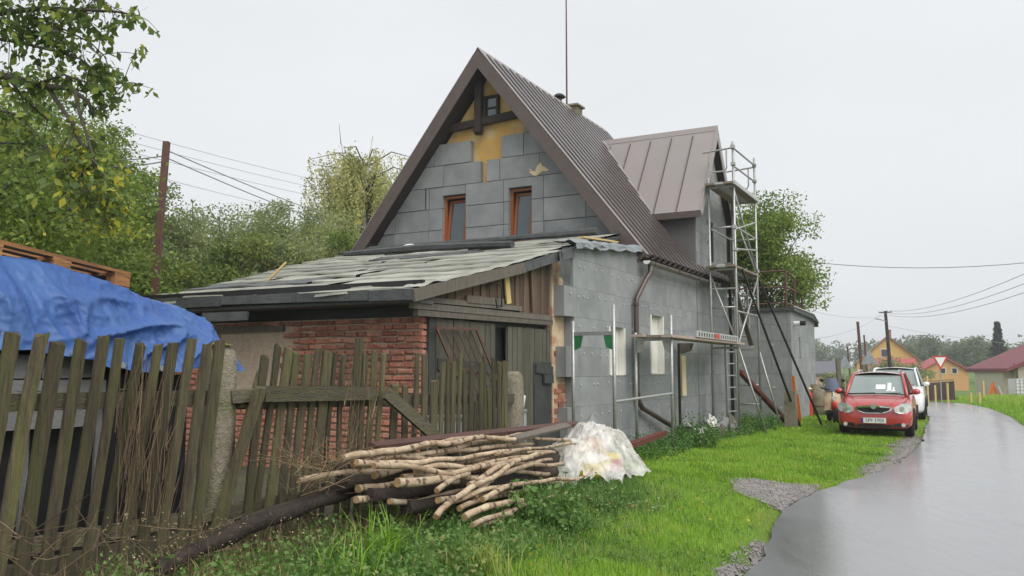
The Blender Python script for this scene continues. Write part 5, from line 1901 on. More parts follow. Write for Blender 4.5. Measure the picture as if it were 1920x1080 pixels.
def make_car(root, P, pm, detail=True):
    """body lofted front (y=0) to rear (y=L); x right, z up. P: dict of dimensions"""
    Ln, Wd, Hb, Hr = P['L'], P['W'] / 2, P['belt'], P['H']
    zb = .19
    st = P['stations']                 # (y, halfwidth factor, top z)
    # body shell
    mb = MB()
    rows_ = []
    for (y, hw, zt, zl) in st:
        w = Wd * hw
        rows_.append([(0, y, zl), (w * .55, y, zl), (w * .92, y, zl + .02), (w * .985, y, zl + .14), (w, y, zl + (zt - zl) * .45), (w * .985, y, zl + (zt - zl) * .72),
                      (w * .94, y, zt - .055), (w * .84, y, zt - .012), (w * .55, y, zt + .012), (0, y, zt + .02)])
    for sgn in (1, -1):
        k = len(mb.v)
        n = len(rows_[0])
        for r_ in rows_:
            for p in r_:
                mb.v.append((p[0] * sgn, p[1], p[2]))
                mb.t.append(.5)
        for i in range(len(rows_) - 1):
            for j in range(n - 1):
                a = k + i * n + j
                mb.f.append((a, a + 1, a + n + 1, a + n))
        for i0 in (0, len(rows_) - 1):
            mb.f.append(tuple(k + i0 * n + j for j in range(n)))
    body = mb.build('body', pm, root, smooth=True)
    bm = bmesh.new()
    bm.from_mesh(body.data)
    bmesh.ops.remove_doubles(bm, verts=bm.verts, dist=.0015)
    bmesh.ops.recalc_face_normals(bm, faces=bm.faces)
    bm.to_mesh(body.data)
    bm.free()
    sd = body.modifiers.new('smooth', 'SUBSURF')
    sd.levels = sd.render_levels = 1
    # cabin: glass shell, roof and pillars
    y0, y1, y2, y3 = P['cab']            # windscreen foot, roof front, roof rear, tailgate foot
    b0, r0 = Wd * .86, Wd * .66
    zc = Hb - .03
    base_ = [(-b0 * .93, y0, zc), (b0 * .93, y0, zc), (b0, y3, zc + .02), (-b0, y3, zc + .02)]
    roof_ = [(-r0, y1, Hr - .06), (r0, y1, Hr - .06), (r0 * .98, y2, Hr - .03), (-r0 * .98, y2, Hr - .03)]
    gl = MB().add(base_ + roof_, [(4, 5, 6, 7), (0, 1, 5, 4), (1, 2, 6, 5), (2, 3, 7, 6), (3, 0, 4, 7)]).build('cabin_glass', 'carglass', root)

    def rf(u, v):
        x = (u - .5) * 2
        y = y1 - .03 + (y2 - y1 + .1) * v
        w = r0 * 1.02 * (1 - .03 * v)
        z = Hr - .055 + .055 * (1 - x * x) * 1.0 + .03 * math.sin(math.pi * min(1, v * 1.2)) - .04 * v * v
        return (x * w, y, z)
    mb = MB().grid(rf, 12, 10)
    top = MB().grid(lambda u, v: tuple(Vector(rf(u, v)) - Vector((0, 0, .035))), 12, 10)
    mb.add(top.v, top.f)
    mb.build('roof', pm, root, smooth=True)
    for sx in (-1, 1):
        pts = [(sx * b0 * .955, y0 - .04, zc - .01), (sx * (b0 * .955 + r0) / 2 * 1.01, (y0 + y1) / 2 - .03, (zc + Hr) / 2), (sx * r0 * 1.01, y1, Hr - .045), (sx * r0 * 1.01, (y1 + y2) / 2, Hr - .012), (sx * r0 * .99, y2, Hr - .02), (sx * b0 * 1.0, y3, zc)]
        MB().tube(pts, [.045, .04, .038, .035, .04, .06], 8).build('pillar', pm, root, smooth=True)
        f = .42
        MB().tube([(sx * b0 * .985, y0 + (y3 - y0) * f, zc), (sx * r0 * 1.0, y1 + (y2 - y1) * .45, Hr - .03)], .04, 6).build('door_pillar', 'black', root)
        # mirror
        mr = MB()
        mr.grid(lambda u, v: (sx * (Wd * .93 + .10 + .10 * math.cos(6.283 * u) * math.sin(3.1416 * v)), y0 + .32 - .07 * math.cos(3.1416 * v), Hb + .07 + .075 * math.sin(6.283 * u) * math.sin(3.1416 * v)), 14, 8)
        m_ = mr.build('mirror', pm, root, smooth=True)
        MB().bar((sx * Wd * .86, y0 + .3, Hb + .01), (sx * (Wd * .93 + .06), y0 + .32, Hb + .04), .05, .04).build('mirror_arm', 'black', m_)
        if P.get('rails'):
            MB().tube([(sx * r0 * .86, y1 + .2, Hr + .0), (sx * r0 * .86, y1 + .3, Hr + .055), (sx * r0 * .86, y2 - .3, Hr + .055), (sx * r0 * .86, y2 - .15, Hr)], .016, 6).build('roof_rail', 'chrome', root)
        for yw in P['axles']:
            wr = P['wheel']
            wh = MB().lathe([(wr * .62, -.10), (wr * .92, -.105), (wr, -.06), (wr, .06), (wr * .92, .105), (wr * .62, .10)], (sx * (Wd - .12), yw, wr), 24, axis=0).build('wheel', 'black', root, smooth=False)
            MB().lathe([(wr * .60, -.085), (wr * .60, .085), (wr * .2, .06)], (sx * (Wd - .12), yw, wr), 16, axis=0).build('rim', 'galv', wh)
            # arch liner lip
            arch = [(sx * (Wd * 1.0), yw + (wr + .05) * math.cos(a), wr + (wr + .05) * math.sin(a)) for a in [math.pi * i / 12 for i in range(13)]]
            MB().tube(arch, .022, 6).build('wheel_arch', 'black', root)
    # black underside box, its colour also standing in for shade under the car
    MB().box((-Wd * .8, .25, .16), (Wd * .8, Ln - .3, .3)).build('underbody_shade', 'black', root)
    # wipers
    for xa, xb in ((-.62, -.02), (-.05, .55)):
        MB().bar((xa * Wd * 1.5 * .8, y0 - .01, zc + .05), (xb * Wd * 1.5 * .8, y0 + .02, zc + .07), .018, .018).build('wiper', 'black', root)
    return body


def face_strip(pts, w0, y0, name, m, parent, n=1):
    pass


CA = math.radians(26.5)
car = thing('red_car', 'red hatchback car parked on the grass verge facing the viewer', 'car', (8.36, 20.15, 0.03), rotz=-CA)
PR = dict(L=3.99, W=1.66, belt=.97, H=1.50, wheel=.30, axles=(.78, 3.22), cab=(.98, 1.72, 3.45, 3.86), rails=True,
          stations=[(.0, .74, .58, .28), (.03, .88, .64, .22), (.12, .95, .74, .20), (.30, .985, .82, .19), (.60, .995, .89, .19), (1.0, 1.0, .965, .19), (1.6, 1.0, .985, .19),
                    (2.6, 1.0, 1.0, .19), (3.4, .99, 1.0, .20), (3.75, .96, .98, .24), (3.93, .9, .94, .30), (3.99, .78, .80, .36)])
make_car(car, PR, 'redpaint')


def bez(parent, pts, y_at, name, m, dz=.012, sx=1, smooth=False):
    """flat fascia piece: polygon in (x,z), set at depth y_at(x), thin"""
    n = len(pts)
    vs = [(p[0], y_at(p[0]) - dz, p[1]) for p in pts] + [(p[0], y_at(p[0]) + .05, p[1]) for p in pts]
    fs = [tuple(range(n)), tuple(reversed(range(n, 2 * n)))] + [(i, (i + 1) % n, n + (i + 1) % n, n + i) for i in range(n)]
    return MB().add(vs, fs).build(name, m, parent)


yf = lambda x: .02 + .16 * (abs(x) / .8) ** 2.6
# grille: chrome surround, black slats, badge
gy = lambda x: .0 + .10 * (abs(x) / .8) ** 2
ch_ = bez(car, [(-.40, .70), (-.36, .62), (-.2, .565), (.2, .565), (.36, .62), (.40, .70), (.33, .735), (.12, .745), (-.12, .745), (-.33, .735)], gy, 'grille_surround', 'chrome', dz=.03)
bez(car, [(-.36, .69), (-.32, .63), (-.18, .585), (.18, .585), (.32, .63), (.36, .69), (.1, .705), (-.1, .705)], gy, 'grille', 'black', dz=.042)
MB().lathe([(.062, -.075), (.062, -.055), (.05, -.05)], (0, .0, .725), 16, axis=1).build('badge', 'chrome', car)
MB().lathe([(.045, -.082), (.045, -.074)], (0, .0, .725), 16, axis=1).build('badge_centre', 'galv', car)
for sx in (-1, 1):
    hl = [(.43, .70), (.45, .60), (.55, .565), (.71, .58), (.79, .65), (.80, .75), (.73, .81), (.58, .785)]
    hy = lambda x: .0 + .17 * max(0, (abs(x) - .40) / .4) ** 1.5
    bez(car, [(sx * a, z) for a, z in hl], hy, 'headlight', 'lamp', dz=.055)
    cx_ = sx * .60
    MB().lathe([(.05, hy(.60) - .075), (.05, hy(.60) - .06), (.03, hy(.6) - .055)], (cx_, 0, .68), 14, axis=1).build('lamp_bulb', 'chrome', car)
    fg = [(.42, .335), (.42, .26), (.70, .275), (.74, .34), (.70, .36)]
    fy = lambda x: -.01 + .15 * max(0, (abs(x) - .40) / .4) ** 1.6
    bez(car, [(sx * a, z) for a, z in fg], fy, 'lower_intake', 'black', dz=.03)
    MB().lathe([(.045, fy(.6) - .055), (.045, fy(.6) - .035)], (sx * .62, 0, .31), 12, axis=1).build('fog_light', 'lamp', car)
bez(car, [(-.38, .31), (-.34, .235), (.34, .235), (.38, .31)], gy, 'centre_intake', 'black', dz=.045)
pl = MB().box((-.26, -.075, .345), (.26, -.055, .465)).build('number_plate', 'plate', car)
MB().box((-.262, -.079, .347), (-.225, -.0755, .463)).build('plate_strip', 'plateblue', pl)
text_mesh('5P9 3705', .115, 'plate_number', 'black', pl, Matrix.Translation((.018, -.0765, .402)) @ Matrix.Rotation(math.radians(90), 4, 'X') @ Matrix.Diagonal((.92, 1, 1, 1)), ext=.001)
# paper on the dashboard seen through the windscreen
sl_ = Vector((0, 1.72 - .98, 1.44 - .94)).normalized()
nrm = Vector((0, -sl_.z, sl_.y))
for (x0, x1, k0, k1) in ((-.02, .20, .30, .52), (.24, .33, .22, .6), (.36, .40, .26, .40), (.22, .42, .2, .26)):
    P0 = Vector((0, .98, .94))
    q = [P0 + sl_ * (.9 * k) + Vector((x, 0, 0)) + nrm * .006 for x, k in ((x0, k0), (x1, k0), (x1, k1), (x0, k1))]
    MB().add(q, [(0, 1, 2, 3)]).build('windscreen_paper', 'whiteplastic', car, fix=False)
# bonnet and bumper shut lines
for sx in (-1, 1):
    MB().tube([(sx * .60, .14, .765), (sx * .70, .5, .885), (sx * .74, .95, .962)], .006, 5).build('shut_line', 'black', car)
MB().tube([(-.74, .965, .968), (-.4, .94, .99), (0, .93, .995), (.4, .94, .99), (.74, .965, .968)], .012, 6).build('cowl_line', 'black', car)
MB().tube([(-.72, .12, .50), (-.4, .03, .515), (0, .012, .52), (.4, .03, .515), (.72, .12, .50)], .005, 5).build('shut_line', 'black', car)
# hood creases
for sx in (-1, 1):
    MB().tube([(sx * .36, .16, .775), (sx * .48, .5, .875), (sx * .58, .95, .965)], .008, 5).build('bonnet_crease', 'redpaint', car)

van = thing('white_car', 'white people carrier parked at the road edge behind the red car', 'car', (11.95, 27.3, 0.02), rotz=-CA)
PV = dict(L=4.4, W=1.80, belt=1.05, H=1.64, wheel=.32, axles=(.85, 3.6), cab=(.85, 1.55, 4.0, 4.3), rails=False,
          stations=[(.0, .66, .66, .30), (.03, .84, .74, .24), (.12, .92, .86, .21), (.30, .97, .95, .19), (.55, 1.0, 1.01, .19), (.9, 1.0, 1.07, .19), (1.6, 1.0, 1.09, .19),
                    (2.6, 1.0, 1.1, .19), (3.6, .99, 1.1, .20), (4.1, .97, 1.08, .24), (4.33, .92, 1.0, .30), (4.4, .8, .9, .36)])
make_car(van, PV, 'whitepaint')
for sx in (-1, 1):
    bez(van, [(sx * a, z) for a, z in [(.48, .78), (.5, .68), (.78, .70), (.84, .86), (.7, .88)]], lambda x: .02 + .3 * max(0, (abs(x) - .4) / .45) ** 1.5, 'headlight', 'lamp', dz=.05)
bez(van, [(-.4, .74), (-.36, .62), (.36, .62), (.4, .74)], gy, 'grille', 'black', dz=.03)

# scooter left of the red car
sc = thing('scooter', 'parked motor scooter with beige front shield and dark screen beside the red car', 'scooter', (9.15, 24.6, th(9.15, 24.6)), rotz=-math.radians(12))


def ell(c, r, name, m, p=None, e=.8):
    def f(u, v):
        a, b_ = 6.2832 * u, math.pi * (v - .5)
        q = lambda w: math.copysign(abs(w) ** e, w)
        return (c[0] + r[0] * q(math.cos(a)) * q(math.cos(b_)), c[1] + r[1] * q(math.sin(a)) * q(math.cos(b_)), c[2] + r[2] * q(math.sin(b_)))
    return MB().grid(f, 16, 10).build(name, m, p or sc, smooth=True)


for y in (.2, 1.35):
    w_ = MB().lathe([(.12, -.05), (.24, -.05), (.26, 0), (.24, .05), (.12, .05)], (0, y, .26), 18, axis=0).build('wheel', 'black', sc)
    MB().lathe([(.12, -.04), (.12, .04)], (0, y, .26), 10, axis=0).build('rim', 'galv', w_)
ell((0, .22, .5), (.10, .2, .14), 'front_fender', 'red')
MB().grid(lambda u, v: ((u - .5) * (.52 - .12 * v), .36 + .16 * v + .10 * (2 * u - 1) ** 2, .38 + .55 * v), 10, 8).build('front_shield', 'plaster', sc, smooth=True)
MB().grid(lambda u, v: ((u - .5) * (.44 - .14 * v), .47 + .2 * v + .10 * (2 * u - 1) ** 2, .93 + .36 * v), 10, 8).build('screen', 'bluegrey', sc, smooth=True)
MB().tube([(-.32, .62, 1.02), (-.1, .52, .96), (.1, .52, .96), (.32, .62, 1.02)], .02, 8).build('handlebar', 'black', sc)
for sx in (-1, 1):
    MB().tube([(sx * .22, .55, 1.0), (sx * .27, .5, 1.2)], .008, 5).build('mirror_stem', 'black', sc)
    ell((sx * .29, .5, 1.23), (.06, .015, .04), 'mirror', 'black')
ell((0, 1.1, .58), (.17, .45, .2), 'rear_body', 'plaster')
ell((0, 1.0, .80), (.15, .4, .07), 'seat', 'black')
MB().box((-.16, .45, .22), (.16, 1.0, .3), .01).build('footboard', 'black', sc)
MB().lathe([(.07, .34), (.06, .31)], (0, 0, .72), 12, axis=1).build('headlight', 'lamp', sc)
MB().tube([(0, .2, .26), (0, .4, .6), (0, .52, .95)], .03, 8).build('fork', 'galv', sc)

# ================================================================== TREES
def tree(name, label, base, h, r, z0, nclump, nleaf, ls, m, group=None, seed=1, trunk=.14, spread=.22, lean=(0, 0), yellow=0.0, bark='bark', shape=1.0, droop=0.0, bias=0.0, stems=1):
    R = np.random.default_rng(seed)
    bz = th(base[0], base[1]) - .1
    o = thing(name, label, 'tree', (base[0], base[1], bz), group=group)
    B = np.array([base[0], base[1], bz])
    tb = MB()
    cz = (z0 + h) / 2
    tops = []
    for k in range(stems):
        ax, ay = R.normal(0, .12, 2) * (1 if stems > 1 else .4) * r
        pts = [B + [ax * .3, ay * .3, 0], B + [ax, ay, h * .25], B + [ax * 1.6 + lean[0] * .4, ay * 1.6 + lean[1] * .4, h * .55], B + [ax * 2 + lean[0], ay * 2 + lean[1], h * .9]]
        tb.tube([tuple(p) for p in pts], [trunk, trunk * .8, trunk * .5, trunk * .12], 7)
        tops.append(pts)
    tb.build('trunk', 'bark' if bark is None else bark, o, smooth=True)
    C = []
    tries = 0
    while len(C) < nclump and tries < nclump * 30:
        tries += 1
        d = R.normal(size=3)
        d /= np.linalg.norm(d)
        rad = R.random() ** .45
        p = d * rad
        if p[2] < -.2 and R.random() < .3: continue
        q = np.array([p[0] * r, p[1] * r, cz + p[2] * (h - z0) / 2])
        k = 1 + .35 * noise.noise(Vector((d[0] * 1.7 + seed, d[1] * 1.7, d[2] * 1.7)))
        q[:2] *= k * (1 - (shape - 1) * max(0, p[2]))
        q[2] = cz + (q[2] - cz) * (.9 + .25 * (k - 1))
        q[0] += lean[0] * q[2] / h
        q[1] += lean[1] * q[2] / h
        C.append(B + q)
    C = np.array(C)
    br = MB()
    for c in C:
        tp = tops[R.integers(stems)]
        f = np.clip((c[2] - B[2]) / h - R.uniform(.12, .3), .12, .85)
        xs = [0, .25, .55, .9]
        s_ = np.array([np.interp(f, xs, [p[i] for p in tp]) for i in range(3)])
        mid = (s_ + c) / 2 + R.normal(0, .06 * r, 3) + [0, 0, .05 * r]
        br.tube([tuple(s_), tuple(mid), tuple(c)], [trunk * .25, trunk * .14, trunk * .05], 5, cap=False)
    br.build('limbs', bark or 'bark', o, smooth=True)
    per = nleaf // len(C)
    ci = np.repeat(np.arange(len(C)), per)
    sg = r * spread
    P = C[ci] + np.clip(R.normal(size=(len(ci), 3)), -1.5, 1.5) * sg * np.array([1, 1, .75]) * R.uniform(.6, 1.25, size=(len(C), 1))[ci]
    ct = R.uniform(.15, .6, len(C))
    ycl = R.random(len(C)) < yellow
    ct = np.where(ycl, ct + .35, ct)
    tint = np.clip(ct[ci] + R.normal(0, .15, len(ci)) + bias, 0, 1)
    P[:, 2] = np.maximum(P[:, 2], B[2] + .15)
    if droop:
        dz = R.random(len(ci)) * droop
        P[:, 2] -= dz
    leaves('crown', P, ls * R.uniform(.7, 1.3, len(ci)), tint, m, o, hang=.3 + droop * .4)
    return o


# garden trees behind the shed: a close row
GB = 'trees behind the shed'
rowt = [  # x px, top y px, depth, radius, material, yellow, label
    (30, 120, 16.5, 2.15, 'leafB', .10, 'broad fresh green tree beyond the tarpaulin stack'),
    (135, 215, 18.5, 1.55, 'leafA', .06, 'dark green tree standing left of the rusty steel pole'),
    (-60, 210, 12.5, 2.2, 'leafB', .12, 'yellow-green bushy tree behind the pallet'),
    (235, 345, 24, 1.9, 'leafC', .02, 'grey-green bushy tree just left of the steel pole foot'),
    (130, 400, 16, 1.9, 'leafA', .03, 'low dark green tree behind the blue tarpaulin'),
    (395, 368, 29, 2.3, 'leafC', .03, 'rounded dull green tree right of the rusty steel pole'),
    (470, 372, 32, 2.2, 'leafC', .16, 'dull green tree with a yellow patch in its crown'),
    (330, 410, 26, 1.9, 'leafC', .02, 'low grey-green tree by the steel pole'),
    (548, 385, 30, 1.8, 'leafC', .10, 'narrow green tree with browning tips before the weeping birch'),
    (600, 420, 27, 1.7, 'leafC', .16, 'yellowing bush tree left of the gable verge'),
    (650, 435, 26, 1.3, 'leafB', .55, 'small yellow tree close to the gable verge'),
    (430, 440, 24, 1.8, 'leafA', .02, 'low green bush tree above the shed roof'),
    (520, 445, 23.5, 1.6, 'leafC', .04, 'low dull bush tree above the felt roof edge')]
for i, (x, y, d, r, m, yl, lab) in enumerate(rowt):
    X = (x - 960) / 1620 * d
    h = (1.6 + (693 - y) * d / 1620 - th(X, d)) * 1.08
    big = i < 3
    tree('garden_tree', lab, (X, d), h, r, .35 * h * (.3 if not big else .45), 60 if not big else 95, 24000 if not big else 34000, .105 if not big else .085, m, GB, seed=20 + i, yellow=yl, spread=.19,
         stems=2 if i % 2 else 1, trunk=.10 if not big else .16)

# weeping birch
def weeping_birch(base, h, r):
    R = np.random.default_rng(99)
    bz = th(*base) - .1
    o = thing('weeping_birch', 'tall weeping birch with pale yellowing foliage behind the gable', 'tree', (base[0], base[1], bz))
    B = np.array([base[0], base[1], bz])
    MB().tube([tuple(B), tuple(B + [.1, 0, h * .4]), tuple(B + [-.05, 0, h * .8]), tuple(B + [.3, 0, h * 1.0])], [.2, .15, .08, .02], 8).build('trunk', 'birchbark', o, smooth=True)
    br = MB()
    P, T = [], []
    for k in range(120):
        a = R.uniform(0, 6.283)
        f = R.uniform(.45, .98)
        rr = r * R.uniform(.35, 1) * (1.15 - .55 * f)
        s_ = B + [0, 0, h * f * .92]
        tip = s_ + [math.cos(a) * rr, math.sin(a) * rr, R.uniform(.2, 1.0) * (1 if f < .9 else .6)]
        mid = (s_ + tip) / 2 + [0, 0, .5]
        br.tube([tuple(s_), tuple(mid), tuple(tip)], [.04, .025, .01], 5, cap=False)
        tint0 = R.uniform(.2, .75)
        uu = R.uniform(.15, 1.02, 34)[:, None]
        P.append(s_ * (1 - uu) ** 2 + 2 * mid * uu * (1 - uu) + tip * uu * uu + R.normal(0, .13, (34, 3)))
        T.append(np.clip(tint0 + R.normal(0, .16, 34), 0, 1))
        for q in range(9):
            u = R.uniform(.4, 1)
            p0 = s_ * (1 - u) ** 2 + 2 * mid * u * (1 - u) + tip * u * u + R.normal(0, .12, 3)
            ln = R.uniform(.7, 2.4)
            n = int(ln * 25)
            zz = np.linspace(0, ln, n)
            S = np.stack([p0[0] + R.normal(0, .05, n) + .1 * np.sin(zz * 2 + q), p0[1] + R.normal(0, .05, n), p0[2] - zz], 1)
            P.append(S)
            T.append(np.clip(tint0 + R.normal(0, .16, n), 0, 1))
    br.build('limbs', 'bark', o, smooth=True)
    P = np.concatenate(P)
    P[:, 2] = np.maximum(P[:, 2], bz + .4)
    leaves('crown', P, .12, np.concatenate(T), 'leafBirch', o, hang=.8)
    # bare twigs above the crown
    tw_ = MB()
    for a, c in (((-.9, 0, h * .9), (-1.05, 0, h * .98)), ((-.6, 0, h * .8), (-.9, 0, h * .94)), ((-1.05, 0, h * .97), (-1.15, 0, h * 1.05))):
        tw_.tube([tuple(B + np.array(a)), tuple(B + np.array(c))], [.018, .006], 5)
    tw_.build('bare_twigs', 'bark', o)


d = 36
weeping_birch(((680 - 960) / 1620 * d, d), 1.6 + (693 - 245) * d / 1620, 4.2)

# tree behind the annexe
d = 30
X = (1436 - 960) / 1620 * d
tree('apple_tree', 'leafy bright green tree behind the scaffold tower and annexe terrace', (X, d), 1.6 + (693 - 345) * d / 1620, 1.75, 2.6, 85, 30000, .11, 'leafB', None, seed=71, spread=.19, trunk=.16, lean=(.1, 0), bias=-.05)

# near pear tree: trunk off to the left, its limbs reaching into the picture
def pear():
    R = np.random.default_rng(5)
    Y0 = 7.2

    def pp(x, y, dep):
        F, p = 1620.0, math.atan(153 / 1620)
        r = np.array([(x - 960) / F, math.cos(p) + math.sin(p) * (y - 540) / F, math.sin(p) - math.cos(p) * (y - 540) / F])
        return np.array([0, 0, 1.6]) + r * dep / r[1]
    tx, ty = -5.6, 7.6
    bz = th(tx, ty) - .1
    o = thing('pear_tree', 'pear tree limbs with large drooping yellowing leaves reaching over the tarpaulin', 'tree', (tx, ty, bz))
    tk = MB().tube([(tx, ty, bz), (tx + .1, ty, 1.6), (tx + .3, ty - .1, 3.0), (tx + .5, ty - .1, 4.6)], [.19, .16, .13, .07], 10)
    tk.build('trunk', 'bark', o, smooth=True)
    A0 = np.array([tx + .25, ty - .05, 2.9])
    A1 = np.array([tx + .4, ty - .1, 4.0])
    limbs = [  # polyline in photograph pixels with depth, radius
        ([A0, (-60, 120, 7.3), (0, 140, 7.2), (85, 162, 7.1), (130, 165, 7.0), (165, 190, 7.0), (175, 215, 7.0)], .042, .012),
        ([(90, 163, 7.1), (110, 195, 7.1), (135, 230, 7.0), (150, 265, 7.0), (165, 300, 6.9), (195, 335, 6.9)], .022, .008),
        ([(140, 170, 7.0), (150, 215, 6.95), (165, 260, 6.9), (180, 310, 6.9), (200, 350, 6.85)], .018, .006),
        ([(20, 150, 7.2), (40, 180, 7.3), (90, 225, 7.3), (140, 240, 7.2)], .016, .006),
        ([(148, 240, 7.0), (125, 260, 7.0), (105, 295, 7.0)], .010, .004),
        ([(0, 268, 7.3), (60, 270, 7.2), (120, 280, 7.1)], .010, .004),
        ([A1, (-60, 30, 7.3), (0, 25, 7.1), (80, 15, 7.0), (150, 18, 6.9), (220, 22, 6.85), (262, 30, 6.8)], .035, .005),
        ([A1, (-40, -40, 7.2), (60, -30, 7.0), (140, -10, 6.9), (200, 5, 6.9)], .03, .006),
        ([(-20, 70, 7.2), (40, 80, 7.1), (100, 95, 7.0), (150, 110, 7.0), (195, 145, 6.9), (235, 160, 6.9)], .016, .004),
        ([(60, 160, 7.1), (120, 140, 7.0), (180, 160, 6.95), (225, 165, 6.9)], .012, .004),
        ([(-30, 200, 7.2), (30, 215, 7.1), (70, 250, 7.1), (95, 290, 7.0)], .014, .004),
        ([(165, 290, 6.9), (190, 320, 6.85), (210, 370, 6.8), (225, 415, 6.8)], .008, .003),
        ([(150, 265, 7.0), (150, 310, 6.9), (160, 360, 6.9), (165, 400, 6.85)], .008, .003),
        ([(140, 240, 7.0), (120, 300, 6.9), (130, 350, 6.85), (150, 390, 6.8)], .008, .003),
        ([(190, 320, 6.85), (200, 350, 6.8), (205, 400, 6.8), (215, 440, 6.8)], .007, .003),
        ([(0, 60, 7.2), (60, 45, 7.1), (120, 55, 7.0), (170, 80, 7.0), (200, 110, 6.95)], .012, .004)]
    tb = MB()
    LP, LT = [], []
    for li, (pts, r0, r1) in enumerate(limbs):
        P = [p if isinstance(p, np.ndarray) else pp(*p) for p in pts]
        n = len(P)
        tb.tube([tuple(p) for p in P], [r0 + (r1 - r0) * i / (n - 1) for i in range(n)], 7)
        # twigs with leaves
        for i in range(n - 1):
            if isinstance(pts[i], np.ndarray): continue
            seg = P[i + 1] - P[i]
            m_ = max(2, int(np.linalg.norm(seg) / .035))
            for k in range(m_):
                b_ = P[i] + seg * R.random()
                ymid = pts[i][1]
                dens = {0: .35, 1: .25, 2: .3, 3: .5, 4: .3, 5: .8, 6: 2.4, 7: 2.6, 8: 2.6, 9: 2.2, 10: 1.0, 11: 2.4, 12: 2.2, 13: 1.8, 14: 2.4, 15: 2.6}[li]
                if R.random() > dens * .6: continue
                tip = b_ + R.normal(0, .13, 3) + [0, 0, -.03]
                tb.tube([tuple(b_), tuple((b_ + tip) / 2 + [0, 0, .02]), tuple(tip)], [.004, .003, .002], 4, cap=False)
                nl = R.integers(6, 15)
                q = b_ + (tip - b_) * R.uniform(.3, 1.1, (nl, 1)) + R.normal(0, .03, (nl, 3))
                LP.append(q)
                yl = .34 if li in (11, 12, 13, 14) else (.20 if li in (1, 2, 10) else .03)
                LT.append(np.where(R.random(nl) < yl, R.uniform(.66, .95, nl), R.uniform(.1, .66, nl)))
    tb.build('limbs', 'bark', o, smooth=True)
    LP = np.concatenate(LP)
    LT = np.concatenate(LT)
    leaves('leaves', LP, R.uniform(.045, .10, len(LP)), LT, 'leafNear', o, hang=.75, aspect=.62)


pear()

# ================================================================== GROUND COVER
def blades(name, pts, h, w, tint, m='grass', lean=.35, R=None, kind='stuff', label=None, cat=None):
    """curved grass blades: two quads' worth each (a strip of 5 verts as quad + triangle pair)"""
    R = R or np.random.default_rng(3)
    n = len(pts)
    a = R.uniform(0, 6.283, n)
    dx, dy = np.cos(a), np.sin(a)
    sx, sy = -dy, dx
    h = np.asarray(h)
    ln = np.abs(R.normal(lean, .2, n)) * h
    p0 = np.asarray(pts)
    up = np.array([0, 0, 1.0])
    mid = p0 + np.stack([dx * ln * .35, dy * ln * .35, h * .6], 1)
    tip = p0 + np.stack([dx * ln, dy * ln, h * (1 - .25 * np.minimum(1, ln / h))], 1)
    sv = np.stack([sx, sy, np.zeros(n)], 1) * (np.asarray(w) / 2)[:, None]
    V_ = np.stack([p0 - sv, p0 + sv, mid + sv * .8, mid - sv * .8, tip + sv * .12, tip - sv * .12], 1).reshape(-1, 3)
    i = np.arange(n)[:, None] * 6
    q = np.concatenate([i + np.array([0, 1, 2, 3]), i + np.array([3, 2, 4, 5])], 1).reshape(-1, 4)
    return V_, q, np.repeat(tint, 6)


def free(x, y):
    """lawn is open here: off the road, gravel and buildings"""
    if x > xl(y) - .02 and x < xr(y) + .05: return False
    jx, jy = random.gauss(0, .12), random.gauss(0, .12)
    for g in GRAVEL:
        if in_poly(x + jx, y + jy, g): return False
    d = Vector((x, y, 0)) - O
    t, s = d.dot(U), d.dot(V)
    if s > -.02 and t > -4 and t < 12: return False
    if s > -1.0 and t > 14.2 and t < 18.8: return False
    return True


def lawn_patch(n, y0, y1, h, w, seed, dens_fall=True):
    R = np.random.default_rng(seed)
    out = []
    while len(out) < n:
        y = y0 + (y1 - y0) * (R.random() ** 1.3 if dens_fall else R.random())
        x = R.uniform(max(-.60 * y - .3, float(xl(y)) - 8.0), min(float(xl(y)) + .1, .62 * y))
        d = Vector((x, y, 0)) - O
        if d.dot(V) > -.95 and d.dot(U) < -3.6 and d.dot(U) > -11: continue
        if not free(x, y): continue
        out.append((x, y))
    P = np.array(out)
    z = terrain(P[:, 0], P[:, 1]) + .0
    pn = np.array([noise.noise(Vector((x * .9, y * .9, 0))) for x, y in P])
    pf = np.array([noise.noise(Vector((x * 3.5, y * 3.5, 4))) for x, y in P])
    edge = sm(.0, .5, xl(P[:, 1]) - P[:, 0])
    tint = np.clip(.46 + .42 * pn + .3 * pf + R.normal(0, .12, n) + .30 * (1 - edge), 0, .9)
    tint = np.where(R.random(n) < .07, R.uniform(.86, 1, n), tint)
    hh = h * R.uniform(.5, 1.3, n) * (.85 + .5 * pn) * (.45 + .55 * edge)
    return blades('grass', np.column_stack([P, z - .005]), hh, w * R.uniform(.7, 1.3, n), tint, R=R)


def merge(parts):
    vs, qs, ts = [], [], []
    k = 0
    for v, q, t in parts:
        vs.append(v)
        qs.append(q + k)
        ts.append(t)
        k += len(v)
    return np.concatenate(vs), np.concatenate(qs), np.concatenate(ts)


G = merge([lawn_patch(95000, 5.0, 12.5, .075, .0055, 1), lawn_patch(75000, 11.5, 22, .085, .010, 2), lawn_patch(22000, 21, 34, .10, .02, 3)])
tag(np_mesh('grass', *G, 'grass'), 'short bright green grass of the verge lawn', 'grass', kind='stuff')

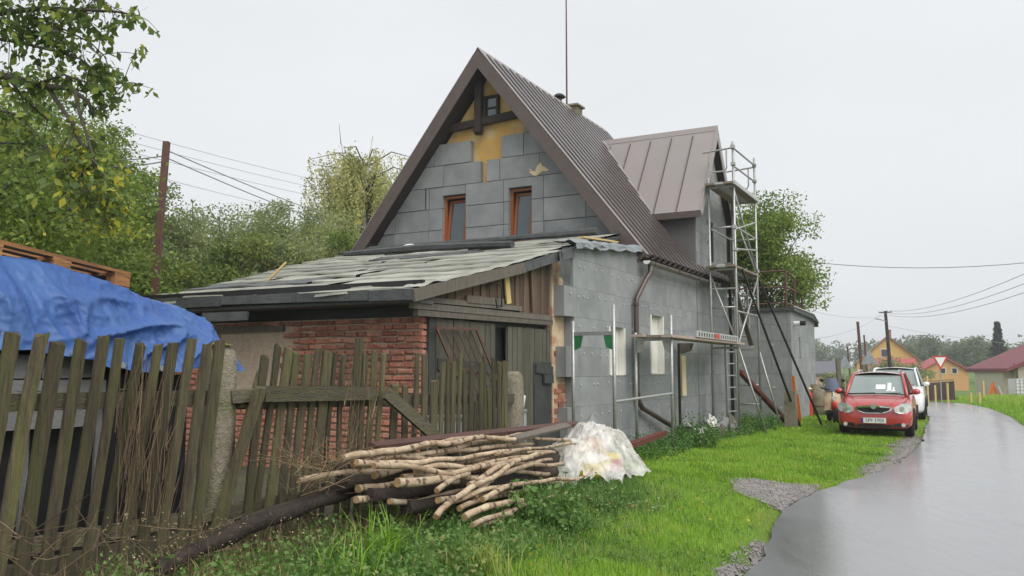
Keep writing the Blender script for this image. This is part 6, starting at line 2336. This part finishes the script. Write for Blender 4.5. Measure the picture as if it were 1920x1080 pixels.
# rough verge and field beyond the road
R_ = np.random.default_rng(8)
n = 26000
yy = R_.uniform(17, 62, n)
xx = xr(yy) + .1 + np.abs(R_.normal(0, 4.5, n))
P = np.column_stack([xx, yy, terrain(xx, yy)])
tall = (xx - xr(yy) > 1.2) & (xx - xr(yy) < 3.2)
v = blades('g', P, np.where(tall, .34, .13) * R_.uniform(.5, 1.3, n), .03 * R_.uniform(.6, 1.3, n), np.clip(np.where(tall, .72, .45) + R_.normal(0, .15, n), 0, 1), R=R_)
tag(np_mesh('verge_grass', *v, 'grass'), 'rough taller grass of the verge across the road', 'grass', kind='stuff')

# rough weeds along the pile, the fence and the wall foot
def weeds(n, fn, h, seed, tintc=.4, name='weeds', lsz=.05):
    R = np.random.default_rng(seed)
    LP, LS, LT, SP, SH = [], [], [], [], []
    for i in range(n):
        x, y = fn(R)
        z = th(x, y)
        hh = h * R.uniform(.4, 1.25)
        k = int(6 + hh * 40)
        ax, ay = R.normal(0, .18, 2) * hh
        f = np.linspace(.15, 1, k)
        q = np.column_stack([x + ax * f + R.normal(0, .025 + .04 * hh, k), y + ay * f + R.normal(0, .025 + .04 * hh, k), z + hh * f])
        LP.append(q)
        LS.append(lsz * R.uniform(.6, 1.3, k) * (1.15 - .5 * f))
        LT.append(np.clip(tintc + R.normal(0, .12) + R.normal(0, .1, k), 0, 1))
        SP.append((x, y, z))
        SH.append(hh)
    lv = leaf_arrays(np.concatenate(LP), np.concatenate(LS), np.concatenate(LT), .15, .6, R)
    bl = blades('s', np.array(SP), np.array(SH), np.full(len(SP), .006), np.full(len(SP), tintc), lean=.12, R=R)
    return merge([lv, bl])


def strip(t0, t1, s0, s1):
    def f(R):
        p = L2W(R.uniform(t0, t1), s0 + (s1 - s0) * R.random())
        return p.x, p.y
    return f


def lawn_spot(R):
    while True:
        y = 5.5 + 15 * R.random() ** 1.2
        x = float(xl(y)) - .15 - abs(R.normal(0, 1.6))
        p = Vector((x, y, 0)) - O
        if p.dot(V) < -1.0 and not (p.dot(U) > -10 and p.dot(U) < -2 and p.dot(V) > -2.4) and free(x, y): return x, y


Wd_ = merge([weeds(900, lawn_spot, .055, 9, .5, lsz=.035), weeds(170, strip(2.4, 5.9, -1.15, -.15), .34, 1, .38, lsz=.065), weeds(60, strip(5.9, 8.6, -1.25, -.85), .25, 7, .42, lsz=.06), weeds(150, strip(8.6, 12.5, -1.15, -.15), .34, 8, .38, lsz=.065), weeds(260, strip(-10.5, -4.0, -2.9, -1.35), .22, 2, .45), weeds(330, strip(-9.6, -3.9, -2.95, -2.3), .15, 3, .68),
             weeds(110, strip(-3.4, 2.4, -1.2, -.2), .25, 4, .40, lsz=.06), weeds(620, strip(-10.8, -7.0, -3.0, -1.45), .24, 6, .62)])
tag(np_mesh('weeds', *Wd_, 'weed'), 'low leafy weeds along the fence, the birch heap and the house wall', 'weeds', kind='stuff')

# tall rough grass round the pile
R_ = np.random.default_rng(12)
n = 15000
tt_, ss_ = R_.uniform(-10.9, -3.0, n), -1.3 - np.abs(R_.normal(0, .75, n)) - .25
W_ = np.array([L2W(a, c) for a, c in zip(tt_, ss_)])
ok = np.array([free(p[0], p[1]) for p in W_]) & (xl(W_[:, 1]) - W_[:, 0] > 1.1)
W_ = W_[ok]
n = len(W_)
W_[:, 2] = terrain(W_[:, 0], W_[:, 1])
dryz = np.array([noise.noise(Vector((p[0] * 1.4, p[1] * 1.4, 7))) for p in W_])
v = blades('g', W_, R_.uniform(.06, .20, n), R_.uniform(.004, .008, n), np.clip(.55 + .6 * dryz + R_.normal(0, .2, n), 0, 1), lean=.7, R=R_)
tag(np_mesh('rough_grass', *v, 'weed'), 'rough half-dry grass round the birch heap and fence foot', 'grass', kind='stuff')


# dry standing grass along the fence foot and over the rotten trunk
R_ = np.random.default_rng(33)
n = 2600
tt_, ss_ = R_.uniform(-10.9, -6.6, n), R_.uniform(-2.05, -1.2, n)
W_ = np.array([L2W(a, c) for a, c in zip(tt_, ss_)])
W_[:, 2] = terrain(W_[:, 0], W_[:, 1])
v = blades('g', W_, R_.uniform(.08, .34, n), R_.uniform(.003, .007, n), np.clip(R_.normal(.45, .25, n), 0, 1), lean=.5, R=R_)
tag(np_mesh('dry_grass', *v, 'dry'), 'dead brown grass along the foot of the picket fence', 'grass', kind='stuff')
# fallen leaves on the verge
R_ = np.random.default_rng(15)
fl_ = []
while len(fl_) < 260:
    y = R_.uniform(5.5, 20)
    x = R_.uniform(-1.5, float(xl(y)) + .6)
    d_ = Vector((x, y, 0)) - O
    if d_.dot(V) > -1.2: continue
    fl_.append((x, y, th(x, y) + (.07 if x < xl(y) - .1 else .02)))
o = leaves('fallen_leaves', np.array(fl_), R_.uniform(.03, .055, len(fl_)), R_.uniform(.6, 1, len(fl_)), 'leafNear')
tag(o, 'scattered yellow fallen leaves on the verge lawn', 'leaves', kind='stuff')


def plant(name, label, base, build):
    z = th(*base)
    o = thing(name, label, 'plant', (base[0], base[1], z))
    build(o, base[0], base[1], z)
    return o


def nettle(o, x, y, z, n=42, h=.42, r=.36, seed=1, tint=.35, ls=.085):
    R = np.random.default_rng(seed)
    st = MB()
    LP, LS, LT = [], [], []
    for i in range(n):
        a, q = R.uniform(0, 6.28), r * math.sqrt(R.random())
        bx_, by_ = x + q * math.cos(a), y + q * math.sin(a)
        hh = h * R.uniform(.5, 1.15)
        lx, ly = R.normal(0, .12, 2)
        bz = th(bx_, by_)
        st.tube([(bx_, by_, bz), (bx_ + lx * hh, by_ + ly * hh, bz + hh)], [.004, .002], 4, cap=False)
        k = 14
        f = np.repeat(np.linspace(.25, 1, k // 2), 2)
        LP.append(np.column_stack([bx_ + lx * hh * f + R.normal(0, .012, k), by_ + ly * hh * f + R.normal(0, .012, k), bz + hh * f]))
        LS.append(ls * R.uniform(.7, 1.2, k) * (1.2 - .5 * f))
        LT.append(np.clip(tint + R.normal(0, .12, k), 0, 1))
    st.build('stems', 'weed', o)
    leaves('leaves', np.concatenate(LP), np.concatenate(LS), np.concatenate(LT), 'weed', o, hang=.25, aspect=.6)


q = L2W(*px(1030, 960, -2.55)[:2])
plant('nettle_clump', 'dense dark green nettle clump in front of the birch heap', (q.x, q.y), lambda o, x, y, z: nettle(o, x, y, z, 40, .34, .34, 1, .62))
q = L2W(*px(1120, 945, -2.6)[:2])
plant('nettle_clump', 'reddish-tipped low weed clump below the plastic sheet', (q.x, q.y), lambda o, x, y, z: nettle(o, x, y, z, 24, .22, .30, 2, .65, .05))
q = L2W(4.3, -.85)
plant('nettle_clump', 'tall weed clump at the scaffold foot below the downpipe', (q.x, q.y), lambda o, x, y, z: nettle(o, x, y, z, 50, .62, .5, 3, .45, .07))
q = L2W(8.9, -1.15)
plant('nettle_clump', 'leafy weed clump before the rubble heap under the tower', (q.x, q.y), lambda o, x, y, z: nettle(o, x, y, z, 40, .4, .5, 4, .42, .07))


def tuft(o, x, y, z, n=90, h=.45, seed=1, m='grass', tint=(.15, .4), w=.012):
    R = np.random.default_rng(seed)
    P = np.column_stack([x + R.normal(0, .10, n), y + R.normal(0, .07, n), np.full(n, z)])
    v = blades('t', P, h * R.uniform(.5, 1.2, n), np.full(n, w), R.uniform(*tint, n), lean=.6, R=R)
    np_mesh('blades', *v, m, o)


q = L2W(*px(725, 965, -2.35)[:2])
plant('grass_tuft', 'arching blue-green grass tuft in front of the dark logs', (q.x, q.y), lambda o, x, y, z: tuft(o, x, y, z, 110, .40, 1))
q = L2W(*px(655, 985, -2.5)[:2])
plant('grass_tuft', 'thin arching grass tuft left of the birch heap', (q.x, q.y), lambda o, x, y, z: tuft(o, x, y, z, 50, .34, 2))
q = L2W(*px(900, 1010, -2.9)[:2])
plant('grass_tuft', 'straw-coloured grass tuft below the birch pole ends', (q.x, q.y), lambda o, x, y, z: tuft(o, x, y, z, 160, .26, 3, 'grass', (.82, 1.0), .007))


def dry_brush(o, x0, x1, y0, y1, s, n, seed, up=True, tone=.42):
    R = np.random.default_rng(seed)
    mb = MB()
    for i in range(n):
        a = px(R.uniform(x0, x1), R.uniform(y0, y1), s + R.uniform(-.12, .12))
        a = np.array(L2W(*a))
        if up:
            b_ = a + [R.normal(.03, .035), R.normal(0, .03), R.uniform(.2, .6)]
        else:
            b_ = a + [R.normal(0, .25), R.normal(0, .12), R.uniform(-.05, .28)]
        m_ = (a + b_) / 2 + R.normal(0, .018, 3)
        r = R.uniform(.0015, .0038)
        k = len(mb.v)
        mb.tube([tuple(a), tuple(m_), tuple(b_)], [r, r * .8, r * .4], 4, cap=False)
        tv = float(np.clip(R.normal(tone, .2), 0, 1))
        for j in range(k, len(mb.v)): mb.t[j] = tv
    mb.build('stalks', 'dry', o)


q = L2W(-8.75, -1.45)
o = thing('dry_vine', 'bundle of dead brown vine stalks hanging on the leaning pickets', 'plant', (q.x, q.y, th(q.x, q.y)))
dry_brush(o, 215, 315, 800, 1010, -1.30, 120, 5, True, .22)
q = L2W(-7.6, -1.7)
o = thing('dry_brush', 'tangle of dry twigs lying beside the birch pole ends', 'plant', (q.x, q.y, th(q.x, q.y)))
dry_brush(o, 540, 680, 850, 930, -1.62, 130, 6, False)
q = L2W(-8.8, -1.8)
o = thing('dry_brush', 'pale dry seed stalks at the foot of the leaning pickets', 'plant', (q.x, q.y, th(q.x, q.y)))
dry_brush(o, 200, 620, 985, 1080, -1.70, 60, 7, False, .35)
LPp = np.array([np.array(L2W(*px(R_.uniform(190, 600), R_.uniform(960, 1075), -1.75 + R_.normal(0, .1)))) for _ in range(420)])
tag(leaves('seed_heads', LPp, R_.uniform(.010, .02, len(LPp)), R_.uniform(.5, 1, len(LPp)), 'dry', o), kind='stuff')
q = L2W(-9.7, -1.7)
o = thing('dry_brush', 'dead brown twigs before the left end of the fence', 'plant', (q.x, q.y, th(q.x, q.y)))
dry_brush(o, -20, 200, 990, 1100, -1.5, 40, 8, False, .25)
q = L2W(-6.5, -1.3)
o = thing('dry_vine', 'thin dead stalks growing up between the pickets under the fallen brace', 'plant', (q.x, q.y, th(q.x, q.y)))
dry_brush(o, 640, 700, 720, 860, -1.27, 40, 9)

# ================================================================== WIRES AND POLES
def at(x, y, dep):
    F, p = 1620.0, math.atan(153 / 1620)
    r = np.array([(x - 960) / F, math.cos(p) + math.sin(p) * (y - 540) / F, math.sin(p) - math.cos(p) * (y - 540) / F])
    return np.array([0, 0, 1.6]) + r * dep / r[1]


MT['wire'] = mat('grey_wire', (.33, .33, .34), (.3, .3, .3), rough=.6)


def wire(a, c, sag, r, label, group):
    a, c = np.array(a), np.array(c)
    pts = [tuple(a + (c - a) * k - np.array([0, 0, sag * 4 * k * (1 - k)])) for k in np.linspace(0, 1, 13)]
    o = MB().tube(pts, r, 5).build('overhead_wire', 'wire', None, base=tuple(a))
    tag(o, label, 'wire', group)


gl_, gg = 'thin overhead wire running behind the steel pole toward the birch', 'garden side overhead wires'
for (p0, p1, d0, d1, s_) in (((60, 195), (760, 372), 22, 45, .2), ((60, 215), (760, 385), 22, 45, .2), ((60, 235), (760, 400), 22, 45, .2), ((60, 265), (760, 430), 22, 45, .3)):
    wire(at(*p0, d0), at(*p1, d1), s_, .008, gl_, gg)
for (p0, p1, d0, d1) in (((309, 280), (700, 430), 15, 34), ((308, 294), (700, 445), 15, 34), ((306, 303), (100, 300), 15, 18), ((309, 292), (100, 285), 15, 18)):
    wire(at(*p0, d0), at(*p1, d1), .12, .012, 'overhead wire fixed to the top of the leaning steel pole', 'wires on the steel pole')
gl_, gg = 'overhead wire crossing the grey sky above the village', 'road side overhead wires'
for (p0, p1, d0, d1, s_, r) in (((1380, 470), (2000, 484), 34, 30, .5, .016), ((1669, 583), (2000, 478), 80, 30, .6, .014), ((1660, 586), (2000, 500), 80, 30, .7, .014), ((1652, 587), (2000, 520), 80, 30, .8, .014),
                                ((1652, 590), (1480, 640), 80, 40, .5, .014), ((1658, 592), (1480, 570), 80, 60, .5, .012), ((1660, 610), (2000, 650), 80, 90, .4, .014)):
    wire(at(*p0, d0), at(*p1, d1), s_, r, gl_, gg)
ep = at(1660, 583, 80)
pole = thing('utility_pole', 'dark wooden utility pole with crossarm and street lamp before the yellow house', 'pole', (ep[0], 80, th(ep[0], 80)))
MB().tube([(ep[0] + .35, 80, th(ep[0], 80)), (ep[0], 80, ep[2])], [.2, .14], 8).build('pole', 'barkdark', pole)
MB().bar((ep[0] - .6, 80, ep[2] - .15), (ep[0] + .6, 80, ep[2] - .1), .08, .1).build('crossarm', 'bark', pole)
for k in (-.55, -.25, .25, .55):
    MB().lathe([(.05, -.08), (.06, .06), (.02, .12)], (ep[0] + k, 80, ep[2] + .02), 8).build('insulator', 'whiteplastic', pole)
MB().bar((ep[0], 79.9, ep[2] - .95), (ep[0] - .75, 79.9, ep[2] - .75), .07, .07).build('lamp_arm', 'zinc', pole)
MB().bar((ep[0] - .7, 79.9, ep[2] - .78), (ep[0] - 1.05, 79.9, ep[2] - .72), .16, .08).build('lamp_head', 'zinc', pole)
for (x, y, d, r, lab) in ((1612, 603, 62, .13, 'tall brown wooden pole left of the yellow house'), (1623, 628, 78, .10, 'thin dark pole behind the grey sign back'), (1592, 650, 78, .10, 'short thin dark pole near the pink wall')):
    e_ = at(x, y, d)
    o = MB().tube([(e_[0] + .12, d, th(e_[0], d)), (e_[0] - .15, d, e_[2])], [r, r * .8], 8).build('wooden_pole', 'rust', None, base=(e_[0], d, th(e_[0], d)))
    tag(o, lab, 'pole')

# ================================================================== SIGNS
def sign(x, y, d, size, up, lab, front):
    c = at(x, y, d)
    g = th(c[0], d)
    o = thing('road_sign', lab, 'sign', (c[0], d, g))
    MB().tube([(c[0], d, g), (c[0], d, c[2] + size * .5)], .035, 8).build('pole', 'galv', o)

    def tri(s, yy, m, nm, dep=.02):
        h = s * .866
        sg = 1 if up else -1
        pts = [(c[0] - s / 2, c[2] - sg * h / 3), (c[0] + s / 2, c[2] - sg * h / 3), (c[0], c[2] + sg * 2 * h / 3)]
        return MB().prism(pts, 1, yy, yy + dep).build(nm, m, o)
    tri(size, d - .07, 'red' if front else 'zinc', 'plate')
    if front: tri(size * .68, d - .078, 'whiteplastic', 'face', .006)


sign(1762, 676, 50, .92, False, 'give way sign, white triangle with red border, across the road', True)
sign(1583, 682, 52, .92, True, 'pale grey back of a triangular sign left of the red car', False)
sign(1629, 674, 48, .92, True, 'grey back of a triangular sign above the red car', False)

# ================================================================== VILLAGE
MT['cream'] = mat('beige_render', (.60, .53, .43), (.54, .47, .38), scale=2, bump=.1)
MT['yel'] = mat('yellow_render', (.66, .46, .15), (.60, .41, .14), scale=2)
MT['ora'] = mat('orange_render', (.64, .36, .15), (.58, .32, .14), scale=2)
MT['pink'] = mat('pink_render', (.56, .38, .30), (.5, .33, .27), scale=2)
MT['maroon'] = mat('maroon_roof', (.20, .045, .055), (.16, .04, .048), rough=.6, scale=3, bump=.2)
MT['redroof'] = mat('red_roof', (.42, .09, .09), (.36, .08, .08), rough=.6, scale=3)
MT['browntile'] = mat('brown_tile_roof', (.30, .21, .15), (.22, .15, .11), rough=.8, scale=5)
MT['slate'] = mat('grey_roof', (.14, .14, .16), (.11, .11, .12), rough=.7, scale=3)


def gable_house(name, label, base, rot, w, l, he, hr, wall, roof, wins=(), chim=None, ov=.35, parts=None):
    """w across the gable (local x), l along the ridge (local y away), gable front at y=0"""
    o = thing(name, label, 'house', base, rotz=rot)
    MB().prism([(-w / 2, -1.2), (w / 2, -1.2), (w / 2, he), (0, hr), (-w / 2, he)], 1, 0, l).build('wall', wall, o)
    k = (hr - he) / (w / 2)
    for sx in (-1, 1):
        e = w / 2 + ov
        ze = hr - k * e
        th_ = .18
        MB().prism([(0, hr + .04), (sx * e, ze + .04), (sx * e, ze + .04 + th_), (0, hr + .04 + th_)], 1, -ov, l + ov).build('roof', roof, o)
    for (x0, x1, z0, z1, y) in wins:
        f = MB().box((x0 - .1, y - .05, z0 - .1), (x1 + .1, y + .02, z1 + .1)).build('window', 'white', o)
        MB().box((x0, y - .065, z0), (x1, y - .04, z1)).build('pane', 'darkglass', f)
    if chim:
        cx_, cy_, cw, ct = chim
        c_ = MB().box((cx_ - cw / 2, cy_ - cw / 2, hr - k * abs(cx_) - .3), (cx_ + cw / 2, cy_ + cw / 2, ct)).build('chimney', 'brick' if name != 'bungalow' else 'brownwood', o)
        MB().box((cx_ - cw / 2 - .06, cy_ - cw / 2 - .06, ct), (cx_ + cw / 2 + .06, cy_ + cw / 2 + .06, ct + .1)).build('chimney_top', 'concrete', c_)
    return o


g = -1.15
gable_house('yellow_house', 'yellow gabled house with brown tiled roof behind the utility pole', (52.2, 120, g), -.35, 8.4, 9, 3.6, 7.25, 'yel', 'browntile',
            [(-.95, -.05, 4.55, 5.55, 0), (-2.6, -1.5, 1.2, 2.6, 0), (1.2, 2.2, 1.2, 2.6, 0)], (.3, 3.5, .6, 8.3))
gable_house('orange_house', 'low orange house with bright red roof beyond the give way sign', (53.9, 108, g), -.25, 5.2, 8, 2.6, 4.1, 'ora', 'redroof', [(-.5, .0, 2.3, 2.9, 0), (.8, 1.3, 2.3, 2.9, 0)], None)
gable_house('red_roof_cottage', 'cottage under a bright red hipped roof left of the orange house', (52.6, 114, g), math.pi / 2 - .3, 6, 5.5, 2.3, 4.0, 'ora', 'redroof', [], None)
gable_house('grey_roof_house', 'grey roofed low house behind the annexe corner', (40.5, 110, g), math.pi / 2 - .2, 7, 7, 2.2, 3.6, 'pink', 'slate', [], None)
# bungalow on the right: mono-looking long slope with maroon roof
bh = thing('bungalow', 'beige rendered bungalow with maroon roof and brick chimney across the road', 'house', (49.5, 74, th(50, 74) + .75), rotz=-.12)
gb = 0
MB().prism([(-6.0, -2), (7, -2), (7, 4.2), (1.6, 5.05), (-6.0, 1.8)], 1, 0, 8).build('wall', 'cream', bh)
MB().box((-6.8, 1.0, -2), (-6.02, 7, 1.45)).build('porch_wall', 'cream', bh)
for (x0, z0, x1, z1, nm) in ((-7.1, 1.45, 1.7, 5.22, 'roof'), (1.7, 5.22, 7.6, 4.2, 'roof')):
    MB().prism([(x0, z0), (x1, z1), (x1, z1 + .32), (x0, z0 + .32)], 1, -.5, 8.5).build(nm, 'maroon', bh)
c_ = MB().box((-1.1, 2.2, 3.5), (.2, 3.3, 5.85)).build('chimney', 'brownwood', bh)
MB().box((-1.2, 2.1, 5.86), (.3, 3.4, 5.98)).build('chimney_top', 'concrete', c_)
MB().prism([(-3.9, -2), (4.0, -2), (4.0, .2), (-3.9, 2.75)], 1, -2.6, -.01).build('side_wing_wall', 'cream', bh)
MB().prism([(-4.1, 2.83), (4.2, .18), (4.2, .32), (-4.1, 2.97)], 1, -2.8, -.02).build('side_wing_roof', 'redsteel', bh)
f = MB().box((-2.0, -2.66, .25), (-.95, -2.6, .98)).build('window', 'redsteel', bh)
MB().box((-1.92, -2.68, .32), (-1.03, -2.665, .90)).build('pane', 'brownwood', f)
f = MB().box((-1.6, -2.66, 1.55), (-1.25, -2.6, 1.8)).build('vent_window', 'darkglass', bh)
for x in (-5.1, -4.4):
    MB().box((x - .12, -.08, .9), (x + .12, -.02, 1.7)).build('narrow_window', 'darkglass', bh)
MB().box((-2.8, -5.4, -2), (1.4, -2.7, .05)).build('terrace', 'brownwood', bh)
MB().box((-2.9, -5.5, .06), (1.5, -2.68, .14)).build('terrace_slab', 'concrete', bh)
MB().tube([(-6.3, -.1, 2.2), (-6.35, -.1, 1.9), (-6.1, -.1, 1.6), (-6.1, -.1, -.5)], .06, 6).build('downpipe', 'brownboard', bh)

# orange slide frame, container, posts in the far garden
p = at(1865, 722, 58)
gz2 = th(p[0], 58)
sl = thing('swing_frame', 'orange garden swing frame in front of the beige bungalow', 'swing', (p[0], 58, gz2))
for a, c in (((-.5, 0), (.05, 1.15)), ((.45, 0), (-.02, 1.15)), ((-.25, 0), (.08, 1.1)), ((.2, 0), (.02, 1.1))):
    MB().bar((p[0] + a[0], 58 + a[1], gz2), (p[0] + c[0], 58 + .3, gz2 + c[1]), .10, .08).build('leg', 'orange', sl)
MB().bar((p[0] + .62, 58, gz2), (p[0] + .35, 58.2, gz2 + .9), .07, .06).build('white_leg', 'whiteplastic', sl)
p = at(1911, 720, 57)
gz2 = th(p[0], 57)
ib = thing('water_container', 'white caged water container on a stand beside the bungalow terrace', 'container', (p[0], 57, gz2))
MB().box((p[0] - .45, 56.6, gz2 + .35), (p[0] + .6, 57.5, gz2 + 1.35)).build('tank', 'whiteplastic', ib)
for k in range(5):
    MB().box((p[0] - .46 + .26 * k, 56.56, gz2 + .3), (p[0] - .43 + .26 * k, 56.59, gz2 + 1.38)).build('cage_bar', 'galv', ib)
    MB().box((p[0] - .5, 56.53, gz2 + .4 + .22 * k), (p[0] + .62, 56.555, gz2 + .43 + .22 * k)).build('cage_bar', 'galv', ib)
for a in (-.4, .5):
    MB().box((p[0] + a - .05, 56.6, gz2 - .1), (p[0] + a + .05, 56.7, gz2 + .34)).build('leg', 'brownwood', ib)
fl = 'pale wooden post of the far garden fence'
for (x, y, d, hgt) in ((1738, 705, 52, 1.5), (1776, 718, 52, 1.2), (1843, 714, 50, 1.2), (1836, 735, 44, .7), (1820, 738, 46, .6), (1753, 722, 55, 1.0)):
    e_ = at(x, y, d)
    gq = th(e_[0], d)
    o = MB().bar((e_[0], d, gq - .05), (e_[0], d, max(e_[2], gq + .6)), .11, .09).build('fence_post', 'pine', None, base=(e_[0], d, gq))
    tag(o, fl, 'post', 'far garden fence posts')
# brown board fence along the far lane
bf = thing('board_fence', 'brown board fence along the lane behind the white car', 'fence', (at(1740, 720, 60)[0], 60, th(27, 60)))
pts = [at(1712, 700, 70), at(1745, 712, 64), at(1790, 728, 58)]
for a, c in zip(pts, pts[1:]):
    n_ = 8
    for k in range(n_):
        q0 = a + (c - a) * (k + .03) / n_
        q1 = a + (c - a) * (k + .97) / n_
        g0, g1 = th(q0[0], q0[1]), th(q1[0], q1[1])
        MB().add([(q0[0], q0[1], g0 + .05), (q1[0], q1[1], g1 + .05), (q1[0], q1[1], g1 + 1.35), (q0[0], q0[1], g0 + 1.35),
                  (q0[0], q0[1] + .05, g0 + .05), (q1[0], q1[1] + .05, g1 + .05), (q1[0], q1[1] + .05, g1 + 1.35), (q0[0], q0[1] + .05, g0 + 1.35)],
                 [(0, 1, 2, 3), (7, 6, 5, 4), (0, 4, 5, 1), (1, 5, 6, 2), (2, 6, 7, 3), (3, 7, 4, 0)]).build('board', 'brownwood', bf)
    MB().bar(tuple(np.array(a) * [1, 1, 0] + [0, -.05, th(a[0], a[1]) + 1.45]), tuple(np.array(c) * [1, 1, 0] + [0, -.05, th(c[0], c[1]) + 1.45]), .08, .1).build('top_rail', 'pine', bf)

# bushes and trees round the village
GV = 'bushes round the village houses'
for i, (x, y, d, r, m, lab) in enumerate(((1670, 668, 95, 2.6, 'leafC', 'rounded green bush before the yellow house'), (1700, 672, 98, 2.4, 'leafC', 'green bush with pale blossom beside the yellow house'),
                                          (1640, 690, 85, 1.6, 'leafB', 'small bright bush between the poles'), (1570, 700, 70, 1.6, 'leafC', 'grey-green bush behind the sign backs'))):
    X = (x - 960) / 1620 * d
    h = 1.6 + (693 - y) * d / 1620 - th(X, d)
    tree('village_bush', lab, (X, d), h, r, .2, 26, 4500, .24, m, GV, seed=200 + i, trunk=.1, spread=.2)
for i, (x, y, d, r, lab) in enumerate(((1725, 628, 190, 7, 'bushy dull green tree left behind the red roofs'), (1830, 628, 170, 6.5, 'large rounded tree right behind the give way sign'),
                                       (1770, 645, 200, 8, 'pale green tree crown between the far village trees'), (1868, 650, 150, 6, 'green tree rising behind the bungalow roof'), (1690, 640, 185, 5, 'slim dull tree beside the yellow house gable'))):
    X = (x - 960) / 1620 * d
    g_ = th(X, d)
    h = 1.6 + (693 - y) * d / 1620 - g_
    tree('village_tree', lab, (X, d), h, r * .8, h * .25, 40, 7000, .5, 'leafFar', 'trees beyond the village', seed=300 + i, trunk=.25, spread=.17)
# spruce top above the bungalow
d = 130
X = (1870 - 960) / 1620 * d
h = 1.6 + (693 - 605) * d / 1620 - th(X, d)
o = thing('spruce_tree', 'thin dark spruce top sticking up behind the bungalow', 'tree', (X, d, th(X, d)))
MB().tube([(X, d, th(X, d)), (X, d, th(X, d) + h)], [.25, .03], 6).build('trunk', 'bark', o)
R_ = np.random.default_rng(4)
n = 3800
f = R_.random(n) ** .7
lay = np.abs(np.sin(f * 30)) * .6 + .4
rr = (1 - f) * 2.3 * lay * R_.random(n) ** .5 + .05
a = R_.uniform(0, 6.283, n)
leaves('crown', np.column_stack([X + rr * np.cos(a), d + rr * np.sin(a), th(X, d) + 1 + (h - 1) * f - rr * .2]), .45, R_.random(n), 'leafConifer', o, hang=.3)

# far wood along the horizon: one mass of crowns
R_ = np.random.default_rng(6)
Pw, Tw = [], []
for i in range(300):
    d = R_.uniform(250, 420)
    x = R_.uniform(-.62, .66) * d
    g_ = th(x, d)
    hh = R_.uniform(7, 11)
    n = 300
    p = R_.normal(size=(n, 3))
    p /= np.linalg.norm(p, axis=1)[:, None]
    p *= R_.random((n, 1)) ** .4 * (1 + .3 * np.sin(p[:, :1] * 5 + i))
    Pw.append(np.array([x, d, g_ + hh * .5]) + p * [hh * .38, hh * .38, hh * .5])
    Tw.append(np.clip(R_.uniform(.1, .6) + R_.normal(0, .15, n), 0, 1))
Pw = np.concatenate(Pw)
Pw[:, 2] = np.maximum(Pw[:, 2], terrain(Pw[:, 0], Pw[:, 1]) + .2)
tag(leaves('far_wood', Pw, 1.7, np.concatenate(Tw), 'leafFar'), 'far wooded hillside along the horizon', 'wood', kind='stuff')

# ================================================================== DAMP AIR
MT['hazemat'] = bpy.data.materials.new('damp_air')
hm = MT['hazemat']
hm.use_nodes = True
hm.node_tree.nodes.clear()
ho = hm.node_tree.nodes.new('ShaderNodeOutputMaterial')
hv = hm.node_tree.nodes.new('ShaderNodeVolumePrincipled')
hv.inputs['Color'].default_value = (.93, .96, 1, 1)
hv.inputs['Density'].default_value = 0.0009
hv.inputs['Anisotropy'].default_value = .2
hm.node_tree.links.new(hv.outputs[0], ho.inputs['Volume'])
HAZE = True
if HAZE:
    o = MB().box((-410, -21, -2.5), (430, 705, 24)).build('haze', 'hazemat')
    tag(o, 'thin damp grey air over the whole village', 'haze', kind='stuff')
